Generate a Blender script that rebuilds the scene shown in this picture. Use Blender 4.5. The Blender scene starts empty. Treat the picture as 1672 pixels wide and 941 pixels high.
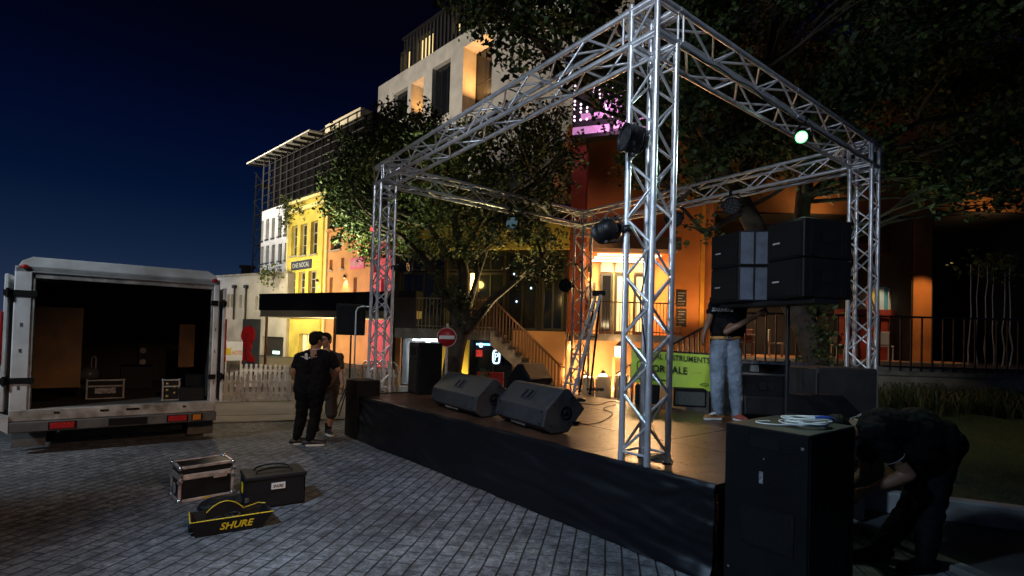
import bpy, math, random
from mathutils import Vector as V, Matrix as M, noise as NZ
R = math.radians
rnd = random.Random(7)
SC = bpy.context.scene
COL = SC.collection

# ------------------------------------------------------------------ camera geometry (from the calibration of the photograph)
PW, PH = 1672, 941
FPX, PITCH, ROLL, SHY, CH = 839.4, 0.0191, 0.0285, 61.17, 1.82
FW = V((0, math.cos(PITCH), math.sin(PITCH)))
U0 = V((0, -math.sin(PITCH), math.cos(PITCH)))
R0 = V((1, 0, 0))
RT = R0 * math.cos(ROLL) + U0 * math.sin(ROLL)
UP = U0 * math.cos(ROLL) - R0 * math.sin(ROLL)
CAM = V((0, 0, CH))

def ray(x, y):
    return FW + RT * ((x - PW / 2) / FPX) + UP * ((PH / 2 + SHY - y) / FPX)

def at(x, y, Y):
    d = ray(x, y)
    return CAM + d * (Y / d.y)

def gp(x, y, z=0.0):
    d = ray(x, y)
    return CAM + d * ((z - CH) / d.z)

# stage frame: s runs along the front edge (away to the left), t runs back from it
YAW = 0.6537
D1 = V((-math.sin(YAW), math.cos(YAW), 0))
D2 = V((math.cos(YAW), math.sin(YAW), 0))
def S(s, t, z=0.0):
    return D1 * s + D2 * t + V((0, 0, z))

# ------------------------------------------------------------------ objects
FR = {}     # object name -> matrix of the thing's frame

def tag(o, label=None, cat=None, group=None, kind=None):
    if label: o['label'] = label
    if cat: o['category'] = cat
    if group: o['group'] = group
    if kind: o['kind'] = kind
    return o

def thing(name, label, cat, loc=(0, 0, 0), rz=0.0, group=None):
    o = bpy.data.objects.new(name, None)
    o.empty_display_size = 0.1
    COL.objects.link(o)
    o.location = loc
    o.rotation_euler = (0, 0, rz)
    FR[o.name] = M.Translation(V(loc)) @ M.Rotation(rz, 4, 'Z')
    return tag(o, label, cat, group)

def dup(o, loc=None, rz=None, label=None, parent=None):
    c = o.copy()
    COL.objects.link(c)
    if parent is not None: c.parent = parent
    if loc is not None: c.location = loc
    if rz is not None: c.rotation_euler = (0, 0, rz)
    if label: c['label'] = label
    for ch in list(o.children):
        dup(ch, parent=c)
    return c

class MB:
    """collects shapes; build() links them as ONE mesh object"""
    def __init__(s):
        s.v = []; s.f = []; s.sm = []; s.mi = []; s.cm = 0
    def add(s, vs, fs, smooth=False):
        b = len(s.v)
        s.v += [V(p) for p in vs]
        s.f += [tuple(b + i for i in f) for f in fs]
        s.sm += [smooth] * len(fs)
        s.mi += [s.cm] * len(fs)
        return s
    def box(s, c, size, rot=None, bev=0.0):
        hx, hy, hz = size[0] / 2, size[1] / 2, size[2] / 2
        if rot is None: rm = M.Identity(3)
        elif isinstance(rot, (int, float)): rm = M.Rotation(rot, 3, 'Z')
        else: rm = rot
        c = V(c)
        b = min(bev, hx * .9, hy * .9, hz * .9)
        if b <= 0:
            vs = [c + rm @ V((x * hx, y * hy, z * hz)) for z in (-1, 1) for y in (-1, 1) for x in (-1, 1)]
            return s.add(vs, [(0, 2, 3, 1), (4, 5, 7, 6), (0, 1, 5, 4), (2, 6, 7, 3), (0, 4, 6, 2), (1, 3, 7, 5)])
        vs = []; ix = {}
        for z in (-1, 1):
            for y in (-1, 1):
                for x in (-1, 1):
                    for a in range(3):
                        h = [hx - b, hy - b, hz - b]; h[a] += b
                        ix[(x, y, z, a)] = len(vs)
                        vs.append(c + rm @ V((x * h[0], y * h[1], z * h[2])))
        fs = []
        sg = (-1, 1)
        for q in sg:
            fs.append([ix[(q, -1, -1, 0)], ix[(q, q, -q, 0)] if False else ix[(q, 1, -1, 0)], ix[(q, 1, 1, 0)], ix[(q, -1, 1, 0)]][::q])
            fs.append([ix[(-1, q, -1, 1)], ix[(-1, q, 1, 1)], ix[(1, q, 1, 1)], ix[(1, q, -1, 1)]][::q])
            fs.append([ix[(-1, -1, q, 2)], ix[(1, -1, q, 2)], ix[(1, 1, q, 2)], ix[(-1, 1, q, 2)]][::q])
        for y in sg:
            for z in sg:
                fs.append([ix[(-1, y, z, 1)], ix[(-1, y, z, 2)], ix[(1, y, z, 2)], ix[(1, y, z, 1)]][::-y * z])
        for x in sg:
            for z in sg:
                fs.append([ix[(x, -1, z, 0)], ix[(x, -1, z, 2)], ix[(x, 1, z, 2)], ix[(x, 1, z, 0)]][::x * z])
        for x in sg:
            for y in sg:
                fs.append([ix[(x, y, -1, 0)], ix[(x, y, -1, 1)], ix[(x, y, 1, 1)], ix[(x, y, 1, 0)]][::-x * y])
        for x in sg:
            for y in sg:
                for z in sg:
                    fs.append([ix[(x, y, z, 0)], ix[(x, y, z, 1)], ix[(x, y, z, 2)]][::x * y * z])
        return s.add(vs, fs)
    def bx(s, p0, p1, bev=0.0):
        p0, p1 = V(p0), V(p1)
        return s.box((p0 + p1) / 2, [abs(a) for a in (p1 - p0)], None, bev)
    def bar(s, a, b, w, h, up=(0, 0, 1), bev=0.0):
        """rectangular bar from a to b"""
        a, b = V(a), V(b); d = b - a; L = d.length
        if L < 1e-6: return s
        d.normalize(); up = V(up)
        x = d.cross(up)
        if x.length < 1e-4: x = d.cross(V((0, 1, 0)))
        x.normalize(); z = x.cross(d)
        rm = M((x, d, z)).transposed()
        return s.box((a + b) / 2, (w, L, h), rm, bev)
    def tube(s, path, r, n=8, caps=True, smooth=True):
        P = [V(p) for p in path]
        rs = r if isinstance(r, (list, tuple)) else [r] * len(P)
        t0 = (P[1] - P[0]).normalized()
        nrm = t0.orthogonal().normalized()
        vs = []; fs = []
        for i, p in enumerate(P):
            if i == 0: t = t0
            elif i == len(P) - 1: t = (P[i] - P[i - 1]).normalized()
            else: t = ((P[i + 1] - P[i]).normalized() + (P[i] - P[i - 1]).normalized())
            if t.length < 1e-6: t = t0
            t.normalize()
            nrm = (nrm - t * nrm.dot(t))
            if nrm.length < 1e-6: nrm = t.orthogonal()
            nrm.normalize(); bi = t.cross(nrm)
            for k in range(n):
                a = 2 * math.pi * k / n
                vs.append(p + (nrm * math.cos(a) + bi * math.sin(a)) * rs[i])
        for i in range(len(P) - 1):
            for k in range(n):
                a = i * n + k; b = i * n + (k + 1) % n
                fs.append((a, b, b + n, a + n))
        s.add(vs, fs, smooth)
        if caps:
            m = len(P) - 1
            s.add(vs[:n], [tuple(range(n))[::-1]])
            s.add(vs[m * n:], [tuple(range(n))])
        return s
    def cyl(s, a, b, r, r2=None, n=12, caps=True):
        return s.tube([a, b], [r, r if r2 is None else r2], n, caps)
    def lathe(s, prof, c=(0, 0, 0), n=20, axis=(0, 0, 1), smooth=True):
        ax = V(axis).normalized(); x = ax.orthogonal().normalized(); y = ax.cross(x); c = V(c)
        vs = []; fs = []
        for (r, z) in prof:
            for k in range(n):
                a = 2 * math.pi * k / n
                vs.append(c + ax * z + (x * math.cos(a) + y * math.sin(a)) * max(r, 1e-4))
        for i in range(len(prof) - 1):
            for k in range(n):
                a = i * n + k; b = i * n + (k + 1) % n
                fs.append((a, b, b + n, a + n))
        return s.add(vs, fs, smooth)
    def ell(s, c, r, rm=None, nu=16, nv=10):
        c = V(c); rm = rm or M.Identity(3)
        if isinstance(r, (int, float)): r = (r, r, r)
        vs = [c + rm @ V((0, 0, -r[2]))]; fs = []
        for j in range(1, nv):
            ph = -math.pi / 2 + math.pi * j / nv
            for k in range(nu):
                a = 2 * math.pi * k / nu
                vs.append(c + rm @ V((r[0] * math.cos(ph) * math.cos(a), r[1] * math.cos(ph) * math.sin(a), r[2] * math.sin(ph))))
        vs.append(c + rm @ V((0, 0, r[2])))
        L = len(vs) - 1
        for k in range(nu):
            fs.append((0, 1 + (k + 1) % nu, 1 + k))
            fs.append((L, L - nu + k, L - nu + (k + 1) % nu))
        for j in range(nv - 2):
            for k in range(nu):
                a = 1 + j * nu + k; b = 1 + j * nu + (k + 1) % nu
                fs.append((a, b, b + nu, a + nu))
        return s.add(vs, fs, True)
    def cap(s, a, b, r0, r1, n=14):
        """tapered capsule: closed shell"""
        a, b = V(a), V(b); d = b - a; L = d.length
        if L < 1e-5: return s.ell(a, r0)
        ax = d / L
        prof = []
        for j in range(0, 6):
            t = -math.pi / 2 + math.pi / 2 * j / 5
            prof.append((r0 * math.cos(t), r0 * math.sin(t)))
        for j in range(0, 6):
            t = math.pi / 2 * j / 5
            prof.append((r1 * math.cos(t), L + r1 * math.sin(t)))
        return s.lathe(prof, a, n, ax)
    def prism(s, poly, o, ux, uy, depth, n=None):
        """poly in 2-D (ux,uy axes from o), extruded by depth along ux x uy"""
        o, ux, uy = V(o), V(ux), V(uy)
        nn = V(n) if n is not None else ux.cross(uy).normalized()
        k = len(poly)
        f0 = [o + ux * p[0] + uy * p[1] for p in poly]
        f1 = [p + nn * depth for p in f0]
        fs = [tuple(range(k))[::-1], tuple(range(k, 2 * k))]
        fs += [(i, (i + 1) % k, (i + 1) % k + k, i + k) for i in range(k)]
        return s.add(f0 + f1, fs)
    def quad(s, a, b, c, d):
        return s.add([a, b, c, d], [(0, 1, 2, 3)])
    def build(s, name, mat, parent=None, world=False, mesh=None):
        me = mesh or bpy.data.meshes.new(name)
        vs = s.v
        if world and parent is not None:
            inv = frame(parent).inverted()
            vs = [inv @ p for p in vs]
        me.from_pydata([tuple(p) for p in vs], [], s.f)
        me.polygons.foreach_set('use_smooth', s.sm)
        mats = mat if isinstance(mat, (list, tuple)) else [mat]
        for m in mats: me.materials.append(m)
        if len(mats) > 1: me.polygons.foreach_set('material_index', s.mi)
        me.update()
        o = bpy.data.objects.new(name, me)
        COL.objects.link(o)
        if parent is not None: o.parent = parent
        FR[o.name] = frame(parent) if parent is not None else M.Identity(4)
        return o

def frame(o):
    return FR[o.name]

def lone(mb, name, mat, label, cat, base, group=None):
    """a thing that is one mesh given in world coordinates: origin moved to its base"""
    b = V(base)
    for i, p in enumerate(mb.v): mb.v[i] = p - b
    o = mb.build(name, mat)
    o.location = b
    FR[o.name] = M.Translation(b)
    return tag(o, label, cat, group)

def blob(mb, name, mat, parent, voxel=0.012, smooth=4, wrinkle=0.0, wsize=0.12, world=True):
    """fuses the collected closed shells into one continuous surface"""
    o = mb.build('tmp', mat, None)
    m = o.modifiers.new('r', 'REMESH'); m.mode = 'VOXEL'; m.voxel_size = voxel; m.use_smooth_shade = True
    m = o.modifiers.new('s', 'SMOOTH'); m.factor = .5; m.iterations = smooth
    if wrinkle:
        tx = bpy.data.textures.new('w', 'CLOUDS'); tx.noise_scale = wsize; tx.noise_depth = 2
        m = o.modifiers.new('d', 'DISPLACE'); m.texture = tx; m.strength = wrinkle; m.mid_level = .5; m.texture_coords = 'GLOBAL'
    dg = bpy.context.evaluated_depsgraph_get()
    me = bpy.data.meshes.new_from_object(o.evaluated_get(dg))
    old = o.data
    bpy.data.objects.remove(o); bpy.data.meshes.remove(old)
    me.name = name
    if world and parent is not None:
        me.transform(frame(parent).inverted())
    for p in me.polygons: p.use_smooth = True
    if not me.materials: me.materials.append(mat)
    q = bpy.data.objects.new(name, me)
    COL.objects.link(q)
    if parent is not None: q.parent = parent
    FR[q.name] = frame(parent) if parent is not None else M.Identity(4)
    return q

def lettering(txt, c, rt, up, height, mat, parent, width=None, shear=0.0, name='lettering', bold=0.0, depth=0.002, world=True):
    cu = bpy.data.curves.new('txt', 'FONT')
    cu.body = txt; cu.size = 1; cu.align_x = 'CENTER'; cu.align_y = 'CENTER'
    cu.extrude = 0.5; cu.shear = shear; cu.offset = bold; cu.resolution_u = 3
    o = bpy.data.objects.new('txt', cu); COL.objects.link(o)
    dg = bpy.context.evaluated_depsgraph_get()
    me = bpy.data.meshes.new_from_object(o.evaluated_get(dg))
    bpy.data.objects.remove(o); bpy.data.curves.remove(cu)
    xs = [v.co.x for v in me.vertices]; ys = [v.co.y for v in me.vertices]
    w0, h0 = max(xs) - min(xs), max(ys) - min(ys)
    cx, cy = (max(xs) + min(xs)) / 2, (max(ys) + min(ys)) / 2
    sy = height / h0; sx = width / w0 if width else sy
    rt, up = V(rt).normalized(), V(up).normalized(); nn = rt.cross(up).normalized()
    c = V(c)
    inv = frame(parent).inverted() if (world and parent is not None) else M.Identity(4)
    for v in me.vertices:
        p = v.co
        v.co = inv @ (c + rt * ((p.x - cx) * sx) + up * ((p.y - cy) * sy) + nn * (p.z * depth * 2))
    me.materials.clear(); me.materials.append(mat); me.name = name
    q = bpy.data.objects.new(name, me); COL.objects.link(q); q.parent = parent
    FR[q.name] = frame(parent)
    return q

# ------------------------------------------------------------------ materials
def mat(name, col, rough=.6, metal=0.0, var=.25, vs=3.0, bump=.0, bs=40.0, emit=None, es=0.0, spec=None, alpha=None, dirt=None, trans=0.0):
    m = bpy.data.materials.new(name); m.use_nodes = True
    nt = m.node_tree; N = nt.nodes; L = nt.links
    b = N['Principled BSDF']
    b.inputs['Roughness'].default_value = rough
    b.inputs['Metallic'].default_value = metal
    if spec is not None: b.inputs['Specular IOR Level'].default_value = spec
    if trans: b.inputs['Transmission Weight'].default_value = trans
    tc = N.new('ShaderNodeTexCoord')
    if var > 0:
        nz = N.new('ShaderNodeTexNoise'); nz.inputs['Scale'].default_value = vs; nz.inputs['Detail'].default_value = 6
        L.new(tc.outputs['Object'], nz.inputs['Vector'])
        cr = N.new('ShaderNodeValToRGB')
        d = dirt or tuple(c * (1 - var) for c in col)
        cr.color_ramp.elements[0].position = .3; cr.color_ramp.elements[1].position = .7
        cr.color_ramp.elements[0].color = (*d, 1)
        cr.color_ramp.elements[1].color = (*[min(1, c * (1 + var * .6)) for c in col], 1)
        L.new(nz.outputs['Fac'], cr.inputs['Fac']); L.new(cr.outputs['Color'], b.inputs['Base Color'])
        mr = N.new('ShaderNodeMapRange'); mr.inputs['To Min'].default_value = max(.03, rough - .12); mr.inputs['To Max'].default_value = min(1, rough + .12)
        L.new(nz.outputs['Fac'], mr.inputs['Value']); L.new(mr.outputs['Result'], b.inputs['Roughness'])
    else:
        b.inputs['Base Color'].default_value = (*col, 1)
    if bump > 0:
        n2 = N.new('ShaderNodeTexNoise'); n2.inputs['Scale'].default_value = bs; n2.inputs['Detail'].default_value = 4
        L.new(tc.outputs['Object'], n2.inputs['Vector'])
        bp = N.new('ShaderNodeBump'); bp.inputs['Strength'].default_value = bump; bp.inputs['Distance'].default_value = .01
        L.new(n2.outputs['Fac'], bp.inputs['Height']); L.new(bp.outputs['Normal'], b.inputs['Normal'])
    if emit is not None:
        b.inputs['Emission Color'].default_value = (*emit, 1)
        b.inputs['Emission Strength'].default_value = es
    return m
# ------------------------------------------------------------------ camera
cd = bpy.data.cameras.new('camera'); cam = bpy.data.objects.new('camera', cd); COL.objects.link(cam)
cd.sensor_fit = 'HORIZONTAL'; cd.sensor_width = 36; cd.lens = FPX / PW * 36
cd.shift_y = SHY / PW; cd.clip_start = .05; cd.clip_end = 2000
cam.matrix_world = M.Translation(CAM) @ M((RT, UP, -FW)).transposed().to_4x4()
SC.camera = cam
SC.view_settings.view_transform = 'Standard'; SC.view_settings.look = 'None'
SC.view_settings.exposure = 0; SC.view_settings.gamma = 1; SC.view_settings.use_curve_mapping = False
SC.render.engine = 'CYCLES'
SC.cycles.use_denoising = True
SC.cycles.max_bounces = 6; SC.cycles.transparent_max_bounces = 8
SC.cycles.sample_clamp_indirect = 4
try: SC.cycles.use_light_tree = True
except Exception: pass

# ------------------------------------------------------------------ night sky
w = bpy.data.worlds.new('World'); SC.world = w; w.use_nodes = True
nt = w.node_tree; N = nt.nodes; L = nt.links
bg = N['Background']
tc = N.new('ShaderNodeTexCoord'); sep = N.new('ShaderNodeSeparateXYZ')
L.new(tc.outputs['Generated'], sep.inputs[0])
cr = N.new('ShaderNodeValToRGB')
e = cr.color_ramp.elements
e[0].position = 0.0; e[0].color = (.024, .034, .066, 1)
e[1].position = 1.0; e[1].color = (.0006, .0008, .0025, 1)
for p, c in ((.06, (.0135, .0245, .058)), (.125, (.0055, .0155, .045)), (.22, (.0010, .0062, .028)), (.31, (.0006, .0031, .0195)), (.40, (.0005, .0014, .0095)), (.48, (.0005, .0008, .0045)), (.6, (.0005, .0008, .0035))):
    q = e.new(p); q.color = (*c, 1)
L.new(sep.outputs['Z'], cr.inputs['Fac'])
sky = N.new('ShaderNodeTexSky'); sky.sky_type = 'NISHITA'; sky.sun_disc = False
sky.sun_elevation = R(-6); sky.sun_rotation = R(-60); sky.air_density = 1; sky.dust_density = 1
mul = N.new('ShaderNodeMix'); mul.data_type = 'RGBA'; mul.blend_type = 'ADD'; mul.inputs['Factor'].default_value = .001
L.new(cr.outputs['Color'], mul.inputs[6]); L.new(sky.outputs['Color'], mul.inputs[7])
# a few stars
vo = N.new('ShaderNodeTexVoronoi'); vo.inputs['Scale'].default_value = 55
L.new(tc.outputs['Generated'], vo.inputs['Vector'])
lt = N.new('ShaderNodeMath'); lt.operation = 'LESS_THAN'; lt.inputs[1].default_value = .012
L.new(vo.outputs['Distance'], lt.inputs[0])
ml = N.new('ShaderNodeMath'); ml.operation = 'MULTIPLY'; ml.inputs[1].default_value = .05
L.new(lt.outputs[0], ml.inputs[0])
ad = N.new('ShaderNodeMix'); ad.data_type = 'RGBA'; ad.blend_type = 'ADD'; ad.inputs['Factor'].default_value = 1
L.new(mul.outputs[2], ad.inputs[6]); L.new(ml.outputs[0], ad.inputs[7])
L.new(ad.outputs[2], bg.inputs['Color']); bg.inputs['Strength'].default_value = 1.0

# ------------------------------------------------------------------ lights
def lamp(kind, loc, energy, col, size=.1, target=None, spot=None, blend=.5, name='lamp_or_fill_light'):  # default name covers real lamps and added fill lights alike
    l = bpy.data.lights.new(name, kind); l.energy = energy; l.color = col
    if kind == 'AREA': l.shape = 'DISK'; l.size = size
    elif kind == 'SUN': l.angle = size
    else: l.shadow_soft_size = size
    if kind == 'SPOT': l.spot_size = R(spot or 60); l.spot_blend = blend
    o = bpy.data.objects.new(name, l); COL.objects.link(o); o.location = loc
    if target is not None:
        d = V(target) - V(loc)
        o.rotation_euler = d.to_track_quat('-Z', 'Y').to_euler()
    return o

COOL = (.62, .78, 1.0); WARM = (1.0, .56, .24); WARMW = (1.0, .74, .45)
# weak cool fill added from behind the camera
lamp('SUN', (0, 0, 30), .012, (.7, .8, 1), R(12), target=(5, 14, 0), name='added_fill_light')
# spots added for the foreground light; the first is the street lamp behind left
lamp('SPOT', (-4.2, .3, 6.8), 2200, (.50, .72, 1.0), .30, target=(-.2, 4.8, .3), spot=56, blend=.95, name='added_spot_light')
lamp('SPOT', (-1.2, -2.4, 7.2), 1500, (.78, .88, 1.0), .35, target=(3.3, 7.4, 2.5), spot=30, blend=.8, name='added_spot_light')  # added for the man in jeans and the speaker array
lamp('SPOT', (3.4, -2.6, 5.6), 1500, (1, .62, .38), .3, target=(-2.4, 5.4, .2), spot=36, blend=.8, name='added_spot_light')
lamp('SPOT', (-8.2, 3.2, 5.2), 800, (.78, .90, 1.0), .25, target=(-6.4, 7.0, 1.7), spot=60, blend=.8, name='added_spot_light')  # added to brighten the truck's rear
lamp('SPOT', (-7.4, 13.6, 5.2), 420, (1, .80, .56), .25, target=(-5.6, 11.2, 0), spot=95, blend=.9, name='added_spot_light')  # added to light the lane and fence
lamp('SPOT', (-5.6, 2.2, 3.2), 760, (.74, .86, 1.0), .4, target=(.3, 5.4, 4.3), spot=58, blend=.9, name='added_spot_light')  # wash added for the front truss leg and beam
lamp('SPOT', (-.9, 2.6, 6.6), 520, (.92, .95, 1.0), .3, target=(-2.1, 9.6, 3.0), spot=44, blend=.9, name='added_spot_light')  # wash added for the left truss leg
lamp('SPOT', at(412, 470, 12.4), 260, (1, .86, .66), .2, target=at(400, 565, 16.0), spot=60, blend=.9, name='added_spot_light')  # added to light the ribbon board
lamp('SPOT', (9.5, 4.0, 6.2), 330, (1, .86, .5), .3, target=(8.4, 8.8, .2), spot=52, blend=.9, name='added_spot_light')  # added to lift the lawn and kerb

# ------------------------------------------------------------------ ground
def paving_material():
    m = bpy.data.materials.new('clay_pavers'); m.use_nodes = True
    nt = m.node_tree; N = nt.nodes; L = nt.links; b = N['Principled BSDF']
    tc = N.new('ShaderNodeTexCoord'); mp = N.new('ShaderNodeMapping')
    mp.inputs['Rotation'].default_value = (0, 0, -math.atan2(1, .19))
    L.new(tc.outputs['Object'], mp.inputs['Vector'])
    # slightly wavy courses
    wz = N.new('ShaderNodeTexNoise'); wz.inputs['Scale'].default_value = 2.2; wz.inputs['Detail'].default_value = 3
    L.new(mp.outputs['Vector'], wz.inputs['Vector'])
    vm = N.new('ShaderNodeVectorMath'); vm.operation = 'SCALE'; vm.inputs['Scale'].default_value = .022
    L.new(wz.outputs['Color'], vm.inputs[0])
    va = N.new('ShaderNodeVectorMath'); va.operation = 'ADD'
    L.new(mp.outputs['Vector'], va.inputs[0]); L.new(vm.outputs[0], va.inputs[1])
    br = N.new('ShaderNodeTexBrick'); br.offset = .5
    br.inputs['Scale'].default_value = 1; br.inputs['Brick Width'].default_value = .215; br.inputs['Row Height'].default_value = .135
    br.inputs['Mortar Size'].default_value = .0075; br.inputs['Mortar Smooth'].default_value = .35; br.inputs['Bias'].default_value = 0
    br.inputs['Color1'].default_value = (.150, .156, .168, 1); br.inputs['Color2'].default_value = (.182, .186, .196, 1)
    br.inputs['Mortar'].default_value = (.050, .051, .055, 1)
    L.new(va.outputs[0], br.inputs['Vector'])
    n1 = N.new('ShaderNodeTexNoise'); n1.inputs['Scale'].default_value = 28; n1.inputs['Detail'].default_value = 8; n1.inputs['Roughness'].default_value = .7
    n2 = N.new('ShaderNodeTexNoise'); n2.inputs['Scale'].default_value = .9; n2.inputs['Detail'].default_value = 5
    n3 = N.new('ShaderNodeTexNoise'); n3.inputs['Scale'].default_value = 9; n3.inputs['Detail'].default_value = 5
    for n in (n1, n2, n3): L.new(tc.outputs['Object'], n.inputs['Vector'])
    def ramp(src, a, b_, p0=.3, p1=.7):
        r = N.new('ShaderNodeValToRGB'); r.color_ramp.elements[0].position = p0; r.color_ramp.elements[1].position = p1
        r.color_ramp.elements[0].color = (a, a, a, 1); r.color_ramp.elements[1].color = (b_, b_, b_, 1)
        L.new(src, r.inputs['Fac']); return r.outputs['Color']
    def mulc(a, c):
        x = N.new('ShaderNodeMix'); x.data_type = 'RGBA'; x.blend_type = 'MULTIPLY'; x.inputs['Factor'].default_value = 1
        L.new(a, x.inputs[6]); L.new(c, x.inputs[7]); return x.outputs[2]
    sx = N.new('ShaderNodeSeparateXYZ'); L.new(va.outputs[0], sx.inputs[0])
    dv = N.new('ShaderNodeMath'); dv.operation = 'DIVIDE'; dv.inputs[1].default_value = .135; L.new(sx.outputs['Y'], dv.inputs[0])
    pp = N.new('ShaderNodeMath'); pp.operation = 'PINGPONG'; pp.inputs[1].default_value = .5; L.new(dv.outputs[0], pp.inputs[0])
    row = N.new('ShaderNodeMapRange'); row.inputs['From Min'].default_value = .03; row.inputs['From Max'].default_value = .075; row.inputs['To Min'].default_value = .26; row.inputs['To Max'].default_value = 1
    L.new(pp.outputs[0], row.inputs['Value'])
    c = mulc(br.outputs['Color'], ramp(n1.outputs['Fac'], .30, 1.6, .3, .72)); c = mulc(c, row.outputs['Result'])
    c = mulc(c, ramp(n2.outputs['Fac'], .42, 1.3)); c = mulc(c, ramp(n3.outputs['Fac'], .5, 1.2, .35, .65))
    L.new(c, b.inputs['Base Color'])
    rr = N.new('ShaderNodeMapRange'); rr.inputs['To Min'].default_value = .62; rr.inputs['To Max'].default_value = .95
    L.new(n1.outputs['Fac'], rr.inputs['Value']); L.new(rr.outputs['Result'], b.inputs['Roughness'])
    hs = N.new('ShaderNodeMath'); hs.operation = 'MULTIPLY_ADD'; hs.inputs[1].default_value = .35
    inv = N.new('ShaderNodeMath'); inv.operation = 'SUBTRACT'; inv.inputs[0].default_value = 1
    mxm = N.new('ShaderNodeMath'); mxm.operation = 'MULTIPLY_ADD'; mxm.inputs[1].default_value = .45; inr = N.new('ShaderNodeMath'); inr.operation = 'SUBTRACT'; inr.inputs[0].default_value = 1; L.new(row.outputs['Result'], inr.inputs[1]); L.new(br.outputs['Fac'], mxm.inputs[0]); L.new(inr.outputs[0], mxm.inputs[2]); L.new(mxm.outputs[0], inv.inputs[1]); L.new(n1.outputs['Fac'], hs.inputs[0]); L.new(inv.outputs[0], hs.inputs[2])
    bp = N.new('ShaderNodeBump'); bp.inputs['Strength'].default_value = .75; bp.inputs['Distance'].default_value = .010
    L.new(hs.outputs[0], bp.inputs['Height']); L.new(bp.outputs['Normal'], b.inputs['Normal'])
    return m

ASPH = mat('asphalt', (.05, .05, .052), .8, var=.4, vs=2, bump=.5, bs=70)
CONC = mat('concrete', (.30, .29, .27), .8, var=.45, vs=3.5, bump=.4, bs=30)
CONCD = mat('weathered_concrete', (.20, .19, .17), .85, var=.6, vs=3, bump=.5, bs=22)
LANE = mat('lane_concrete', (.20, .19, .18), .7, var=.35, vs=1.2, bump=.4, bs=26)
PAVE = paving_material()

g = MB(); g.quad((-400, -60, 0), (400, -60, 0), (400, 600, 0), (-400, 600, 0))
tag(g.build('ground', ASPH), kind='structure')

def sheet(name, pts, z, m):
    mb = MB(); mb.add([(p[0], p[1], z) for p in pts], [tuple(range(len(pts)))])
    return tag(mb.build(name, m), kind='structure')

k0, k1 = V((-5.65, 9.69, 0)), V((-4.25, 10.2, 0)); kd = (k1 - k0).normalized()
kn = V((-kd.y, kd.x, 0))
kL, kR = k0 - kd * 30, k0 + kd * 22
rk = V((5.24, 5.24, 0)); rkd = V((-.92, .39, 0)).normalized()     # lawn kerb line, runs to the left
e0 = gp(1500, 905); e1 = gp(1665, 975); ed = (e1 - e0).normalized()
sheet('paving', [(-34, -12), e1 + ed * 9, e0, e0 - ed * 1.4, kR + V((0, 0, 0)), kL], .004, PAVE)
sheet('lane', [kL, kR, kR + kn * 9, kL + kn * 9], .008, LANE)
# raised edging between pavers and lane
mb = MB(); mb.bar(kL + V((0, 0, .01)), kR + V((0, 0, .01)), .09, .04, bev=.006)
mb.bar(kL + kn * .9 + V((0, 0, .0)), kR + kn * .9 + V((0, 0, .0)), .05, .03, bev=.004)
tag(mb.build('kerb_edging', CONCD), kind='structure')
# right: concrete strip, dark gutter, kerb
mb = MB(); mb.bar(e0 - ed * 1.3 + V((0, 0, .02)), e1 + ed * 7 + V((0, 0, .02)), .16, .06, bev=.01)
tag(mb.build('gutter_edging', CONCD), kind='structure')
mb = MB(); a0 = rk + rkd * 2.2; a1 = rk - rkd * 8
mb.bar(a0 + V((0, 0, .11)), a1 + V((0, 0, .11)), .16, .24, bev=.02)
tag(mb.build('kerb', CONC), kind='structure')
# lawn behind the kerb
GRS = mat('lawn_soil', (.030, .045, .012), .95, var=.5, vs=8, bump=.6, bs=60)
lk = V((.39, .92, 0)).normalized()
LA = [rk + rkd * 2.2 + lk * .08, rk - rkd * 8 + lk * .08, rk - rkd * 8 + lk * 7.6, rk + rkd * 2.2 + lk * 7.6]
mb = MB(); nx, ny = 24, 16
def lawn_pt(u, v):
    p = (LA[0] * (1 - u) + LA[1] * u) * (1 - v) + (LA[3] * (1 - u) + LA[2] * u) * v
    return V((p.x, p.y, .2 + .28 * v + .03 * NZ.noise(p * .9)))
vs = [lawn_pt(i / nx, j / ny) for j in range(ny + 1) for i in range(nx + 1)]
fs = [(j * (nx + 1) + i, j * (nx + 1) + i + 1, (j + 1) * (nx + 1) + i + 1, (j + 1) * (nx + 1) + i) for j in range(ny) for i in range(nx)]
mb.add(vs, fs, True); tag(mb.build('lawn', GRS), kind='structure')
GRB = mat('grass_blades', (.06, .085, .022), .7, var=.4, vs=2)
mb = MB()
for i in range(11000):
    u, v = rnd.random(), rnd.random() ** 1.3
    p = lawn_pt(u, v)
    if p.y > 13.2: continue
    h = rnd.uniform(.03, .075); a = rnd.uniform(0, 6.28); wv = V((math.cos(a), math.sin(a), 0)) * .004
    tp = p + V((rnd.gauss(0, .02), rnd.gauss(0, .02), h))
    mb.add([p - wv, p + wv, tp], [(0, 1, 2)])
tag(mb.build('grass', GRB), kind='stuff', label='short mown grass of the lawn behind the concrete kerb', cat='grass')
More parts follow.
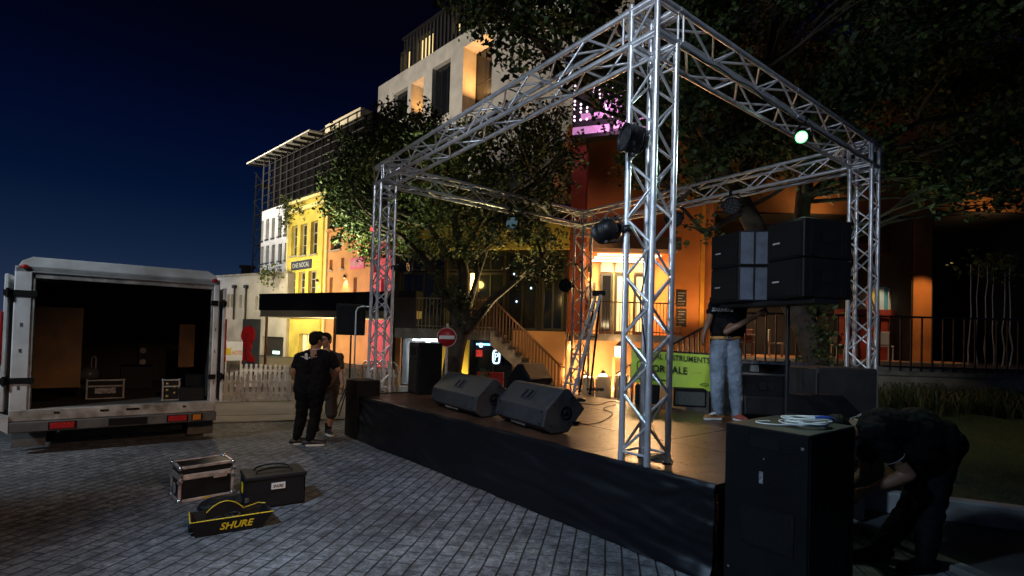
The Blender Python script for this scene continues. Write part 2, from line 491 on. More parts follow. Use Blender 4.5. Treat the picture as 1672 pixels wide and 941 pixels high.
# ================================================================== buildings
ORANGE = mat('orange_render', (.62, .23, .06), .8, var=.18, vs=1.2, bump=.15, bs=30)
ORANGE2 = mat('peach_render', (.66, .36, .17), .8, var=.3, vs=.9, bump=.15, bs=30)
YELLOW = mat('yellow_render', (.70, .58, .12), .8, var=.32, vs=.9, bump=.12, bs=30)
PINK = mat('pink_render', (.70, .12, .20), .8, var=.15, vs=1.5)
WHITE = mat('white_render', (.62, .61, .58), .8, var=.18, vs=.9, bump=.1, bs=25)
GREYW = mat('stained_grey_render', (.46, .45, .46), .85, var=.35, vs=.7, bump=.2, bs=20)
DARKP = mat('charcoal_panel', (.022, .022, .024), .6, var=.3)
GLASS = mat('dark_window_glass', (.012, .014, .018), .08, var=.3, vs=.6, spec=.7)
FRM = mat('dark_window_frame', (.03, .03, .032), .45, var=.2)
FRMW = mat('pale_window_frame', (.42, .42, .42), .5, var=.15)
LITW = mat('lit_window', (.6, .5, .3), .6, var=.3, vs=1.5, emit=(1, .72, .30), es=1.1)
CREAM = mat('cream_soffit', (.62, .56, .40), .7, var=.12)
BRICKR = mat('rust_red_roof', (.16, .06, .04), .85, var=.4, vs=4)
STEELD = mat('dark_steel', (.020, .021, .024), .45, metal=.5, var=.2)
RAILB = mat('black_railing_paint', (.012, .012, .013), .4, var=.2)
BRONZE = mat('bronze_railing_paint', (.16, .085, .05), .45, metal=.3, var=.2)
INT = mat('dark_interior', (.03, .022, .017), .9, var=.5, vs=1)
ZUP = V((0, 0, 1))

def hitd(pl, x, y, d):
    q = Plane(pl.p(0, 0, d), pl.p(1, 0, d)); return q.hit(x, y)

class Plane:
    """vertical wall line from P0 (left) to P1 (right); n faces the viewer"""
    def __init__(s, p0, p1):
        s.o = V((p0[0], p0[1], 0)); q = V((p1[0], p1[1], 0)); s.L = (q - s.o).length
        s.r = (q - s.o).normalized(); s.n = s.r.cross(ZUP)
    def p(s, u, z, d=0.0): return s.o + s.r * u + ZUP * z + s.n * d
    def hit(s, x, y):
        d = ray(x, y); t = (s.o - CAM).dot(s.n) / d.dot(s.n); q = CAM + d * t
        return (q - s.o).dot(s.r), q.z
    def rect(s, x0, y0, x1, y1):
        ym, xm = (y0 + y1) / 2, (x0 + x1) / 2
        return (s.hit(x0, ym)[0], s.hit(x1, ym)[0], s.hit(xm, y1)[1], s.hit(xm, y0)[1])

def wall(pl, z0, z1, ops, dep, back=6.0, u0=0, u1=None):
    """wall with real openings and reveals, returns and a top"""
    u1 = pl.L if u1 is None else u1
    mb = MB()
    us = sorted({u0, u1, *[min(max(v, u0), u1) for o in ops for v in o[:2]]})
    zs = sorted({z0, z1, *[min(max(v, z0), z1) for o in ops for v in o[2:4]]})
    for a, b in zip(us, us[1:]):
        for c, d in zip(zs, zs[1:]):
            um, zm = (a + b) / 2, (c + d) / 2
            if any(o[0] < um < o[1] and o[2] < zm < o[3] for o in ops): continue
            mb.quad(pl.p(a, c), pl.p(b, c), pl.p(b, d), pl.p(a, d))
    for o in ops:
        a, b, c, d = o[:4]; e = -(o[4] if len(o) > 4 else dep)
        mb.quad(pl.p(a, c), pl.p(a, d), pl.p(a, d, e), pl.p(a, c, e))
        mb.quad(pl.p(b, d), pl.p(b, c), pl.p(b, c, e), pl.p(b, d, e))
        mb.quad(pl.p(a, d), pl.p(b, d), pl.p(b, d, e), pl.p(a, d, e))
        mb.quad(pl.p(b, c), pl.p(a, c), pl.p(a, c, e), pl.p(b, c, e))
    mb.quad(pl.p(u0, z0), pl.p(u0, z1), pl.p(u0, z1, -back), pl.p(u0, z0, -back))
    mb.quad(pl.p(u1, z1), pl.p(u1, z0), pl.p(u1, z0, -back), pl.p(u1, z1, -back))
    mb.quad(pl.p(u0, z1), pl.p(u1, z1), pl.p(u1, z1, -back), pl.p(u0, z1, -back))
    mb.quad(pl.p(u0, z0, -back), pl.p(u1, z0, -back), pl.p(u1, z1, -back), pl.p(u0, z1, -back))
    return mb

def window(T, pl, op, dep, fm=None, gm=None, nx=2, ny=2, fw=.07, sill=False, name='window'):
    a, b, c, d = op[:4]; e = -dep
    mb = MB(); fm = fm or FRM; gm = gm or GLASS
    def fb(ua, ub, za, zb, th=.06): 
        q = [pl.p(x, z, dd) for dd in (e, e + th) for (x, z) in ((ua, za), (ub, za), (ub, zb), (ua, zb))]
        mb.add(q, [(3, 2, 1, 0), (4, 5, 6, 7), (0, 1, 5, 4), (1, 2, 6, 5), (2, 3, 7, 6), (3, 0, 4, 7)])
    fb(a, b, c, c + fw); fb(a, b, d - fw, d); fb(a, a + fw, c + fw, d - fw); fb(b - fw, b, c + fw, d - fw)
    for i in range(1, nx):
        u = a + (b - a) * i / nx; fb(u - fw * .35, u + fw * .35, c + fw, d - fw, .05)
    for j in range(1, ny):
        z = c + (d - c) * j / ny; fb(a + fw, b - fw, z - fw * .3, z + fw * .3, .045)
    if sill: 
        q = [pl.p(x, z, dd) for dd in (.0, .09) for (x, z) in ((a - .06, c - .08), (b + .06, c - .08), (b + .06, c - .005), (a - .06, c - .005))]
        mb.add(q, [(3, 2, 1, 0), (4, 5, 6, 7), (0, 1, 5, 4), (1, 2, 6, 5), (2, 3, 7, 6), (3, 0, 4, 7)])
    w_ = mb.build(name, fm, T, world=True)
    g_ = MB(); g_.quad(pl.p(a, c, e + .012), pl.p(b, c, e + .012), pl.p(b, d, e + .012), pl.p(a, d, e + .012))
    g_.build('pane', gm, w_, world=True)
    return w_

def pbox(mb, pl, ua, ub, za, zb, d0, d1):
    q = [pl.p(x, z, dd) for dd in (d0, d1) for (x, z) in ((ua, za), (ub, za), (ub, zb), (ua, zb))]
    return mb.add(q, [(3, 2, 1, 0), (4, 5, 6, 7), (0, 1, 5, 4), (1, 2, 6, 5), (2, 3, 7, 6), (3, 0, 4, 7)])

def base_of(pl, u=None): return pl.p(pl.L / 2 if u is None else u, 0)

LAMPG = mat('lamp_glow_warm', (.8, .6, .4), .5, var=0, emit=(1, .60, .25), es=14)
LAMPW = mat('lamp_glow_white', (.8, .8, .8), .5, var=0, emit=(.85, .94, 1), es=9)
def sconce(T, pl, u, z, energy=18, col=WARM, down=True, glow=True):
    mb = MB(); q = pl.p(u, z, .10)
    mb.lathe([(.001, -.09), (.055, -.09), (.06, -.08), (.06, .10), (.05, .115), (.001, .115)], q, 12)
    mb.bar(pl.p(u, z, .002), pl.p(u, z, .06), .05, .05)
    s = mb.build('wall_lamp', DARKP, T, world=True)
    if glow:
        g_ = MB(); g_.lathe([(.001, -.095), (.045, -.095), (.045, -.0905), (.001, -.0905)], q, 12)
        g_.build('bulb', LAMPG, s, world=True)
    lamp('SPOT', q + V((0, 0, -.12)) + pl.n * .04, energy, col, .03, target=pl.p(u, z - 2.2, .10), spot=105, blend=.7)
    return s

# ---------- far rust roof on the horizon
pl = Plane(at(330, 470, 70), at(470, 470, 64))
T = thing('house', 'distant low house with a rust red roof and a chimney stack above the grey wall', 'house', base_of(pl))
m_ = wall(pl, 0, pl.hit(380, 462)[1], [], .2, back=9); m_.build('wall', GREYW, T, world=True)
mb = MB(); zt = pl.hit(380, 462)[1]; zr = pl.hit(370, 441)[1]
mb.add([pl.p(-.5, zt, .6), pl.p(pl.L + .5, zt, .6), pl.p(pl.L + .5, zr, -4), pl.p(-.5, zr, -4), pl.p(-.5, zt, -9), pl.p(pl.L + .5, zt, -9)],
       [(0, 1, 2, 3), (3, 2, 5, 4), (0, 3, 4), (1, 5, 2)])
rf = mb.build('roof', BRICKR, T, world=True)
u_ = pl.hit(362, 440)[0]; mb = MB(); pbox(mb, pl, u_ - .55, u_ + .55, zr - 1.2, pl.hit(362, 431)[1], -3.4, -4.6); pbox(mb, pl, u_ - .7, u_ + .7, pl.hit(362, 432)[1], pl.hit(362, 430)[1] + .2, -3.2, -4.8)
mb.build('chimney', DARKP, rf, world=True)

# ---------- grey stained wall building
pl = Plane(at(335, 500, 38.5), at(468.5, 500, 33.6))
T = thing('warehouse', 'grey stained render building with narrow slit windows beside the yellow house', 'building', base_of(pl))
ops = [pl.rect(*r) for r in ((370.5, 481, 374.5, 502), (377, 481, 381, 502), (390.5, 482, 394.5, 503), (398.5, 483, 402.5, 504), (416.5, 484, 420.5, 506), (428, 550, 462, 604))]
zt = pl.hit(420, 449)[1]
wall(pl, 0, zt, ops, .25).build('wall', GREYW, T, world=True)
for o in ops[:5]: window(T, pl, o, .22, nx=1, ny=2, fw=.05)
o = ops[5]; mb = MB(); pbox(mb, pl, o[0], o[1], 0, o[3], -.24, -.2); dr = mb.build('door', DARKP, T, world=True)
mb = MB(); pbox(mb, pl, o[0] + .9, o[0] + 1.6, o[3] - 1.15, o[3] - .95, -.19, -.16); mb.build('sign_light', mat('green_white_light', (.5, .8, .6), .5, var=0, emit=(.6, 1, .8), es=2.2), T, world=True)
mb = MB()
for x in (384, 403):
    u = pl.hit(x, 490)[0]; za, zb = pl.hit(x, 522)[1], pl.hit(x, 471)[1]
    mb.cyl(pl.p(u, za, .08), pl.p(u, zb, .08), .06, n=8); pbox(mb, pl, u - .16, u + .16, zb, zb + .22, .0, .2)
mb.build('drainpipe', STEELD, T, world=True)
mb = MB(); pbox(mb, pl, -.1, pl.L + .1, zt + .003, zt + .12, -.4, .08); mb.build('coping', CONC, T, world=True)
lamp('AREA', pl.p(3.2, 1.2, 4), 40, WARMW, 1.2, target=pl.p(3.2, 2.2, 0))  # this and the next two are added fill, no fixtures
lamp('POINT', pl.p(2.2, 2.6, .8), 9, WARM, .1)
lamp('AREA', pl.p(2, 9, 10), 85, (.8, .86, 1), 2, target=pl.p(2.6, 3.6, 0))

# ---------- street facades running away to the left
E_ = V((.735, -.68, 0)).normalized()      # left-far to right-near
pR = at(652, 480, 25.5); 
def on_line(x, o, d, y=480):
    r = ray(x, y); # intersect vertical plane through o along d
    n = d.cross(ZUP); t = (V((o.x, o.y, 0)) - V((0, 0, 0))).dot(n) / r.dot(n)
    return V((r.x * t, r.y * t, 0))
X = {x: on_line(x, pR, E_) for x in (467, 533, 603, 655)}
BLKST = mat('blackened_steel', (.010, .010, .012), .6, var=.2, spec=.2)
# white building set back behind
o_ = on_line(467, pR, E_) + E_.cross(ZUP) * -2.5
Pw0, Pw1 = on_line(423, o_, E_), on_line(475, o_, E_)
pl = Plane(Pw0, Pw1)
T = thing('office_block', 'pale grey old building with two rows of slim windows under a dark scaffold', 'building', base_of(pl))
ops = []
for xa, xb, dy in ((425.5, 430, 5), (434, 439, 2), (443.5, 448.5, 0), (454, 460, -3), (464.5, 469, -5)):
    for ya, yb in ((356, 389), (400, 428), (440, 452)):
        ops.append(pl.rect(xa, ya + dy * (1 - (ya - 356) / 110), xb, yb + dy * (1 - (ya - 356) / 110)))
zt = pl.hit(445, 340)[1]
wall(pl, 0, zt, ops, .3, back=14, u1=pl.L + 2).build('wall', mat('cool_white_render', (.60, .63, .68), .85, var=.3, vs=.6), T, world=True)
for o in ops: window(T, pl, o, .27, nx=1, ny=2, fw=.06, sill=True)
lamp('AREA', pl.p(2, 7, 9), 170, (.72, .84, 1), 3, target=pl.p(2.4, 6.5, 0))  # added cool fill for the pale front, no fixture
# dark scaffolded storey above + frame tower at its left
Tb = thing('scaffold', 'dark steel scaffold storey with a netted face and a ladder tower at its end', 'scaffold', pl.p(0, zt))
za, zb = zt + .05, hitd(pl, 445, 264, -.6)[1]
uR = pl.hit(592, 300)[0]
mb = MB(); pbox(mb, pl, .35, uR, za, zb, -9, -.6); mb.build('netting', mat('dark_netting', (.003, .003, .004), .9, var=.5, vs=1, spec=.05), Tb, world=True)
mb = MB()
nz_ = 7
for j in range(nz_ + 1):
    z = za + (zb - za) * j / nz_; mb.bar(pl.p(.1, z, 0), pl.p(uR, z, 0), .07, .07)
u = .1
while u < uR:
    mb.bar(pl.p(u, za, .03), pl.p(u, zb, .03), .07, .07); mb.bar(pl.p(u, za, -.5), pl.p(u, zb, -.5), .07, .07); u += 1.15
mb.build('scaffold_frame', BLKST, Tb, world=True)
mb = MB(); ul = (at(404, 400, 37) - pl.o).dot(pl.r)
for (ua, d) in ((-.1, 0), (-1.9, 0), (-.1, -1.4), (-1.9, -1.4)):
    mb.bar(pl.p(ua, 0, d), pl.p(ua * .8, zb - .8, d), .09, .09)
k = 0; z = 1.2
while z < zb - 1:
    for d in (0, -1.4): mb.bar(pl.p(-.1, z, d), pl.p(-1.9, z, d), .06, .06)
    mb.bar(pl.p(-1.9 if k % 2 else -.1, z, 0), pl.p(-.1 if k % 2 else -1.9, z + 1.3, 0), .045, .045)
    if k % 2 == 0: pbox(mb, pl, -1.85, -.15, z, z + .06, -1.35, -.05)
    z += 1.3; k += 1
mb.build('ladder_tower', STEELD, Tb, world=True)
# projecting canopy roof with brackets
Tc = thing('roof_canopy', 'pale sloping canopy roof on dark brackets crowning the scaffolded building', 'canopy', pl.p(0, zb))
o0 = -.5
while hitd(pl, 450, 243, o0)[1] > zb - .12: o0 += .05
u0c, u1c = hitd(pl, 402, 280, o0)[0], hitd(pl, 505, 205, o0)[0]; zc = hitd(pl, 450, 243, o0)[1]
mb = MB()
q = [pl.p(u0c, zc, o0), pl.p(u1c, zc, o0), pl.p(u1c, zb, -.6), pl.p(u0c, zb, -.6)]
mb.add(q + [p + V((0, 0, .10)) for p in q], [(0, 1, 2, 3), (7, 6, 5, 4), (0, 4, 5, 1), (1, 5, 6, 2), (2, 6, 7, 3), (3, 7, 4, 0)])
mb.build('roof_panel', mat('canopy_cream', (.5, .48, .42), .7, var=.15), Tc, world=True)
mb = MB(); nb = 10
for i in range(nb):
    u = u0c + .4 + (u1c - u0c - .8) * i / (nb - 1); mb.bar(pl.p(u, zb - .10, -.59), pl.p(u, zc - .10, o0 - .06), .15, .16)
mb.build('bracket', STEELD, Tc, world=True)
mb = MB(); ua_, za_ = hitd(pl, 531, 214, -1.2); ub_ = hitd(pl, 588, 195, -1.2)[0]; zb2_ = hitd(pl, 560, 190, -1.2)[1]; zb1_ = hitd(pl, 560, 204, -1.2)[1]; pbox(mb, pl, ua_, ub_, zb1_, zb2_, -4, -1.2); mb.build('parapet', CREAM, Tc, world=True)
lamp('AREA', pl.p((u0c + u1c) / 2, zb - 6, 5), 260, (1, .86, .66), 3, target=pl.p((u0c + u1c) / 2, zb + .4, .3))  # added to brighten the canopy underside, no fixture

# yellow house
pl = Plane(X[467], X[533])
T = thing('town_house', 'bright yellow three storey house front with tall dark windows and a blue name board', 'house', base_of(pl))
ops = [pl.rect(*r) for r in ((475.5, 369, 485, 418), (490, 366, 501, 417), (507, 361, 518.5, 415), (472, 445, 482, 482), (487, 444, 498, 482), (503, 442, 516, 482), (487, 545, 503, 600), (510, 545, 524, 600))]
zt = pl.hit(500, 330)[1]
wall(pl, 0, zt, ops, .3).build('wall', YELLOW, T, world=True)
for o in ops[:6]: window(T, pl, o, .27, fm=FRMW, nx=2, ny=3, fw=.07, sill=True)
for o in ops[6:]: window(T, pl, o, .27, fm=FRMW, gm=LITW, nx=2, ny=2, fw=.07)
mb = MB()
pbox(mb, pl, -.15, pl.L + .15, zt - .55, zt - .3, .0, .22); pbox(mb, pl, -.2, pl.L + .2, zt + .003, zt + .18, -.3, .3)
for u in (.12, pl.L - .12): pbox(mb, pl, u - .12, u + .12, 0, zt - .56, 0, .1)
z_ = pl.hit(500, 436)[1]; pbox(mb, pl, .26, pl.L - .26, pl.hit(500, 520)[1], pl.hit(500, 517)[1] + .1, 0, .12)
mb.build('cornice', mat('pale_yellow_trim', (.78, .70, .35), .75, var=.1), T, world=True)
r_ = pl.rect(477, 426, 509, 440); mb = MB(); pbox(mb, pl, r_[0], r_[1], r_[2], r_[3], .01, .07)
sg_ = mb.build('name_board', mat('navy_board', (.02, .03, .07), .5, var=.2), T, world=True)
PALEI = mat('pale_lettering', (.6, .62, .66), .6, var=.1)
lettering('ONE NOCAL', pl.p((r_[0] + r_[1]) / 2, (r_[2] + r_[3]) / 2, .075), pl.r, ZUP, (r_[3] - r_[2]) * .55, PALEI, sg_, width=(r_[1] - r_[0]) * .85)
sconce(T, pl, *pl.hit(520, 459), energy=60); sconce(T, pl, *pl.hit(469, 457), energy=30)
lamp('AREA', pl.p(pl.L / 2, 9.5, 5.5), 330, (1, .88, .5), 2.5, target=pl.p(pl.L / 2, 8.0, 0))  # three floods added to wash the yellow front, no fixtures
lamp('AREA', pl.p(pl.L / 2, 3.5, 7), 400, (1, .86, .5), 2.5, target=pl.p(pl.L / 2, 7.0, 0))
lamp('AREA', pl.p(pl.L / 2, 4.0, 3), 160, (1, .8, .4), 1, target=pl.p(pl.L / 2, 2, 0))
HOUSE_Y = pl
mb = MB(); mb.cyl(pl.p(pl.L - .32, .2, .16), pl.p(pl.L - .32, zt - .6, .16), .05, n=8)
for k in range(4): mb.cyl(pl.p(pl.L - .32, 1.5 + 2.1 * k, .16), pl.p(pl.L - .32, 1.6 + 2.1 * k, .16), .065, n=8)
mb.build('drainpipe', YELLOW, T, world=True)

# orange house
pl = Plane(X[533], X[603])
T = thing('town_house', 'low orange house front with small shuttered windows and a magenta shop sign', 'house', base_of(pl))
ops = [pl.rect(*r) for r in ((540, 384, 557, 408), (538, 424, 543, 441), (557, 421, 562, 439), (538, 453, 543, 482), (577, 453, 583, 482), (563, 507, 580, 530))]
zt = pl.hit(570, 372)[1]
wall(pl, 0, zt, ops, .28).build('wall', ORANGE2, T, world=True)
for o in ops: window(T, pl, o, .25, fm=FRMW, nx=1, ny=2, fw=.06, sill=True)
r_ = pl.rect(574, 421, 596, 439); mb = MB(); pbox(mb, pl, *r_, .01, .08)
sg_ = mb.build('shop_sign', mat('magenta_white_sign', (.62, .14, .30), .5, var=.3, vs=3, emit=(.9, .2, .4), es=.15), T, world=True)
lettering('KREOLSTAM', pl.p((r_[0] + r_[1]) / 2, (r_[2] + r_[3]) / 2, .085), pl.r, ZUP, (r_[3] - r_[2]) * .5, PALEI, sg_, width=(r_[1] - r_[0]) * .85)
sconce(T, pl, *pl.hit(565, 452), energy=120)
mb = MB(); pbox(mb, pl, -.05, pl.L + .05, zt + .003, zt + .15, -.3, .15); mb.build('coping', ORANGE2, T, world=True)
lamp('AREA', pl.p(pl.L / 2, 1.5, 6), 330, (1, .62, .3), 2, target=pl.p(pl.L / 2, 5, 0))  # added flood for the orange front, no fixture
# pink house
pl = Plane(X[603], X[655])
T = thing('town_house', 'hot pink house front half hidden behind the stage truss leg', 'house', base_of(pl))
ops = [pl.rect(*r) for r in ((622, 455, 634, 487), (609, 428, 616, 445))]
zt = pl.hit(620, 395)[1]
wall(pl, 0, zt, ops, .28).build('wall', PINK, T, world=True)
for o in ops: window(T, pl, o, .25, fm=FRMW, nx=1, ny=2, fw=.06)
lamp('AREA', pl.p(pl.L / 2, 2, 4), 110, (1, .5, .55), 1.5, target=pl.p(pl.L / 2, 4.5, 0))  # added flood for the pink front, no fixture

# tall white hotel block up the hill
o_ = V((*at(800, 100, 44).xy, 0)); d_ = V((.70, -.714, 0)).normalized()
P0, P1 = on_line(618, o_, d_, 140), on_line(860, o_, d_, 100)
pl = Plane(P0, P1)
T = thing('apartment_block', 'tall white apartment block with deep square openings and a dark slatted top storey', 'building', base_of(pl))
zt = pl.hit(650, 122)[1]
ops = [pl.rect(*r) for r in ((643.5, 148, 665, 196), (671, 131, 691, 200), (705, 104, 734.5, 190), (756, 64, 803, 172))]
wall(pl, 0, zt, [(*o, 1.6 if i in (1, 3) else .5) for i, o in enumerate(ops)], .5, back=16, u1=pl.L + 14).build('wall', WHITE, T, world=True)
window(T, pl, ops[0], .5, nx=2, ny=1); window(T, pl, ops[2], .5, nx=3, ny=1, fw=.12)
window(T, pl, ops[1], 1.6, nx=1, ny=2); window(T, pl, ops[3], 1.6, nx=3, ny=2)
for i, e_ in ((1, 70), (3, 320)):
    o = ops[i]; lamp('AREA', pl.p((o[0] + o[1]) / 2, o[2] + 1.6, -1.0), e_, (1, .46, .13), .8, target=pl.p((o[0] + o[1]) / 2, o[3], -.8))
# dark slatted top storey, set back
us = (at(651, 70, 54) - pl.o).dot(pl.r); zt2 = zt + 4.6
pls = Plane(pl.p(3.2, 0, -1.4), pl.p(pl.L + 14, 0, -1.4))
lit = [pls.rect(*r) for r in ((654, 82, 670, 118), (681, 56, 707, 98), (741, 24, 754, 52), (822, 50, 850, 128))]
lit = [(a, b, max(c, zt + .1), min(d, zt2 - .4)) for a, b, c, d in lit]
wall(pls, zt, zt2, lit, .5, back=13).build('upper_storey', mat('dark_cladding', (.035, .036, .042), .6, var=.3), T, world=True)
for o in lit: window(T, pls, o, .4, nx=4, ny=1, gm=LITW, fw=.12)
mb = MB(); u = 0
while u < pls.L:
    pbox(mb, pls, u, u + .10, zt + .02, zt2 + .3, .02, .22); u += .62
mb.build('slat_screen', mat('grey_slats', (.10, .10, .11), .5, metal=.4, var=.2), T, world=True)
mb = MB(); pbox(mb, pls, -.3, pls.L, zt2 + .003, zt2 + .25, -13.2, .35); mb.build('roof', DARKP, T, world=True)
lamp('AREA', pl.p(8, zt - 12, 24), 4600, (1, .86, .68), 4, target=pl.p(7, zt - 1, 0))  # large flood added to whiten the block, no fixture

# ---------- black fascia canopy on posts along the lane
pl = Plane(at(423, 490, 21.0), at(679, 490, 17.2))
T = thing('canopy', 'long flat canopy with a black fascia and cream underside over the lane', 'canopy', base_of(pl))
za, zb = 2.55, 3.22
mb = MB(); pbox(mb, pl, 0, pl.L, za, zb, -2.2, 0); mb.build('fascia', DARKP, T, world=True)
mb = MB(); pbox(mb, pl, .02, pl.L - .02, za - .26, za - .003, -2.15, -.06); mb.build('soffit', CREAM, T, world=True)
for u in (.12, pl.L * .5):
    mb = MB(); mb.cyl(pl.p(u, 0, -.3), pl.p(u, za - .26, -.3), .055, n=10); mb.build('post', mat('rust_post', (.25, .11, .05), .6, var=.3), T, world=True)
lamp('AREA', pl.p(3.4, 1.0, -1), 110, (1, .85, .5), 1.2, target=pl.p(3.4, 3, -1))  # added under the canopy to show the soffit
lamp('SPOT', at(505, 520, 24), 260, (1, .80, .36), .3, target=at(497, 565, 30), spot=95, blend=.9)  # added to brighten the yellow house at street level
# ================================================================== glass fronted shop house in the middle
pl = Plane(at(640, 480, 17.6), at(926, 480, 16.4))
SH = pl
T = thing('shop_building', 'two storey shop building with dark glazed upper floor and a yellow eaves band', 'building', base_of(pl))
zf = 1.95
ztop = pl.hit(790, 384)[1] + .6
zh = pl.hit(790, 413)[1]
uu = [pl.hit(x, 470)[0] for x in (652, 690, 727, 772, 797, 823, 851, 881, 921)]
ops = [(uu[0], uu[2] - .05, zf + .05, zh), (uu[2] + .05, uu[3], zf + .05, zh), (uu[3] + .05, uu[5], zf + .05, zh), (uu[5] + .05, uu[7] - .06, zf + .05, zh), (uu[7] + .06, uu[8], zf + .05, zh)]
lo = [pl.hit(x, 580)[0] for x in (657, 722, 762, 769, 836)]
zl = 1.62
low = [(lo[0], lo[1], .06, zl, 2.2), (lo[3], lo[4], .06, zl, .35)]
wall(pl, 0, ztop, ops + low, .25, back=7).build('wall', mat('dark_brown_render', (.028, .022, .018), .8, var=.3), T, world=True)
NXS = (4, 2, 2, 2, 2)
GL2 = mat('shop_glass', (.015, .018, .022), .06, var=.5, vs=.8, spec=.8)
for o, n in zip(ops, NXS):
    zt_ = pl.hit(790, 441)[1]
    window(T, pl, (o[0], o[1], o[2], zt_ - .06), .2, gm=GL2, nx=n, ny=1, fw=.08)
    window(T, pl, (o[0], o[1], zt_ - .02, o[3]), .2, gm=GL2, nx=n, ny=1, fw=.07, name='transom_window')
mb = MB(); pbox(mb, pl, -.1, pl.L + .05, zh + .08, zh + .95, .01, .35); mb.build('eaves_band', YELLOW, T, world=True)
mb = MB(); pbox(mb, pl, -.3, pl.L + .1, ztop + .003, ztop + .2, -7.2, .7); mb.build('roof', DARKP, T, world=True)
# lit shop on the lower floor
SHOPW = mat('shop_white_wall', (.75, .78, .8), .7, var=.1)
mb = MB(); a, b = lo[0], lo[1]
pbox(mb, pl, a + .25, a + .9, .9, 1.5, -2.1, -2.0); pbox(mb, pl, b - .95, b - .12, 1.0, 1.5, -2.1, -2.02)
mb.build('shop_fitting', DARKP, T, world=True)
mb = MB(); pbox(mb, pl, a + .02, b - .02, .07, zl - .02, -2.18, -2.12); mb.build('shop_back_wall', SHOPW, T, world=True)
mb = MB()
for i in range(2): pbox(mb, pl, a + .2, b - .2, zl - .07, zl - .03, -.5 - i * .8, -.38 - i * .8)
mb.build('tube_light', mat('cool_tube', (.9, .95, 1), .5, var=0, emit=(.78, .92, 1), es=11), T, world=True)
lamp('AREA', pl.p((a + b) / 2, zl - .12, -1.0), 240, (.74, .9, 1), .9, target=pl.p((a + b) / 2, 0.6, -2.0))
lamp('AREA', pl.p((a + b) / 2, .9, -.3), 110, (.74, .9, 1), .6, target=pl.p((a + b) / 2, 1.3, -2.1))
mb = MB(); 
for u in (a - .12, b + .10): pbox(mb, pl, u - .09, u + .09, 0, zl + .15, .01, .12)
mb.build('door_surround', ORANGE, T, world=True)
# yellow wall lit from below by the tree
mb = MB(); pbox(mb, pl, pl.hit(724, 590)[0], pl.hit(767, 590)[0], 0, zl + .02, .012, .16); mb.build('pilaster', YELLOW, T, world=True)
lamp('SPOT', pl.p(pl.hit(757, 600)[0], .15, .55), 45, (1, .66, .2), .05, target=pl.p(pl.hit(757, 600)[0], 1.7, .1), spot=110, blend=.8)
lamp('SPOT', pl.p(pl.hit(733, 600)[0], .15, .55), 35, (1, .66, .2), .05, target=pl.p(pl.hit(733, 600)[0], 1.7, .1), spot=110, blend=.8)
# dark shopfront with lit signs
o = low[1]; sfr = window(T, pl, (o[0], o[1], o[2], o[3]), .32, nx=2, ny=1, gm=GL2, fw=.09, name='shop_front')
BLUE = mat('blue_light_strip', (.2, .4, .9), .5, var=0, emit=(.22, .55, 1), es=3.2)
mb = MB(); um = (o[0] + o[1]) / 2
pbox(mb, pl, o[0] + .12, um - .1, o[3] - .16, o[3] - .10, -.22, -.18); pbox(mb, pl, um + .1, o[1] - .1, o[3] - .14, o[3] - .10, -.22, -.18)
mb.build('light_strip', BLUE, T, world=True)
SGB = mat('white_blue_sign_light', (.7, .85, 1), .5, var=0, emit=(.6, .82, 1), es=2.0)
REDL = mat('dim_red_light', (.5, .05, .05), .5, var=.5, vs=9, emit=(.8, .05, .05), es=.35)
def rring(mb, c, pl, rx, rz, th, d=.05):
    n = 20
    for ring in range(n):
        a0, a1 = 2 * math.pi * ring / n, 2 * math.pi * (ring + 1) / n
        sp = lambda t, k: (math.copysign(abs(math.cos(t)) ** .6, math.cos(t)) * (rx - k), math.copysign(abs(math.sin(t)) ** .6, math.sin(t)) * (rz - k))
        q = [c + pl.r * sp(t, k)[0] + ZUP * sp(t, k)[1] + pl.n * dd for dd in (0, d) for (t, k) in ((a0, 0), (a1, 0), (a1, th), (a0, th))]
        mb.add(q, [(3, 2, 1, 0), (4, 5, 6, 7), (0, 1, 5, 4), (2, 3, 7, 6)])
u, z = pl.hit(783, 564)
mb = MB(); rring(mb, pl.p(u, z, -.2), pl, .055, .075, .022); mb.build('shop_emblem', SGB, T, world=True)
mb = MB(); u, z = pl.hit(780, 577); pbox(mb, pl, u - .11, u + .11, z - .12, z + .1, -.2, -.18); mb.build('poster', REDL, T, world=True)
Ts = thing('illuminated_sign', 'small lit oval sign with a white rounded frame and emblem in the dark shopfront', 'sign', pl.p(pl.hit(810, 582)[0], 0, -.1))
u, z = pl.hit(810, 583)
mb = MB(); pbox(mb, pl, u - .15, u + .15, z - .27, z + .27, -.12, -.06); mb.build('sign_board', DARKP, Ts, world=True)
mb = MB(); rring(mb, pl.p(u, z, -.055), pl, .13, .235, .045); mb.build('lit_rim', SGB, Ts, world=True)
lettering('P', pl.p(u, z, -.05), pl.r, ZUP, .24, SGB, Ts, width=.11)
sconce(T, pl, pl.hit(764, 448)[0], pl.hit(764, 446)[1], energy=60, col=(1, .72, .2))
mb = MB(); u, z = pl.hit(773, 461); mb.lathe([(.001, -.28), (.06, -.27), (.06, .27), (.001, .28)], pl.p(u, z, .14), 12)
mb.build('lamp_tube', mat('amber_tube', (1, .7, .2), .5, var=0, emit=(1, .60, .12), es=10), T, world=True)
lamp('POINT', pl.p(u, z, .5), 22, (1, .66, .16), .12)
# interior glow behind the upper glazing: small ceiling lamps reflected/behind glass are lit bulbs
CBULB = mat('cool_bulb', (.8, .9, 1), .5, var=0, emit=(.6, .8, 1), es=2)
for x, y in ((838, 447), (866, 470), (842, 492)):
    mb = MB(); u, z = pl.hit(x, y); mb.ell(pl.p(u, z, -.14), (.03, .03, .04), None, 8, 6); mb.build('interior_bulb', CBULB, T, world=True)

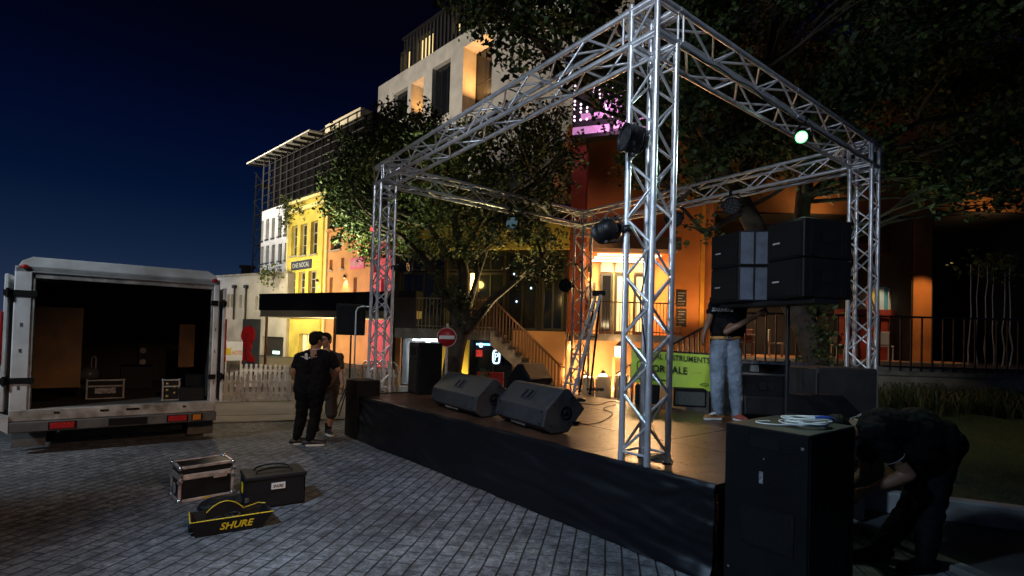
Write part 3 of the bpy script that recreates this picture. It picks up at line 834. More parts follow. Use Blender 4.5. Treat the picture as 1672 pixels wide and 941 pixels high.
mb = MB(); pbox(mb, pl, pl.hit(838, 590)[0], pl.L - .02, 0, zf + .03, .012, .10); mb.build('stair_wall', ORANGE2, T, world=True)
# balcony + external stair in front
zb_ = zf
pb = Plane(at(645, 520, 15.6), at(803, 520, 15.3))
T = thing('balcony', 'concrete landing with grey solid parapet and slim pale balusters over the lit shop', 'balcony', base_of(pb))
mb = MB(); pbox(mb, pb, 0, pb.L, zb_ - .30, zb_, -1.5, 0); mb.build('slab', CONC, T, world=True)
u1_ = pb.hit(680, 505)[0]
mb = MB(); pbox(mb, pb, 0, u1_, zb_ + .004, zb_ + .92, -.05, .03); mb.build('parapet', mat('grey_parapet', (.06, .06, .062), .7, var=.25), T, world=True)
mb = MB(); PALER = mat('pale_baluster_paint', (.34, .30, .25), .5, var=.2)
u = u1_ + .06; mb.bar(pb.p(u1_, zb_ + .92, -.02), pb.p(pb.L, zb_ + .92, -.02), .05, .04); mb.bar(pb.p(u1_, zb_ + .08, -.02), pb.p(pb.L, zb_ + .08, -.02), .04, .03)
while u < pb.L: mb.bar(pb.p(u, zb_, -.02), pb.p(u, zb_ + .9, -.02), .018, .018, up=pb.n); u += .115
mb.build('railing', PALER, T, world=True)

ps = Plane(at(800, 560, 15.2), at(925, 560, 15.05))
T = thing('staircase', 'concrete outdoor staircase with brown bar railing going down beside the dark glazing', 'stairs', ps.p(1, 0))
n = 11; run = ps.hit(915, 600)[0] / n
mb = MB()
prof = [(0, zf)]
for i in range(n):
    prof += [((i + 1) * run, zf - i * zf / n), ((i + 1) * run, zf - (i + 1) * zf / n)]
prof += [((n - .2) * run - .25, 0), (0, zf - .42)]
mb.prism(prof, ps.p(0, 0, 0), ps.r, ZUP, -1.3, n=ps.n); mb.build('flight', CONC, T, world=True)
mb = MB()
for i in range(n):
    pbox(mb, ps, i * run, (i + 1) * run + .03, zf - i * zf / n + .004, zf - i * zf / n + .05, -1.3, .03)
    pbox(mb, ps, (i + 1) * run + .003, (i + 1) * run + .03, zf - (i + 1) * zf / n + .055, zf - i * zf / n + .002, -1.3, .03)
mb.build('tread', DARKP, T, world=True)
mb = MB(); L_ = n * run
def stz(u): return zf - u / L_ * zf if u > 0 else zf
for d in (.04, -1.26):
    mb.tube([ps.p(-.9, zf + .95, d), ps.p(0, zf + .95, d), ps.p(L_, .95, d), ps.p(L_ + .12, .93, d)], .022, 6)
    u = -.9
    while u < L_ + .05:
        mb.bar(ps.p(u, stz(u) + (.02 if u > 0 else -.15), d), ps.p(u, stz(u) + .94, d), .022, .022, up=ps.n); u += .098
mb.build('railing', BRONZE, T, world=True)
# spots added to brighten the wall behind the stair, no fixtures
lamp('SPOT', ps.p(L_ * .75, .25, -.65), 60, WARM, .06, target=ps.p(L_ * .62, 1.8, -1.4), spot=120, blend=.8)
lamp('SPOT', ps.p(L_ * .5, 3.2, 1.6), 90, WARM, .1, target=ps.p(L_ * .45, 1.4, 0), spot=80, blend=.9)

# ================================================================== entrance building
pl = Plane(at(921, 500, 17.0), at(1142, 500, 17.0))
EN = pl
T = thing('entrance_building', 'orange building with a brightly lit recessed entrance above a balcony railing', 'building', base_of(pl))
ztop = pl.hit(1000, 205)[1]
rec = pl.rect(966, 412, 1096, 549); rec = (rec[0], rec[1], zf, rec[3])
wall(pl, 0, ztop, [(*rec, 2.6)], 2.6, back=9).build('wall', ORANGE, T, world=True)
mb = MB(); pbox(mb, pl, -.0, pl.L, .0, zf - .02, .004, .06); mb.build('plinth', ORANGE2, T, world=True)
BEAM = mat('brown_beam', (.10, .06, .04), .8, var=.25)
mb = MB(); r_ = pl.rect(962, 393, 1100, 413); pbox(mb, pl, r_[0], r_[1], r_[2], r_[3], .005, .8); mb.build('lintel', BEAM, T, world=True)
YELI = mat('entrance_yellow_wall', (.72, .58, .26), .7, var=.12)
mb = MB(); pbox(mb, pl, rec[0] + .01, rec[1] - .01, rec[2] + .01, rec[3] - .01, -2.59, -2.5); mb.build('inner_wall', YELI, T, world=True)
# back-wall doors and transoms
d_ = -2.44
pr_ = Plane(pl.p(0, 0, -2.42), pl.p(pl.L, 0, -2.42))
for i, (xa, xb) in enumerate(((979, 1000), (1003, 1026), (1034, 1056), (1060, 1086))):
    ua, ub = pr_.hit(xa, 490)[0], pr_.hit(xb, 490)[0]; zt1 = pr_.hit(1000, 447)[1]; zt2 = pr_.hit(1000, 424)[1]
    window(T, pr_, (ua, ub, zf + .02, zt1), .0, fm=FRM, gm=(GLASS if i in (0, 3) else LITW), nx=1, ny=1, fw=.09, name='door')
    window(T, pr_, (ua, ub, zt1 + .05, zt2), .0, fm=FRMW, gm=LITW, nx=1, ny=1, fw=.05, name='transom_window')
mb = MB()
for i in range(3): pbox(mb, pl, rec[0] + .25, rec[1] - .25, rec[3] - .06, rec[3] - .02, -.5 - i * .7, -.38 - i * .7)
mb.build('ceiling_light', mat('warm_tube', (1, .9, .7), .5, var=0, emit=(1, .80, .50), es=7), T, world=True)
uc = (rec[0] + rec[1]) / 2
lamp('AREA', pl.p(uc, rec[3] - .12, -1.2), 150, (1, .74, .36), 1.4, target=pl.p(uc, zf, -1.4))
lamp('AREA', pl.p(uc, zf + .4, -.7), 45, (1, .78, .42), 1.0, target=pl.p(uc, rec[3], -1.2))
lamp('SPOT', pl.p(uc + .3, rec[3] - .1, .9), 700, (1, .52, .22), .25, target=(1.2, 7.6, .7), spot=62, blend=.9)  # flood added to warm the stage deck, no fixture
lamp('SPOT', pl.p(pl.hit(1128, 480)[0], zf + .1, 1.5), 160, (1, .58, .24), .15, target=pl.p(pl.hit(1128, 480)[0], zf + 2.4, 0), spot=100, blend=.8)  # this and the next are washes added for the orange wall
lamp('SPOT', pl.p(.7, zf + 2.2, 1.6), 75, (1, .58, .26), .15, target=pl.p(.8, zf + 2.6, 0), spot=100, blend=.8)
# wall fittings: lamps, poster, menu boards
sconce(T, pl, *pl.hit(963, 442), energy=85)
r_ = pl.rect(957, 461, 972, 488); mb = MB(); pbox(mb, pl, r_[0], r_[1], r_[2], r_[3], .005, .04)
mb.build('poster', mat('grey_print', (.40, .37, .34), .7, var=.7, vs=14, dirt=(.08, .08, .08)), T, world=True)
for i, (y0, y1) in enumerate(((475, 501), (505, 534))):
    r_ = pl.rect(1104, y0, 1120, y1); mb = MB(); pbox(mb, pl, *r_, .005, .05); sg = mb.build('menu_board', DARKP, T, world=True)
    mb = MB()
    for k in range(5):
        z = r_[3] - .08 - k * .09; pbox(mb, pl, r_[0] + .04, r_[1] - .04 - .05 * (k % 3), z - .014, z + .014, .05, .054)
    mb.build('menu_lines', mat('chalk_grey', (.35, .36, .38), .8, var=.2), sg, world=True)
mb = MB()   # yellow pier on the right and its darker neighbour
r_ = pl.rect(1142, 330, 1161, 560); pbox(mb, pl, pl.L - .02, r_[1], 0, pl.hit(1150, 332)[1], -.6, .10)
mb.build('pier', mat('amber_render', (.70, .36, .05), .8, var=.15), T, world=True)
# balcony slab and railing
mb = MB(); ue = pl.hit(1098, 520)[0]; pbox(mb, pl, pl.hit(938, 520)[0], ue, zf - .22, zf - .004, .07, 1.0); mb.build('balcony_slab', CONC, T, world=True)
mb = MB(); ub = pl.hit(950, 520)[0]
mb.bar(pl.p(ub, zf + 1.0, .95), pl.p(ue, zf + 1.0, .95), .05, .04); mb.bar(pl.p(ub, zf + .08, .95), pl.p(ue, zf + .08, .95), .04, .03)
u = ub
while u < ue: mb.bar(pl.p(u, zf - .02, .95), pl.p(u, zf + .98, .95), .018, .018, up=pl.n); u += .105
for k in range(3): mb.bar(pl.p(ub if k == 0 else ue, zf + .3 * k, .95), pl.p(ub if k == 0 else ue, zf + .3 * k, .05), .02, .02)
mb.build('railing', BRONZE, T, world=True)
# ground lamps and planters in front of the plinth
PLW = mat('white_planter', (.62, .55, .46), .6, var=.15)
for i, (x, w_, yt) in enumerate(((975, .24, 606), (951, .22, 608), (1004, .25, 604))):
    u = pl.hit(x, 620)[0]; b = pl.p(u, 0, 1.1); hh = pl.hit(x, yt)[1] * .93
    T2 = thing('bollard_lamp', ('white drum shaped floor lamp with a small dark cap by the lit plinth', 'white drum floor lamp standing just behind the step ladder', 'white drum floor lamp beside the small ramp railing')[i], 'lamp', b, 0, 'drum lamps along the entrance plinth')
    mb = MB(); mb.lathe([(.001, 0), (w_, 0), (w_ * 1.02, .02), (w_, hh * .92), (w_ * .9, hh * .95), (.001, hh * .95)], (0, 0, 0), 20); mb.build('drum', PLW, T2)
    mb = MB(); mb.lathe([(.001, hh * .953), (w_ * .55, hh * .96), (w_ * .3, hh + .05), (.001, hh + .05)], (0, 0, 0), 16); mb.build('glow', LAMPG, T2)
    mb = MB(); mb.lathe([(.09, hh + .052), (.07, hh + .10), (.03, hh + .15), (.001, hh + .16)], (0, 0, 0), 14); mb.build('cap', DARKP, T2)
    lamp('POINT', b + V((0, .42, hh + .12)), 32, WARM, .08)
    lamp('POINT', b + V((.25, .5, .22)), 22, WARM, .06)
# lantern on the ramp pier
u, z = pl.hit(1005, 571)
T2 = thing('lantern', 'glowing square lantern with a dark lid on the small pier under the balcony', 'lantern', pl.p(u, 0, .75))
mb = MB(); mb.bx((-.2, -.2, 0), (.2, .2, z - .22), .01); mb.build('pier', ORANGE2, T2)
mb = MB(); mb.bx((-.15, -.15, z - .21), (.15, .15, z + .12), .01); mb.build('lamp_shade', mat('lantern_glow', (1, .8, .5), .5, var=0, emit=(1, .66, .30), es=5.5), T2)
mb = MB(); mb.lathe([(.2, z + .125), (.12, z + .2), (.04, z + .27), (.001, z + .28)], (0, 0, 0), 4); mb.build('lid', DARKP, T2)
lamp('POINT', pl.p(u - .1, z + .05, 1.2), 30, WARM, .1); lamp('POINT', pl.p(u + .5, .5, 1.2), 26, WARM, .1)
# ramp railing going up to the right from the lantern
a_, b_ = pl.p(pl.hit(990, 620)[0], .75, 1.5), pl.p(pl.hit(1034, 620)[0], 1.35, 1.5)
mb = MB(); mb.bar(a_, b_, .05, .04); q = a_.copy()
for i in range(9):
    q = a_ + (b_ - a_) * (i / 8); mb.bar((q.x, q.y, 0), q, .02, .02, up=(0, 1, 0))
lone(mb, 'ramp_railing', BRONZE, 'short sloping bar railing in front of the glowing plinth and lantern', 'railing', (a_.x, a_.y, 0))
# lower wall of the stair end: lit by small wall lamp
sconce(T, pl, pl.hit(929, 552)[0] + .05, 1.75, energy=40)
lamp('POINT', pl.p(.15, .7, .8), 30, WARM, .1)

# ================================================================== right-hand orange building with the terrace
pl = Plane(at(1161, 500, 16.3), at(1760, 500, 16.3))
RB = pl
T = thing('terrace_building', 'dark orange building with a broad pillar between deep unlit terrace openings', 'building', base_of(pl))
zt = pl.hit(1500, 70)[1]; zb1 = pl.hit(1450, 352)[1]; zb2 = pl.hit(1600, 345)[1]
zF = 1.35
o1 = (pl.hit(1164, 500)[0], pl.hit(1491, 500)[0], zF, zb1, 4.0); o2 = (pl.hit(1521, 500)[0], pl.hit(1735, 500)[0], zF, zb2, 4.0)
wall(pl, 0, zt, [o1, o2], .5, back=8).build('wall', mat('deep_orange_render', (.42, .16, .045), .85, var=.5, vs=.8, bump=.15, bs=25), T, world=True)
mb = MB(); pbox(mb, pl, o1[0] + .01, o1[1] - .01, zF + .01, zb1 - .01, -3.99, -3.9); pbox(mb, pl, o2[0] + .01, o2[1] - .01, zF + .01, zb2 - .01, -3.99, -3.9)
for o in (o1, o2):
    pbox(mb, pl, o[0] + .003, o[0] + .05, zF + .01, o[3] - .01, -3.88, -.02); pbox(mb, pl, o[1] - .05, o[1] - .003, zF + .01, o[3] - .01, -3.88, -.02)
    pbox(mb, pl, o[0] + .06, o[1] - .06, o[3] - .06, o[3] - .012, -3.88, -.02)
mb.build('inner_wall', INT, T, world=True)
mb = MB(); ra = pl.rect(1400, 398, 1489, 407); pbox(mb, pl, o1[0] + .1, o1[1] - .1, ra[2], ra[3] + .2, -1.2, -1.0); pbox(mb, pl, o1[0] + .1, o1[1] - .1, ra[3] + .9, ra[3] + 1.1, -2.2, -2.0)
mb.build('inner_beam', BRICKR, T, world=True)
mb = MB(); pbox(mb, pl, o2[0] + .06, o2[0] + .26, zF + .01, zb2 - .07, -.5, -.3); mb.build('downpipe', mat('grey_pipe', (.2, .2, .21), .6, var=.2), T, world=True)
lamp('SPOT', pl.p(pl.hit(1505, 345)[0], zb1 - .9, 1.4), 260, (1, .55, .2), .1, target=pl.p(pl.hit(1505, 470)[0], 2.6, 0), spot=48, blend=.35)  # spot added to brighten the pillar, no fixture
lamp('SPOT', pl.p(3.0, zb1 - .5, .9), 62, (1, .66, .32), .4, target=pl.p(3.1, zb1 + .6, 0), spot=110, blend=.9)  # this and the next are spots added for the upper wall
lamp('SPOT', pl.p(8.6, zb1 - .5, .9), 60, (1, .66, .32), .4, target=pl.p(8.7, zb1 + .6, 0), spot=110, blend=.9)
lamp('AREA', pl.p(2.2, 3.6, -1.6), 75, WARMW, .6, target=pl.p(2.2, zF, -2.2))
lamp('AREA', pl.p(6.2, 3.8, -1.4), 22, (1, .8, .5), .5, target=pl.p(6.2, zF, -2))
# wall emblem (pale swirls above the speakers)
mb = MB(); u, z = pl.hit(1362, 312)
for k in range(3):
    c = pl.p(u + (k - 1) * .28, z - .25 * (k % 2), .02); mb.tube([c + pl.r * (.16 * math.cos(a * .5)) + ZUP * (.2 * math.sin(a * .5)) for a in range(0, 11 - k)], .025, 5)
mb.build('wall_motif', mat('pale_paint', (.35, .30, .25), .8, var=.2), T, world=True)
# red counter with coloured boards on the terrace
u0_, z0_ = pl.hit(1432, 503); cpos = pl.p(u0_, zF, -.9)
T2 = thing('counter', 'dark red counter on the terrace below the row of coloured boards', 'counter', pl.p(u0_ + .4, zF, -.9))
mb = MB(); pbox(mb, pl, u0_ - .6, u0_ + 1.35, z0_ - .28, z0_, -1.2, -.7); pbox(mb, pl, u0_ - .5, u0_ + 1.25, zF, z0_ - .285, -1.1, -.8); mb.build('counter_top', mat('counter_red', (.22, .03, .02), .5, var=.3), T2, world=True)
cols = [(.55, .06, .03), (.60, .35, .03), (.42, .48, .05), (.55, .55, .50), (.10, .30, .32), (.60, .50, .35)]
nm = ['red', 'amber', 'lime green', 'white', 'teal', 'cream']
for i, (x, h_) in enumerate(((1449, .55), (1457, .7), (1465, .82), (1473, .78), (1480, .80), (1488, .74))):
    u = pl.hit(x, 480)[0]; mb = MB(); 
    pr = [pl.p(u - .07, z0_ + .005, -.92), pl.p(u + .07, z0_ + .005, -.92), pl.p(u + .07 + .05, z0_ + h_, -.98), pl.p(u - .07 + .05, z0_ + h_, -.98)]
    mb.add(pr + [p + pl.n * .03 for p in pr], [(3, 2, 1, 0), (4, 5, 6, 7), (0, 1, 5, 4), (1, 2, 6, 5), (2, 3, 7, 6), (3, 0, 4, 7)])
    lone(mb, 'menu_card', mat('card_' + nm[i].replace(' ', '_'), cols[i], .6, var=.15), f'tall {nm[i]} board leaning upright on the dark red terrace counter', 'board', pl.p(u, z0_ + .005, -.9), 'coloured boards on the red counter')
lamp('SPOT', pl.p(pl.hit(1468, 440)[0], 3.9, -.2), 26, (1, .9, .7), .1, target=pl.p(pl.hit(1468, 480)[0], z0_ + .2, -.9), spot=60, blend=.6)
# cafe furniture behind the railing, pale in the dark
CH_ = mat('pale_wicker', (.42, .34, .26), .7, var=.3, vs=6)
def cafe_chair(name, label, loc, rz, m_, grp='chairs on the terrace'):
    t = thing(name, label, 'chair', loc, rz, grp)
    mb = MB(); mb.bx((-.22, -.22, .43), (.22, .22, .48), .015); mb.build('seat', m_, t)
    mb = MB(); mb.bx((-.22, .18, .5), (.22, .23, .92), .015); mb.build('backrest', m_, t)
    for sx in (-1, 1):
        for sy in (-1, 1):
            l = MB(); l.cyl((sx * .19, sy * .19, 0), (sx * .19, sy * .19, .43), .018, n=8); l.build('leg', m_, t)
    return t
spots = [(1228, -1.2, .3, 'cream'), (1262, -1.8, 2.6, 'brown'), (1296, -1.1, 1.2, 'cream'), (1405, -1.0, .6, 'tan'), (1458, -.4, 2.2, 'white')]
wl = ['pale cream chair behind the railing nearest the man in jeans', 'brown wooden chair between the two cream terrace chairs', 'cream chair behind the railing beside the thin speaker pole', 'tan chair on the terrace seen through the far truss leg', 'white chair by the orange pillar under the coloured boards']
for (x, d, a, c), lb in zip(spots, wl):
    u = pl.hit(x, 560)[0]; cafe_chair('terrace_chair', lb, pl.p(u, zF, d), a, {'cream': CH_, 'brown': BRICKR, 'tan': CH_, 'white': FRMW}[c])
for x, lb in ((1245, 'small round table with a pale top between the terrace chairs'), (1430, 'round terrace table beside the dark orange pillar')):
    u = pl.hit(x, 560)[0]; t = thing('terrace_table', lb, 'table', pl.p(u, zF, -1.3))
    mb = MB(); mb.lathe([(.001, .70), (.34, .70), (.36, .715), (.36, .735), (.001, .74)], (0, 0, 0), 20); mb.build('table_top', CH_, t)
    mb = MB(); mb.cyl((0, 0, .02), (0, 0, .70), .03, n=8); mb.lathe([(.22, 0), (.22, .02), (.001, .025)], (0, 0, 0), 14); mb.build('pedestal', DARKP, t)
mb = MB(); ua, ub = o1[0] + .05, o2[1] - .05; pbox(mb, pl, -2.2, pl.L + 1, .0, zF - .004, .01, 4.3); 
TER = lone(mb, 'terrace', CONCD, 'raised concrete terrace slab running in front of the orange building', 'terrace', pl.p(6, 0, 2))

# retaining wall with paint marks, and black railing on it
pw = Plane(at(1190, 600, 12.1), at(1760, 640, 11.6))
T = thing('retaining_wall', 'low weathered concrete wall with faded painted letters above the planting bed', 'wall', base_of(pw))
zw = pw.hit(1550, 616)[1]
mb = MB(); pbox(mb, pw, 0, pw.L, 0, zw, -.3, 0); mb.build('wall', mat('stained_wall', (.26, .24, .20), .9, var=.6, vs=1.8, bump=.4, bs=18), T, world=True)
mb = MB(); pbox(mb, pw, -.02, pw.L + .02, zw + .003, zw + .10, -.34, .05); mb.build('coping', CONCD, T, world=True)
u, z = pw.hit(1490, 630)
lettering('KVACEACEN', pw.p(u, z, .003), pw.r, ZUP, .15, mat('faded_black_paint', (.07, .062, .052), .9, var=.7, vs=12), T, width=1.30, shear=.12)
u, z = pw.hit(1612, 640); lettering('HEID', pw.p(u, z, .003), pw.r, ZUP, .2, mat('faded_grey_paint', (.34, .32, .28), .9, var=.4), T, width=.7)
zt = pw.hit(1550, 519)[1]
T = thing('railing', 'long black vertical bar railing on top of the concrete terrace wall', 'railing', pw.p(3, zw))
mb = MB(); u0_ = pw.hit(1205, 520)[0]; mb.bar(pw.p(u0_, zt, -.15), pw.p(pw.L, zt, -.15), .05, .045); mb.build('top_rail', RAILB, T, world=True)
mb = MB(); mb.bar(pw.p(u0_, zw + .2, -.15), pw.p(pw.L, zw + .2, -.15), .04, .035); mb.build('bottom_rail', RAILB, T, world=True)
mb = MB(); u = u0_
while u < pw.L: mb.bar(pw.p(u, zw + .1, -.15), pw.p(u, zt, -.15), .03, .03, up=pw.n); u += .235
mb.build('baluster', RAILB, T, world=True)
# sloping railing of the ramp left of it
a_, b_ = at(1092, 566, 13.4), at(1207, 503, 12.2)
T = thing('ramp_handrail', 'black bar railing sloping up behind the green banner to the terrace', 'railing', (a_.x, a_.y, 0))
mb = MB(); mb.bar(a_, b_, .05, .045); mb.build('top_rail', RAILB, T, world=True)
mb = MB(); m_ = 13
for i in range(m_ + 1):
    q = a_ + (b_ - a_) * (i / m_); mb.bar((q.x, q.y, max(0, q.z - 1.3)), q, .03, .03, up=(0, 1, 0))
mb.build('baluster', RAILB, T, world=True)

# ================================================================== pink LED light box above the entrance, behind the leaves
pk = Plane(at(936, 190, 15.6), at(1072, 190, 14.8))
T = thing('light_box', 'pink and white glowing light box with strings of bulbs high behind the leaves', 'sign', pk.p(.8, pk.hit(980, 215)[1]))
zA, zB = pk.hit(990, 217)[1], pk.hit(990, 132)[1]
PKM = mat('pink_light', (.9, .5, .8), .5, var=.5, vs=6, emit=(1, .42, .86), es=.36)
mb = MB(); h_ = (zB - zA)
pbox(mb, pk, 0, pk.L * .45, zA, zA + h_ * .15, -.1, .06); pbox(mb, pk, pk.L * .5, pk.L, zA + h_ * .05, zA + h_ * .2, -.1, .06); pbox(mb, pk, .25, pk.L * .62, zA + h_ * .32, zA + h_ * .40, -.1, .06)
pbox(mb, pk, pk.L * .36, pk.L * .6, zA + h_ * .42, zA + h_ * .75, -.1, .04)
mb.build('light_panel', PKM, T, world=True)
PKB = mat('pink_bulb', (1, .8, .95), .5, var=0, emit=(1, .72, .95), es=2.2); bulb_me = None
for i in range(13):
    u = pk.L * (i + .3) / 13
    for k in range(11):
        if rnd.random() < .6:
            c = pk.p(u, zA + h_ * (.28 + .075 * k), .08)
            if bulb_me is None:
                m_ = MB(); m_.ell((0, 0, 0), .035, None, 8, 6); b_ = m_.build('bulb', PKB, T); bulb_me = b_.data
            else:
                b_ = bpy.data.objects.new('bulb', bulb_me); COL.objects.link(b_); b_.parent = T
            b_.location = frame(T).inverted() @ c
mb = MB(); pbox(mb, pk, -.05, pk.L + .05, zA - .12, zA - .01, -.3, .1); pbox(mb, pk, -.05, pk.L + .05, zA, zB + .6, -.3, -.12); 
mb.build('frame', DARKP, T, world=True)
mb = MB(); u, z = pk.hit(944, 260); pbox(mb, pk, u - .22, u + .22, 2.0, zA - .13, -.5, -.15); mb.build('support_column', mat('red_column', (.3, .05, .03), .7, var=.3), T, world=True)
lamp('POINT', pk.p(pk.L / 2, zA + .3, .7), 30, (1, .5, .85), .2)
mb = MB(); c = at(1146, 112, 14.0); mb.ell(c, (.14, .14, .22), None, 12, 8); 
lone(mb, 'red_lantern', mat('red_glow', (.6, .05, .05), .6, var=.3, vs=9, emit=(1, .04, .06), es=.6), 'small glowing red paper lantern hanging among the dark leaves', 'lantern', c)
# ================================================================== trees and plants
def leafmat(name, c):
    m = mat(name, c, .55, var=.35, vs=1.3)
    return m
LF = [leafmat('leaf_deep', (.035, .055, .014)), leafmat('leaf_mid', (.060, .095, .020)), leafmat('leaf_pale', (.105, .145, .03))]
BARK = mat('bark', (.075, .055, .04), .9, var=.55, vs=5, bump=.9, bs=18)

def leaf(mb, p, size, k, droop=0.0):
    d = V((rnd.gauss(0, 1), rnd.gauss(0, 1), rnd.gauss(-droop, .7))).normalized()
    n = d.orthogonal(); n.rotate(M.Rotation(rnd.uniform(0, 6.28), 3, d)); s_ = d.cross(n)
    q_s = rnd.uniform(.5, 1.4); L_, w_ = size * q_s, size * q_s * rnd.uniform(.24, .44)
    mb.cm = k
    a, b = p, p + d * L_
    m1 = p + d * L_ * .45 + s_ * w_ + n * L_ * .12; m2 = p + d * L_ * .45 - s_ * w_ + n * L_ * .12
    mb.add([a, m1, b, m2], [(0, 1, 2), (0, 2, 3)])

def clump(mb, c, r, n, size, droop=.2, pale=.18):
    """leaves on twig sprays inside an uneven volume"""
    c = V(c); tw = max(4, n // 11)
    for _ in range(tw):
        d = V((rnd.gauss(0, 1), rnd.gauss(0, 1), rnd.gauss(0, 1))).normalized()
        q = rnd.random() ** .45
        p = c + V((d.x * r[0], d.y * r[1], d.z * r[2])) * q * (.8 + .5 * NZ.noise(V((d.x * 1.3, d.y * 1.3, d.z * 1.3)) + c))
        if NZ.noise(p * 1.7) < -.22: continue
        o = d.copy(); o.z -= droop
        for k in range(rnd.randint(7, 14)):
            pp = p + o * (rnd.random() * size * 2.6) + V((rnd.gauss(0, 1), rnd.gauss(0, 1), rnd.gauss(0, 1))) * size * .75
            leaf(mb, pp, size, 2 if rnd.random() < pale else (1 if rnd.random() < .5 else 0), droop)

def crooked(a, b, r0, r1, n=7, amp=.12):
    a, b = V(a), V(b); pts = []; rs = []
    L_ = (b - a).length
    for i in range(n + 1):
        t = i / n; p = a.lerp(b, t)
        if 0 < i < n: p += V((NZ.noise(p * 1.3 + V((3, 0, 0))), NZ.noise(p * 1.3 + V((0, 7, 0))), NZ.noise(p * 1.3) * .5)) * amp * L_ * .5
        pts.append(p); rs.append(r0 + (r1 - r0) * t)
    return pts, rs

def tree(name, label, base, trunk, limbs, clumps, size, group=None, pale=.18):
    T = thing(name, label, 'tree', base, 0, group)
    mb = MB()
    mb.tube([p for p, r in trunk], [r for p, r in trunk], 12)
    for pts in limbs: mb.tube([p for p, r in pts], [r for p, r in pts], 8)
    nodes = [p for p, r in trunk[1:]] + [p for l in limbs for p, r in l]
    for c, r, n in clumps:
        q = min(nodes, key=lambda m: (V(m) - V(c)).length + (2 if m[2] > c[2] else 0))
        pts, rs = crooked(q, c, .05, .012); mb.tube(pts, rs, 5)
        for _ in range(3):
            e = V(c) + V((rnd.gauss(0, .5) * r[0], rnd.gauss(0, .5) * r[1], rnd.gauss(0, .5) * r[2]))
            pts2, rs2 = crooked(pts[4], e, .02, .006, 4); mb.tube(pts2, rs2, 4)
    mb.build('trunk', BARK, T, world=True)
    mb = MB()
    for c, r, n in clumps: clump(mb, c, r, n, size, pale=pale)
    mb.build('crown', LF, T, world=True)
    return T

def A(x, y, Y): return at(x, y, Y)
# --- tree with the no-entry sign in front
b = gp(742, 640 + 28); Y1 = 12.6
b = V((at(738, 640, Y1).x, Y1, 0))
trunk = [(b, .30), (A(738, 605, Y1), .24), (A(744, 570, Y1), .23), (A(752, 535, Y1), .24), (A(756, 505, Y1), .25)]
limbs = [
    [(A(750, 515, Y1), .17), (A(728, 488, Y1), .12), (A(716, 450, Y1), .10), (A(690, 420, Y1 - .3), .08), (A(655, 385, Y1 - .5), .05)],
    [(A(756, 510, Y1), .19), (A(758, 450, Y1 + .2), .14), (A(748, 390, Y1 + .3), .11), (A(735, 320, Y1 + .3), .08), (A(720, 260, Y1), .05)],
    [(A(760, 540, Y1), .15), (A(785, 512, Y1 - .2), .11), (A(805, 488, Y1 - .3), .09), (A(850, 452, Y1 - .4), .06), (A(885, 420, Y1 - .3), .035)],
    [(A(766, 500, Y1), .08), (A(780, 450, Y1 - .4), .06), (A(800, 390, Y1 - .5), .05), (A(830, 330, Y1 - .4), .03)],
    [(A(745, 430, Y1 + .2), .08), (A(700, 370, Y1 + .2), .06), (A(620, 330, Y1 + .1), .04)],
    [(A(752, 420, Y1 + .2), .07), (A(800, 340, Y1 + .6), .05), (A(870, 290, Y1 + .6), .03)]]
px = Y1 / FPX
CL = []
for (x, y, rx, ry, n) in ((600, 238, 66, 46, 420), (558, 318, 48, 44, 400), (590, 375, 62, 30, 380), (556, 305, 26, 26, 160), (655, 212, 60, 36, 360), (660, 300, 80, 55, 560), (720, 255, 76, 55, 480), (785, 275, 76, 58, 520),
                          (850, 262, 66, 56, 420), (898, 300, 48, 56, 330), (735, 345, 90, 46, 520), (825, 355, 80, 48, 480), (880, 388, 54, 46, 300), (690, 390, 62, 36, 300), (612, 402, 36, 20, 150), (770, 400, 70, 30, 260),
                          (903, 430, 30, 34, 80), (862, 440, 30, 20, 70), (765, 222, 60, 38, 300), (835, 212, 48, 34, 240), (885, 215, 50, 40, 300), (930, 250, 36, 46, 260), (905, 180, 40, 26, 160), (880, 335, 50, 40, 260), (705, 200, 46, 22, 170), (640, 190, 40, 16, 120), (575, 275, 44, 34, 260), (548, 348, 22, 20, 110), (620, 340, 50, 40, 300)):
    for q in range(2):
        Yc = Y1 + rnd.uniform(-1.5, 1.5); c = A(x + rnd.gauss(0, .2) * rx, y + rnd.gauss(0, .2) * ry, Yc)
        CL.append((c, (rx * px * .76, 1.0, ry * px * .76), int(n * 2.5) + 40))
# leafy vine on the trunk
for (x, y, rx, ry, n) in ((765, 505, 18, 30, 160), (750, 530, 16, 24, 110), (775, 480, 18, 20, 120), (722, 460, 12, 30, 90), (745, 480, 14, 20, 90), (712, 492, 14, 14, 70)):
    CL.append((A(x, y, Y1 - .3), (rx * px, .22, ry * px), n))
tree('broadleaf_tree', 'bushy green tree with forked trunk behind the red no entry sign', b, trunk, limbs, CL, .078, pale=.22)

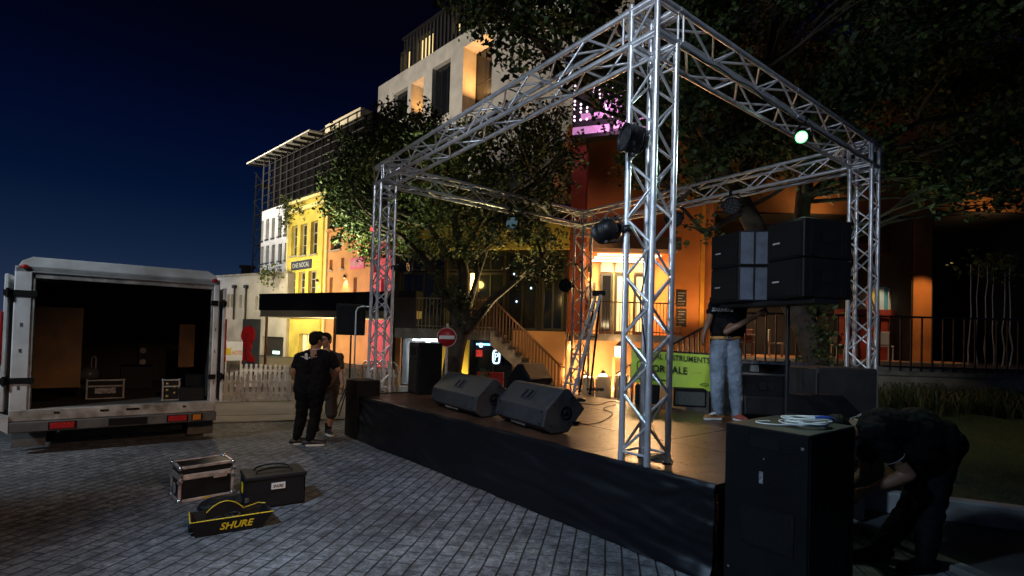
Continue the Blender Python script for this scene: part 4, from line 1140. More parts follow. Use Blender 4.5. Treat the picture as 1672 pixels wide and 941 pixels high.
# --- big dark tree over the stage
Y2 = 10.6
b = V((at(1336, 640, Y2).x, Y2, 0))
trunk = [(b, .34), (A(1338, 640, Y2), .26), (A(1330, 580, Y2), .25), (A(1316, 535, Y2), .25), (A(1296, 500, Y2), .23), (A(1262, 440, Y2), .22), (A(1232, 370, Y2), .20), (A(1200, 310, Y2), .18)]
limbs = [
    [(A(1215, 340, Y2), .15), (A(1180, 270, Y2 - .4), .12), (A(1140, 190, Y2 - .8), .09), (A(1060, 90, Y2 - 1), .06), (A(960, 40, Y2 - 1.2), .04)],
    [(A(1205, 320, Y2), .16), (A(1230, 240, Y2 + .2), .13), (A(1250, 120, Y2), .10), (A(1270, 0, Y2 - .4), .07), (A(1280, -120, Y2 - .6), .04)],
    [(A(1290, 490, Y2), .19), (A(1305, 400, Y2 + .4), .17), (A(1312, 320, Y2 + .4), .16), (A(1330, 220, Y2 + .2), .12), (A(1400, 110, Y2), .08), (A(1500, 30, Y2 - .4), .05)],
    [(A(1312, 330, Y2 + .4), .10), (A(1400, 250, Y2 + .2), .08), (A(1500, 200, Y2), .06), (A(1620, 180, Y2 - .3), .04)],
    [(A(1170, 250, Y2 - .5), .08), (A(1080, 210, Y2 + .2), .06), (A(980, 180, Y2 + .8), .04), (A(920, 150, Y2 + 1), .03)],
    [(A(1320, 260, Y2 + .2), .10), (A(1440, 130, Y2 + .6), .07), (A(1600, 60, Y2 + .6), .05)],
    [(A(1215, 345, Y2), .08), (A(1150, 380, Y2 - .2), .05), (A(1105, 330, Y2 - .3), .03)]]
CL = []
def low(x):
    pts = ((740, 40), (800, 85), (860, 110), (920, 120), (1000, 150), (1060, 250), (1110, 330), (1200, 320), (1300, 290), (1400, 270), (1450, 270), (1500, 290), (1560, 300), (1620, 310), (1800, 310))
    for (a, ya), (c_, yc) in zip(pts, pts[1:]):
        if a <= x <= c_: return ya + (yc - ya) * (x - a) / (c_ - a)
    return 280
for x in range(770, 1860, 62):
    y = low(min(x, 1790)) - 34
    first = True
    while y > -330:
        xx, yy = x + rnd.uniform(-26, 26), y + rnd.uniform(-22, 18)
        Yc = Y2 + rnd.uniform(-2.6, 2.4) - (.8 if y < 0 else 0)
        k = Yc / FPX
        n = 1450 if not (x < 900) else 760
        CL.append((A(xx, yy, Yc), (54 * k, 1.0, 44 * k), n))
        y -= 72; first = False
for (x, y, rx, ry, n) in ((1590, 318, 60, 20, 120), (1500, 300, 40, 14, 60), (1355, 560, 22, 40, 170), (1345, 500, 26, 30, 120), (1130, 370, 26, 20, 70), (1190, 390, 30, 16, 60), (1360, 620, 18, 30, 90), (1510, 50, 60, 40, 700), (1470, 90, 50, 40, 600), (1560, 40, 50, 40, 500), (1240, 120, 50, 40, 500), (1640, 325, 40, 16, 90)):
    CL.append((A(x, y, Y2 - .4), (rx * Y2 / FPX, .3, ry * Y2 / FPX), n))
tree('shade_tree', 'large dark spreading tree leaning over the stage with a twisting trunk behind the speakers', b, trunk, limbs, CL, .098, pale=.10)

# --- small greenery on the houses
def bush(name, label, c, r, n, size, cat='plant', group=None, stem=True):
    T = thing(name, label, cat, (c.x, c.y, c.z - r[2]), 0, group)
    if stem:
        mb = MB()
        for _ in range(6):
            pts, rs = crooked(V(c) - V((0, 0, r[2])), V(c) + V((rnd.gauss(0, .4) * r[0], rnd.gauss(0, .4) * r[1], .4 * r[2])), .03, .008, 4); mb.tube(pts, rs, 5)
        mb.build('stem', BARK, T, world=True)
    mb = MB(); clump(mb, c, r, n, size, .5); mb.build('foliage', LF, T, world=True)
    return T
hy = HOUSE_Y
u, z = hy.hit(474, 340); bush('hanging_plant', 'trailing ivy hanging over the left roof edge of the yellow house', hy.p(u, z, .25), (.5, .35, .9), 320, .2)
u, z = hy.hit(496, 337); bush('hanging_plant', 'small trailing creeper on the middle of the yellow house cornice', hy.p(u, z, .25), (.4, .3, .55), 160, .2)
bush('potted_shrub', 'bright green shrub growing against the pale grey office wall', at(447, 441, 33.5), (.6, .4, .7), 260, .2, 'shrub')
bush('round_shrub', 'clipped round shrub behind the left stage monitor', at(790, 626, 11.8), (.30, .28, .24), 420, .07, 'shrub')

# --- planting bed in front of the retaining wall: strap-leaved clumps
STR = [mat('strap_leaf_dark', (.035, .05, .014), .6, var=.3), mat('strap_leaf_dry', (.12, .10, .04), .7, var=.3)]
def strap(label, loc, n=70, h=.62):
    T = thing('border_plant', label, 'plant', loc, 0, 'strap leaved plants below the concrete wall')
    mb = MB()
    for i in range(n):
        a = rnd.uniform(0, 6.28); d = V((math.cos(a), math.sin(a), 0)); L_ = h * rnd.uniform(.6, 1.25); sp = rnd.uniform(.15, .75)
        wv = V((-d.y, d.x, 0)) * rnd.uniform(.008, .016); o = d * rnd.uniform(0, .12)
        pts = [o, o + d * sp * L_ * .35 + V((0, 0, L_ * .6)), o + d * sp * L_ * .8 + V((0, 0, L_ * (.9 - .2 * sp))), o + d * sp * L_ * 1.25 + V((0, 0, L_ * (.85 - .6 * sp)))]
        mb.cm = 1 if rnd.random() < .2 else 0
        vs = []
        for k, p in enumerate(pts): q = wv * (1 - k / 3.3); vs += [p - q, p + q]
        mb.add(vs, [(0, 1, 3, 2), (2, 3, 5, 4), (4, 5, 7, 6)])
    mb.build('leaves', STR, T)
    return T
lab = 'tuft of dark strap shaped leaves in the bed below the painted concrete wall'
i = 0
for x in range(1415, 1760, 23):
    for Yc in (11.3, 10.5):
        p = at(x + rnd.uniform(-8, 8), 700, Yc + rnd.uniform(-.3, .3)); strap(lab, (p.x, p.y, .42), 60, .5 + .12 * rnd.random()); i += 1
# thin saplings in the dark opening
SAPS = [(1582, .0), (1597, .3), (1611, -.2), (1624, .2), (1638, .1), (1650, -.1)]
for i, (x, d) in enumerate(SAPS):
    q = at(x, 512, 14.6 + d); T = thing('sapling', 'slender sapling with a few leaves on a thin pale stem behind the black railing', 'plant', (q.x, q.y, 1.35), 0, 'thin saplings on the dark terrace')
    mb = MB(); tp = at(x + rnd.uniform(-6, 6), 432, 14.6 + d); pts, rs = crooked((q.x, q.y, 1.35), tp, .022, .008, 6, .06); mb.tube(pts, rs, 5); mb.build('stem', FRMW, T, world=True)
    mb = MB(); clump(mb, tp, (.28, .25, .3), 60, .12); mb.build('foliage', LF, T, world=True)

# lights added under the tree crowns, without fixtures, in green and amber
lamp('SPOT', at(520, 500, 12.0), 1300, (.92, 1.0, .55), .25, target=at(610, 290, 12.4), spot=80, blend=.8)
lamp('SPOT', at(840, 560, 13.2), 520, (1, .78, .36), .2, target=at(800, 330, 12.6), spot=95, blend=.8)
lamp('POINT', at(900, 470, 14.2), 60, (1, .66, .22), .2)
lamp('SPOT', at(1180, 520, 12.6), 70, (1, .66, .3), .2, target=at(1190, 250, 10.6), spot=90, blend=.8)
lamp('SPOT', at(1420, 560, 9.5), 70, (.6, 1, .62), .2, target=at(1430, 130, 10), spot=80, blend=.9)
# ================================================================== stage
ALU = mat('brushed_aluminium', (.72, .74, .78), .34, metal=.66, var=.18, vs=9, bump=.05, bs=90)
BLK = mat('black_textured_paint', (.007, .007, .008), .55, spec=.22, var=.4, vs=6, bump=.25, bs=120)
BLKS = mat('black_plastic', (.007, .007, .008), .42, spec=.3, var=.3, vs=5)
GRAYSP = mat('worn_grey_black_paint', (.027, .027, .029), .55, var=.35, vs=7, bump=.25, bs=140)
GRILL = mat('perforated_steel_grille', (.010, .010, .011), .5, spec=.2, metal=.3, var=.4, vs=60, bump=.8, bs=220)
SCUFF = mat('scuffed_black_wood', (.005, .005, .006), .55, spec=.2, var=.6, vs=2.5, bump=.3, bs=60)
CHROME = mat('chrome_trim', (.6, .6, .6), .25, metal=.9, var=.2)
RUB = mat('black_rubber', (.006, .006, .006), .8, spec=.2, var=.2)
CBL = mat('black_cable', (.012, .012, .012), .5, var=.2)
STZ = .72
def deck_material():
    m = mat('stained_plywood_deck', (.080, .036, .019), .34, var=.45, vs=2.2, bump=.10, bs=50, dirt=(.036, .018, .011))
    nt = m.node_tree; N = nt.nodes; L = nt.links; b = N['Principled BSDF']
    tc = [n for n in N if n.type == 'TEX_COORD'][0]
    sc = N.new('ShaderNodeTexNoise'); sc.inputs['Scale'].default_value = 7; sc.inputs['Detail'].default_value = 9; sc.inputs['Roughness'].default_value = .75
    L.new(tc.outputs['Object'], sc.inputs['Vector'])
    mr = N.new('ShaderNodeMapRange'); mr.inputs['From Min'].default_value = .3; mr.inputs['From Max'].default_value = .7; mr.inputs['To Min'].default_value = .24; mr.inputs['To Max'].default_value = .46
    L.new(sc.outputs['Fac'], mr.inputs['Value'])
    for l in list(L):
        if l.to_socket == b.inputs['Roughness']: L.remove(l)
    L.new(mr.outputs['Result'], b.inputs['Roughness'])
    return m
DECK = deck_material()
CLOTH = mat('black_skirt_cloth', (.004, .0042, .0058), .42, spec=.32, var=.35, vs=1.5, bump=.06, bs=200)

FLp, FRp = V((-2.66, 8.84, 0)), V((1.58, 3.925, 0))
fd = (FRp - FLp); fL = fd.length; fd.normalize(); fnn = V((fd.y, -fd.x, 0)); fnn = fnn if fnn.dot(D2) < 0 else -fnn
BLp, BRp = FLp + D2 * 3.75, FRp + D2 * 3.6
ST = thing('stage', 'low black skirted stage with a worn brown plywood floor under the truss', 'stage', (FLp + FRp) / 2)
def dk(u, v, z): 
    a = FLp.lerp(FRp, u); b_ = BLp.lerp(BRp, u); q = a.lerp(b_, v); return V((q.x, q.y, z))
nu_, nv_ = 5, 3
for i in range(nu_):
    for j in range(nv_):
        g_ = .0009; u0_, u1_, v0_, v1_ = i / nu_ + g_, (i + 1) / nu_ - g_, j / nv_ + g_ * 2, (j + 1) / nv_ - g_ * 2
        dz = rnd.uniform(-.003, 0)
        q = [dk(u0_, v0_, STZ - .05), dk(u1_, v0_, STZ - .05), dk(u1_, v1_, STZ - .05), dk(u0_, v1_, STZ - .05), dk(u0_, v0_, STZ + dz), dk(u1_, v0_, STZ + dz), dk(u1_, v1_, STZ + dz), dk(u0_, v1_, STZ + dz)]
        mb = MB(); mb.add(q, [(3, 2, 1, 0), (4, 5, 6, 7), (0, 1, 5, 4), (1, 2, 6, 5), (2, 3, 7, 6), (3, 0, 4, 7)])
        mb.build('deck_panel', DECK, ST, world=True)
mb = MB()
for u in (0.02, .2, .4, .6, .8, .98):
    for v in (.05, .35, .65, .97): mb.cyl(dk(u, v, 0), dk(u, v, STZ - .12), .025, n=8)
    mb.bar(dk(u, .03, STZ - .085), dk(u, .98, STZ - .085), .06, .06)
mb.build('substructure', STEELD, ST, world=True)
def skirt(a, b_, nrm, nu, nv, flare):
    L_ = (b_ - a).length; vs = []; fs = []
    for j in range(nv + 1):
        v = j / nv
        for i in range(nu + 1):
            u = i / nu; x = u * L_
            z = STZ + .012 - (STZ + .006) * v
            # taut creases running from the upper corners plus soft waves
            d = .014 + flare * v ** 1.6
            e1 = x + 1e-3; ang = math.atan2(v * STZ, e1); r_ = math.hypot(e1, v * STZ)
            d += .024 * math.sin(ang * 26) * math.exp(-r_ / .9) * (min(1, r_ / .15))
            e2 = L_ - x + 1e-3; ang = math.atan2(v * STZ, e2); r_ = math.hypot(e2, v * STZ)
            d += .012 * math.sin(ang * 22 + 1) * math.exp(-r_ / .7) * (min(1, r_ / .15))
            q = V((x * .55 + v * .9, v * 2.3 - x * .28, 0))
            d += .045 * NZ.noise(q * 1.1) * v + .018 * NZ.noise(V((x * 1.2 + v * 2.0, v * 7 - x * 1.6, 3))) + .010 * NZ.noise(V((x * 3 + v * 3, v * 14 - x * 3, 5)))
            if j == 0: d = .006
            z += .010 * NZ.noise(V((x * 1.7, 0, 1))) * (1 - v) + (.012 * NZ.noise(V((x * 2.4, 4, 1))) + .010 if j == nv else 0)
            p = a.lerp(b_, u); vs.append(V((p.x, p.y, max(z, .008))) + nrm * max(d, .004))
    for j in range(nv):
        for i in range(nu):
            k = j * (nu + 1) + i; fs.append((k, k + nu + 1, k + nu + 2, k + 1))
    return vs, fs
mb = MB(); mb.add(*skirt(FLp, FRp, fnn, 190, 34, .05), True)
# strip folded over the deck edge
vs = []; fs = []
for j, (off, dz) in enumerate(((.008, .0), (.004, .014), (-.03, .010), (-.075, .006))):
    for i in range(121):
        p = FLp.lerp(FRp, i / 120); wv = 1 + (.6 * NZ.noise(V((i * .13, j, 2))) if j == 3 else 0)
        vs.append(V((p.x, p.y, STZ + dz + .004 * NZ.noise(V((i * .2, j, 0))))) + fnn * off * (wv if j == 3 else 1))
for j in range(3):
    for i in range(120): k = j * 121 + i; fs.append((k, k + 1, k + 122, k + 121))
mb.add(vs, fs, True)
mb.build('skirt', CLOTH, ST, world=True)
mb = MB(); mb.add(*skirt(BLp, FLp, -fd, 60, 14, .03), True); mb.build('skirt', CLOTH, ST, world=True)
mb = MB(); mb.add(*skirt(FRp, BRp, fd, 60, 14, .0), True); mb.build('skirt', CLOTH, ST, world=True)

# ================================================================== box truss frame
TA = V((1.2139, 4.6149, 0)); S1, S2 = 5.897, 5.073; HT, HB, TW = 4.81, 4.50, .1425
TB, TC, TD = TA + D1 * S1, TA + D2 * S2, TA + D1 * S1 + D2 * S2
TR = thing('stage_truss', 'silver aluminium box truss frame of four legs and four beams over the stage', 'truss', TA + V((0, 0, STZ)))
PR, BR_ = .0275, .0125
def zig(mb, a0, a1, b0, b1, n, flip=False, r=BR_):
    pa = [a0.lerp(a1, i / n) for i in range(n + 1)]; pb = [b0.lerp(b1, i / n) for i in range(n + 1)]
    for i in range(n):
        if (i + flip) % 2 == 0: mb.cyl(pa[i], pb[i + 1], r, n=7, caps=False)
        else: mb.cyl(pb[i], pa[i + 1], r, n=7, caps=False)
def weld(mb, p): mb.ell(p, PR * 1.12, None, 8, 6)
def tower(c, z0, tops, seed):
    cs = [c + D1 * TW - D2 * TW, c - D1 * TW - D2 * TW, c - D1 * TW + D2 * TW, c + D1 * TW + D2 * TW]   # outer-left, nearest, right, back
    at_ = lambda q, z: V((q.x, q.y, z))
    mb = MB(); zb_ = z0 + .09; ztp = HB - .03; n = 2 * max(2, round((ztp - zb_) / .56))
    for i in range(4):
        a, b_ = cs[i], cs[(i + 1) % 4]
        zig(mb, at_(a, zb_), at_(a, ztp), at_(b_, zb_), at_(b_, ztp), n, (i + seed) % 2)
        for z in (zb_, ztp, HB - .22, HT - .05): mb.cyl(at_(a, z), at_(b_, z), BR_, n=7, caps=False)
        if i == 0 or i == 2: mb.cyl(at_(a, HB), at_(b_, HT), BR_, n=7, caps=False)
    o = mb.build('tower', ALU, TR, world=True)
    for q, zt in zip(cs, tops):
        p = MB(); p.cyl(at_(q, z0 + .012), at_(q, zt), PR, n=14)
        for z in (z0 + .05, (z0 + HB) / 2 + .02, HB - .12, zt - .07): p.cyl(at_(q, z - .045), at_(q, z + .045), PR * 1.13, n=14)
        p.build('pole', ALU, o, world=True)
    for q in cs:
        p = MB(); p.cyl(at_(q, z0), at_(q, z0 + .012), PR * 1.5, n=12); p.build('foot', STEELD, o, world=True)
    return cs
tower(TA, STZ, (HT + .05, HT + .32, HB + .02, HT + .02), 0)
tower(TB, STZ, (HB + .02, HB + .02, HB + .02, HT), 1)
tower(TC, 0.0, (HB + .02, HT + .02, HT - .02, HT), 0)
tower(TD, 0.0, (HB + .02, HT, HB + .02, HB + .02), 1)
def beam(a, b_, ax, side, seed):
    """a to b along ax; side is the horizontal direction across"""
    p0, p1 = a - ax * (TW if True else 0), b_ + ax * TW
    ch = [(side * sx * TW, z) for sx in (-1, 1) for z in (HB, HT)]
    L_ = (p1 - p0).length; n = 2 * round(L_ / 1.0)
    q = lambda p, o, z: V((p.x + o.x, p.y + o.y, z))
    mb = MB()
    i0, i1 = p0 + ax * .42, p1 - ax * .42
    for (o1, z1), (o2, z2), fl in ((ch[0], ch[1], 0), (ch[2], ch[3], 1), (ch[0], ch[2], 1), (ch[1], ch[3], 0)):
        zig(mb, q(i0, o1, z1), q(i1, o1, z1), q(i0, o2, z2), q(i1, o2, z2), n, (fl + seed) % 2)
        for k in (i0 - ax * .04, i1 + ax * .04, p0 + ax * .30, p1 - ax * .30): mb.cyl(q(k, o1, z1), q(k, o2, z2), BR_, n=7, caps=False)
        if z1 == z2:
            for k in range(0, n + 1, 2):
                p_ = i0.lerp(i1, k / n); mb.cyl(q(p_, o1, z1), q(p_, o2, z2), BR_ * .9, n=7, caps=False)
    o = mb.build('beam', ALU, TR, world=True)
    for off, z in ch:
        m_ = MB(); m_.cyl(q(p0, off, z), q(p1, off, z), PR, n=14)
        for k in (.33, .5, .67): 
            c_ = p0.lerp(p1, k) if k == .5 else (p0 + ax * .36 if k < .5 else p1 - ax * .36)
            m_.cyl(q(c_ - ax * .05, off, z), q(c_ + ax * .05, off, z), PR * 1.13, n=14)
        m_.build('chord', ALU, o, world=True)
beam(TA, TB, D1, D2, 0); beam(TA, TC, D2, D1, 1); beam(TB, TD, D2, D1, 0); beam(TC, TD, D1, D2, 1)

# ================================================================== stage lamps on the truss
LEDF = mat('dark_led_lens', (.03, .03, .032), .25, var=.4, vs=30)
LEDD = mat('led_cell', (.10, .10, .10), .2, var=.3, vs=50)
def par(label, c, d, hang, r=.14, depth=.24, lit=None, cells=True, name='stage_light', cat='stage light', grp=None):
    """c centre of the can, d the direction it points, hang the clamp point on the truss"""
    c, d, hang = V(c), V(d).normalized(), V(hang)
    T = thing(name, label, cat, c, 0, grp)
    mb = MB(); prof = [(.001, -depth * .55), (r * .45, -depth * .55), (r * .62, -depth * .48), (r * .95, -depth * .15), (r, 0), (r, depth * .42), (r * 1.04, depth * .42), (r * 1.04, depth * .48), (r * .9, depth * .48), (r * .88, depth * .40)]
    mb.lathe(prof, c, 24, d); 
    for k in range(3): mb.lathe([(r * (.78 + .08 * k), -depth * (.40 - .12 * k)), (r * (.84 + .08 * k), -depth * (.39 - .12 * k)), (r * (.84 + .08 * k), -depth * (.37 - .12 * k)), (r * (.80 + .08 * k), -depth * (.36 - .12 * k))], c, 24, d)
    mb.build('housing', BLKS, T, world=True)
    mb = MB(); mb.lathe([(.001, depth * .40), (r * .885, depth * .40)], c, 24, d)
    le = mb.build('lens', lit or LEDF, T, world=True)
    if cells:
        mb = MB(); x = d.orthogonal().normalized(); y = d.cross(x)
        for ring, n in ((0, 1), (.33, 6), (.66, 12)):
            for k in range(n):
                a = 6.2832 * k / n; mb.ell(c + d * depth * .405 + (x * math.cos(a) + y * math.sin(a)) * r * ring * 1.05, r * .115, None, 8, 5)
        mb.build('led_cell', LEDD, le, world=True)
    sd = d.cross(hang - c).normalized(); upv = (hang - c).normalized()
    mb = MB(); L_ = (hang - c).length
    pts = [c + sd * r * 1.12, c + sd * r * 1.12 + upv * min(L_ * .55, r * 1.25), c + sd * r * .6 + upv * L_ * .8, c - sd * r * .6 + upv * L_ * .8, c - sd * r * 1.12 + upv * min(L_ * .55, r * 1.25), c - sd * r * 1.12]
    mb.tube(pts, .012, 6); 
    for s_ in (-1, 1): mb.cyl(c + sd * s_ * r * .98, c + sd * s_ * r * 1.2, .028, n=10)
    mb.build('yoke', BLKS, T, world=True)
    mb = MB(); mb.cyl(c + upv * L_ * .78, hang, .018, n=8); mb.lathe([(.032, -.03), (.045, -.03), (.045, .03), (.032, .03), (.032, -.03)], hang, 12, sd); mb.build('clamp', BLKS, T, world=True)
    return T
pl1 = TA + D1 * TW - D2 * TW
def polep(q, y): 
    # point on vertical line through q at picture height y
    d = ray(PW / 2, y); r_ = ray((q.x / q.y) * FPX + PW / 2, y); t = q.y / r_.y; return V((q.x, q.y, CAM.z + r_.z * t))
h1 = polep(pl1, 240); par('black stage light clamped high on the front truss leg facing sideways', h1 + V((.01, -.17, .0)), (-.93, -.25, .08), h1, r=.120, depth=.22, cells=False)
h2 = polep(pl1, 375); par('round black stage light clamped lower on the front truss leg', h2 + V((-.18, .02, -.01)), (-.35, .9, -.15), h2, r=.100, depth=.18, cells=False)
h3 = polep(TD + D1 * TW - D2 * TW, 468); par('small round led lamp on the rear truss leg by the glazing', h3 + V((-.20, -.15, 0)), (-.25, -1, -.05), h3, r=.15, depth=.16)
def bp(a, ax, side, k, z): q = a + ax * k + side; return V((q.x, q.y, z))
hb_ = bp(TC, D1, -D2 * TW, 2.05, HB); c_ = hb_ + V((0, -.04, -.24)); par('round led lamp hanging on the rear beam right of its neighbour', c_, (-.35, -.9, -.25), hb_, r=.15, depth=.18)
hb_ = bp(TC, D1, -D2 * TW, 3.25, HB); c_ = hb_ + V((0, -.04, -.28)); par('round led lamp hanging on the rear beam by the twisting branch', c_, (-.3, -.9, -.3), hb_, r=.16, depth=.18)
hb_ = bp(TC, D1, -D2 * TW, 4.75, HB); c_ = hb_ + V((0, -.05, -.30)); par('black lamp hanging on the rear beam close to the back corner', c_, (-.5, -.5, -.7), hb_, r=.14, depth=.26, cells=False)
hb_ = bp(TB, D2, -D1 * TW, 2.75, HB); c_ = hb_ + V((0, -.05, -.27)); par('wedge shaped lamp with a bluish lens hanging on the left hand beam', c_, (.35, -.75, -.55), hb_, r=.15, depth=.26, lit=mat('bluish_lens', (.16, .26, .32), .2, var=.4, vs=18, emit=(.45, .75, .9), es=.10), cells=False)
hb_ = polep(TB - D1 * TW + D2 * TW, 437); par('stubby black lamp on the inner side of the left truss leg', hb_ + V((.20, -.06, 0)), (.9, -.3, .05), hb_, r=.11, depth=.24, cells=False)
GL_ = mat('green_white_lens', (.7, 1, .8), .3, var=0, emit=(.88, 1, .84), es=8)
GR_ = mat('green_rim_lens', (.2, 1, .4), .3, var=0, emit=(.16, 1, .22), es=2)
hb_ = bp(TA, D2, -D1 * TW, 2.72, HB); c_ = hb_ + V((-.02, -.02, -.19)); T_ = par('lit green white spotlight under the right hand beam', c_, (-.62, -.70, -.36), hb_, r=.078, depth=.26, lit=GR_, cells=False)
le_ = [c for c in T_.children if c.name.startswith('lens')][0]; d_ = V((-.62, -.70, -.36)).normalized(); mb = MB(); mb.ell(c_ + d_ * .108, (.052, .052, .016), d_.to_track_quat('Z', 'Y').to_matrix(), 18, 8); mb.build('hot_spot', GL_, le_, world=True)
lamp('SPOT', c_ + V((-.42, -.86, -.32)).normalized() * .17, 170, (.72, 1, .78), .09, target=c_ + V((-.42, -.86, -.55)) * 4, spot=100, blend=.7)
mb = MB(); q = polep(TB + D1 * TW - D2 * TW, 375); mb.ell(q + V((-.03, -.03, 0)), (.016, .016, .03), None, 8, 6)
lone(mb, 'indicator_light', mat('red_indicator', (.8, .02, .02), .4, var=0, emit=(1, .03, .03), es=5), 'tiny red indicator light taped to the left truss leg', 'light', q + V((-.03, -.03, -.03)))

# ================================================================== loudspeakers
def monitor(label, p0, p1, mt, grp='wedge stage monitors', depth=.55, hs=1.0):
    """wedge lying on the deck; p0-p1 is its lower edge nearest the viewer"""
    p0, p1 = V(p0), V(p1); ax = (p1 - p0); Lm = ax.length; ax.normalize(); bk = V((-ax.y, ax.x, 0))
    T = thing('stage_monitor', label, 'speaker', p0, math.atan2(ax.y, ax.x), grp)
    prof = [(.13, .01), (.36, .01), (depth + .05, .27 * hs), (.36, .51 * hs), (.28, .50 * hs), (.05, .28 * hs), (.015, .09 * hs)]
    mb = MB(); b = .012
    mb.prism(prof, (0, 0, 0), (0, 1, 0), (0, 0, 1), Lm, n=(1, 0, 0))
    o = mb.build('cabinet', mt, T)
    bv = o.modifiers.new('bevel', 'BEVEL'); bv.width = .014; bv.segments = 2; bv.limit_method = 'ANGLE'
    # grille on the far slope
    g0, g1 = V((0, depth + .05, .27 * hs)), V((0, .36, .51 * hs)); sl = (g1 - g0).normalized(); nn = V((0, -sl.z, sl.y)); nn = nn if nn.y > 0 else -nn
    mb = MB(); c0 = g0.lerp(g1, .5) + V((Lm / 2, 0, 0)); mb.box(c0 + nn * .004, (Lm * .9, (g1 - g0).length * .86, .012), M((V((1, 0, 0)), sl, V((1, 0, 0)).cross(sl))).transposed()); mb.build('grille', GRILL, T)
    # carrying handle on the top panel
    t0, t1 = V((0, .05, .28 * hs)), V((0, .28, .50 * hs)); sl = (t1 - t0).normalized(); rm = M((V((1, 0, 0)), sl, V((1, 0, 0)).cross(sl))).transposed(); nn = V((1, 0, 0)).cross(sl)
    cm = t0.lerp(t1, .5) + V((Lm * .5, 0, 0))
    mb = MB(); mb.box(cm + nn * .004, (.20, .13, .010), rm, .003); h_ = mb.build('handle_cup', RUB, T)
    mb = MB(); mb.box(cm + nn * .012 , (.035, .125, .012), rm, .004)
    for s_ in (-1, 1): mb.box(cm + nn * .008 + V((s_ * .103, 0, 0)), (.014, .145, .012), rm, .003); mb.box(cm + nn * .008 + sl * s_ * .068, (.20, .012, .012), rm, .003)
    mb.build('handle', mt, h_)
    # corner bolts and side pole cup
    f0, f1 = V((0, .015, .09 * hs)), V((0, .05, .28 * hs)); sl = (f1 - f0).normalized(); nn = V((1, 0, 0)).cross(sl)
    for u in (.07, .93):
        for v in (.15, .85):
            mb = MB(); c = f0.lerp(f1, v) + V((Lm * u, 0, 0)); mb.cyl(c, c + nn * .006, .012, n=8); mb.build('bolt', RUB, T)
    for x, s_ in ((0, -1), (Lm, 1)):
        mb = MB(); c = V((x, .32, .24 * hs)); mb.lathe([(.075, 0), (.08, .006), (.06, .008), (.058, .002), (.02, .002), (.02, .012), (.001, .012)], c, 20, (s_, 0, 0)); mb.build('pole_cup', RUB, T)
        for q in ((.12, .10), (.42, .13), (.40, .40), (.16, .33)):
            mb = MB(); c = V((x, q[0], q[1] * hs)); mb.cyl(c, c + V((s_ * .005, 0, 0)), .011, n=8); mb.build('bolt', RUB, T)
    for u in (.12, .88):
        mb = MB(); mb.bx((Lm * u - .03, .09, 0), (Lm * u + .03, .34, .0095)); mb.build('foot', RUB, T)
    mb = MB(); mb.bx((Lm * .3, .06, .03), (Lm * .6, .075, .07), .004); mb.build('connector_plate', CHROME, T)
    return T
monitor('grey black wedge monitor at the stage edge nearest the front truss leg', gp(806, 686, STZ), gp(884, 712, STZ), GRAYSP)
monitor('grey black wedge monitor at the stage edge in the middle of the row', gp(701, 662, STZ), gp(772, 684, STZ), GRAYSP)
a_ = gp(824, 648, STZ); monitor('black wedge monitor behind the front two turned towards the lane', a_ + D2 * .62 + D1 * .1, a_, BLKS, hs=1.2)
p_ = gp(1216, 690, STZ); monitor('black wedge monitor beside the feet of the man in jeans', p_, p_ + V((.62, -.12, 0)), BLKS, hs=1.25)

def cabinet(name, label, near, d1, d2, w1, w2, z0, h, mt, grp=None, cat='speaker', bev=.012):
    """upright box: near is its nearest vertical edge; w1 along d1 (left face), w2 along d2 (right face)"""
    near = V((near[0], near[1], 0)); d1, d2 = V(d1).normalized(), V(d2).normalized()
    T = thing(name, label, cat, (near.x, near.y, z0), math.atan2(d2.y, d2.x), grp)
    mb = MB(); mb.bx((0, 0, 0), (w2, w1, h), bev); mb.build('cabinet', mt, T)
    return T      # local: +x along the right face, +y along the left face; left face is x=0, right face is y=0
# tall two-way speaker at the back left of the stage
T = cabinet('speaker', 'tall black two way loudspeaker standing at the back corner of the stage', gp(682, 645, STZ), D1, D2, .40, .48, STZ, .92, BLK)
mb = MB(); mb.bx((-.012, .03, .03), (-.001, .37, .60), .004); mb.build('grille', GRILL, T)
mb = MB(); mb.bx((-.010, .03, .64), (-.001, .37, .89), .004); h_ = mb.build('horn_plate', BLKS, T)
mb = MB(); mb.bx((-.014, .10, .69), (-.0105, .30, .84)); mb.build('horn', RUB, h_)
# black box at the left end of the stage, on the ground
q = gp(582, 719, 0); T = cabinet('subwoofer', 'black bass speaker box on the pavers against the far end of the stage', (q.x - .03, q.y, 0), D1, D2, .50, .42, .004, .98, SCUFF)
mb = MB(); mb.bx((.06, -.012, .1), (.36, -.001, .8), .004); mb.build('grille', GRILL, T)
mb = MB(); mb.bx((-.006, .17, .6), (-.001, .33, .68), .002); mb.build('handle', RUB, T)
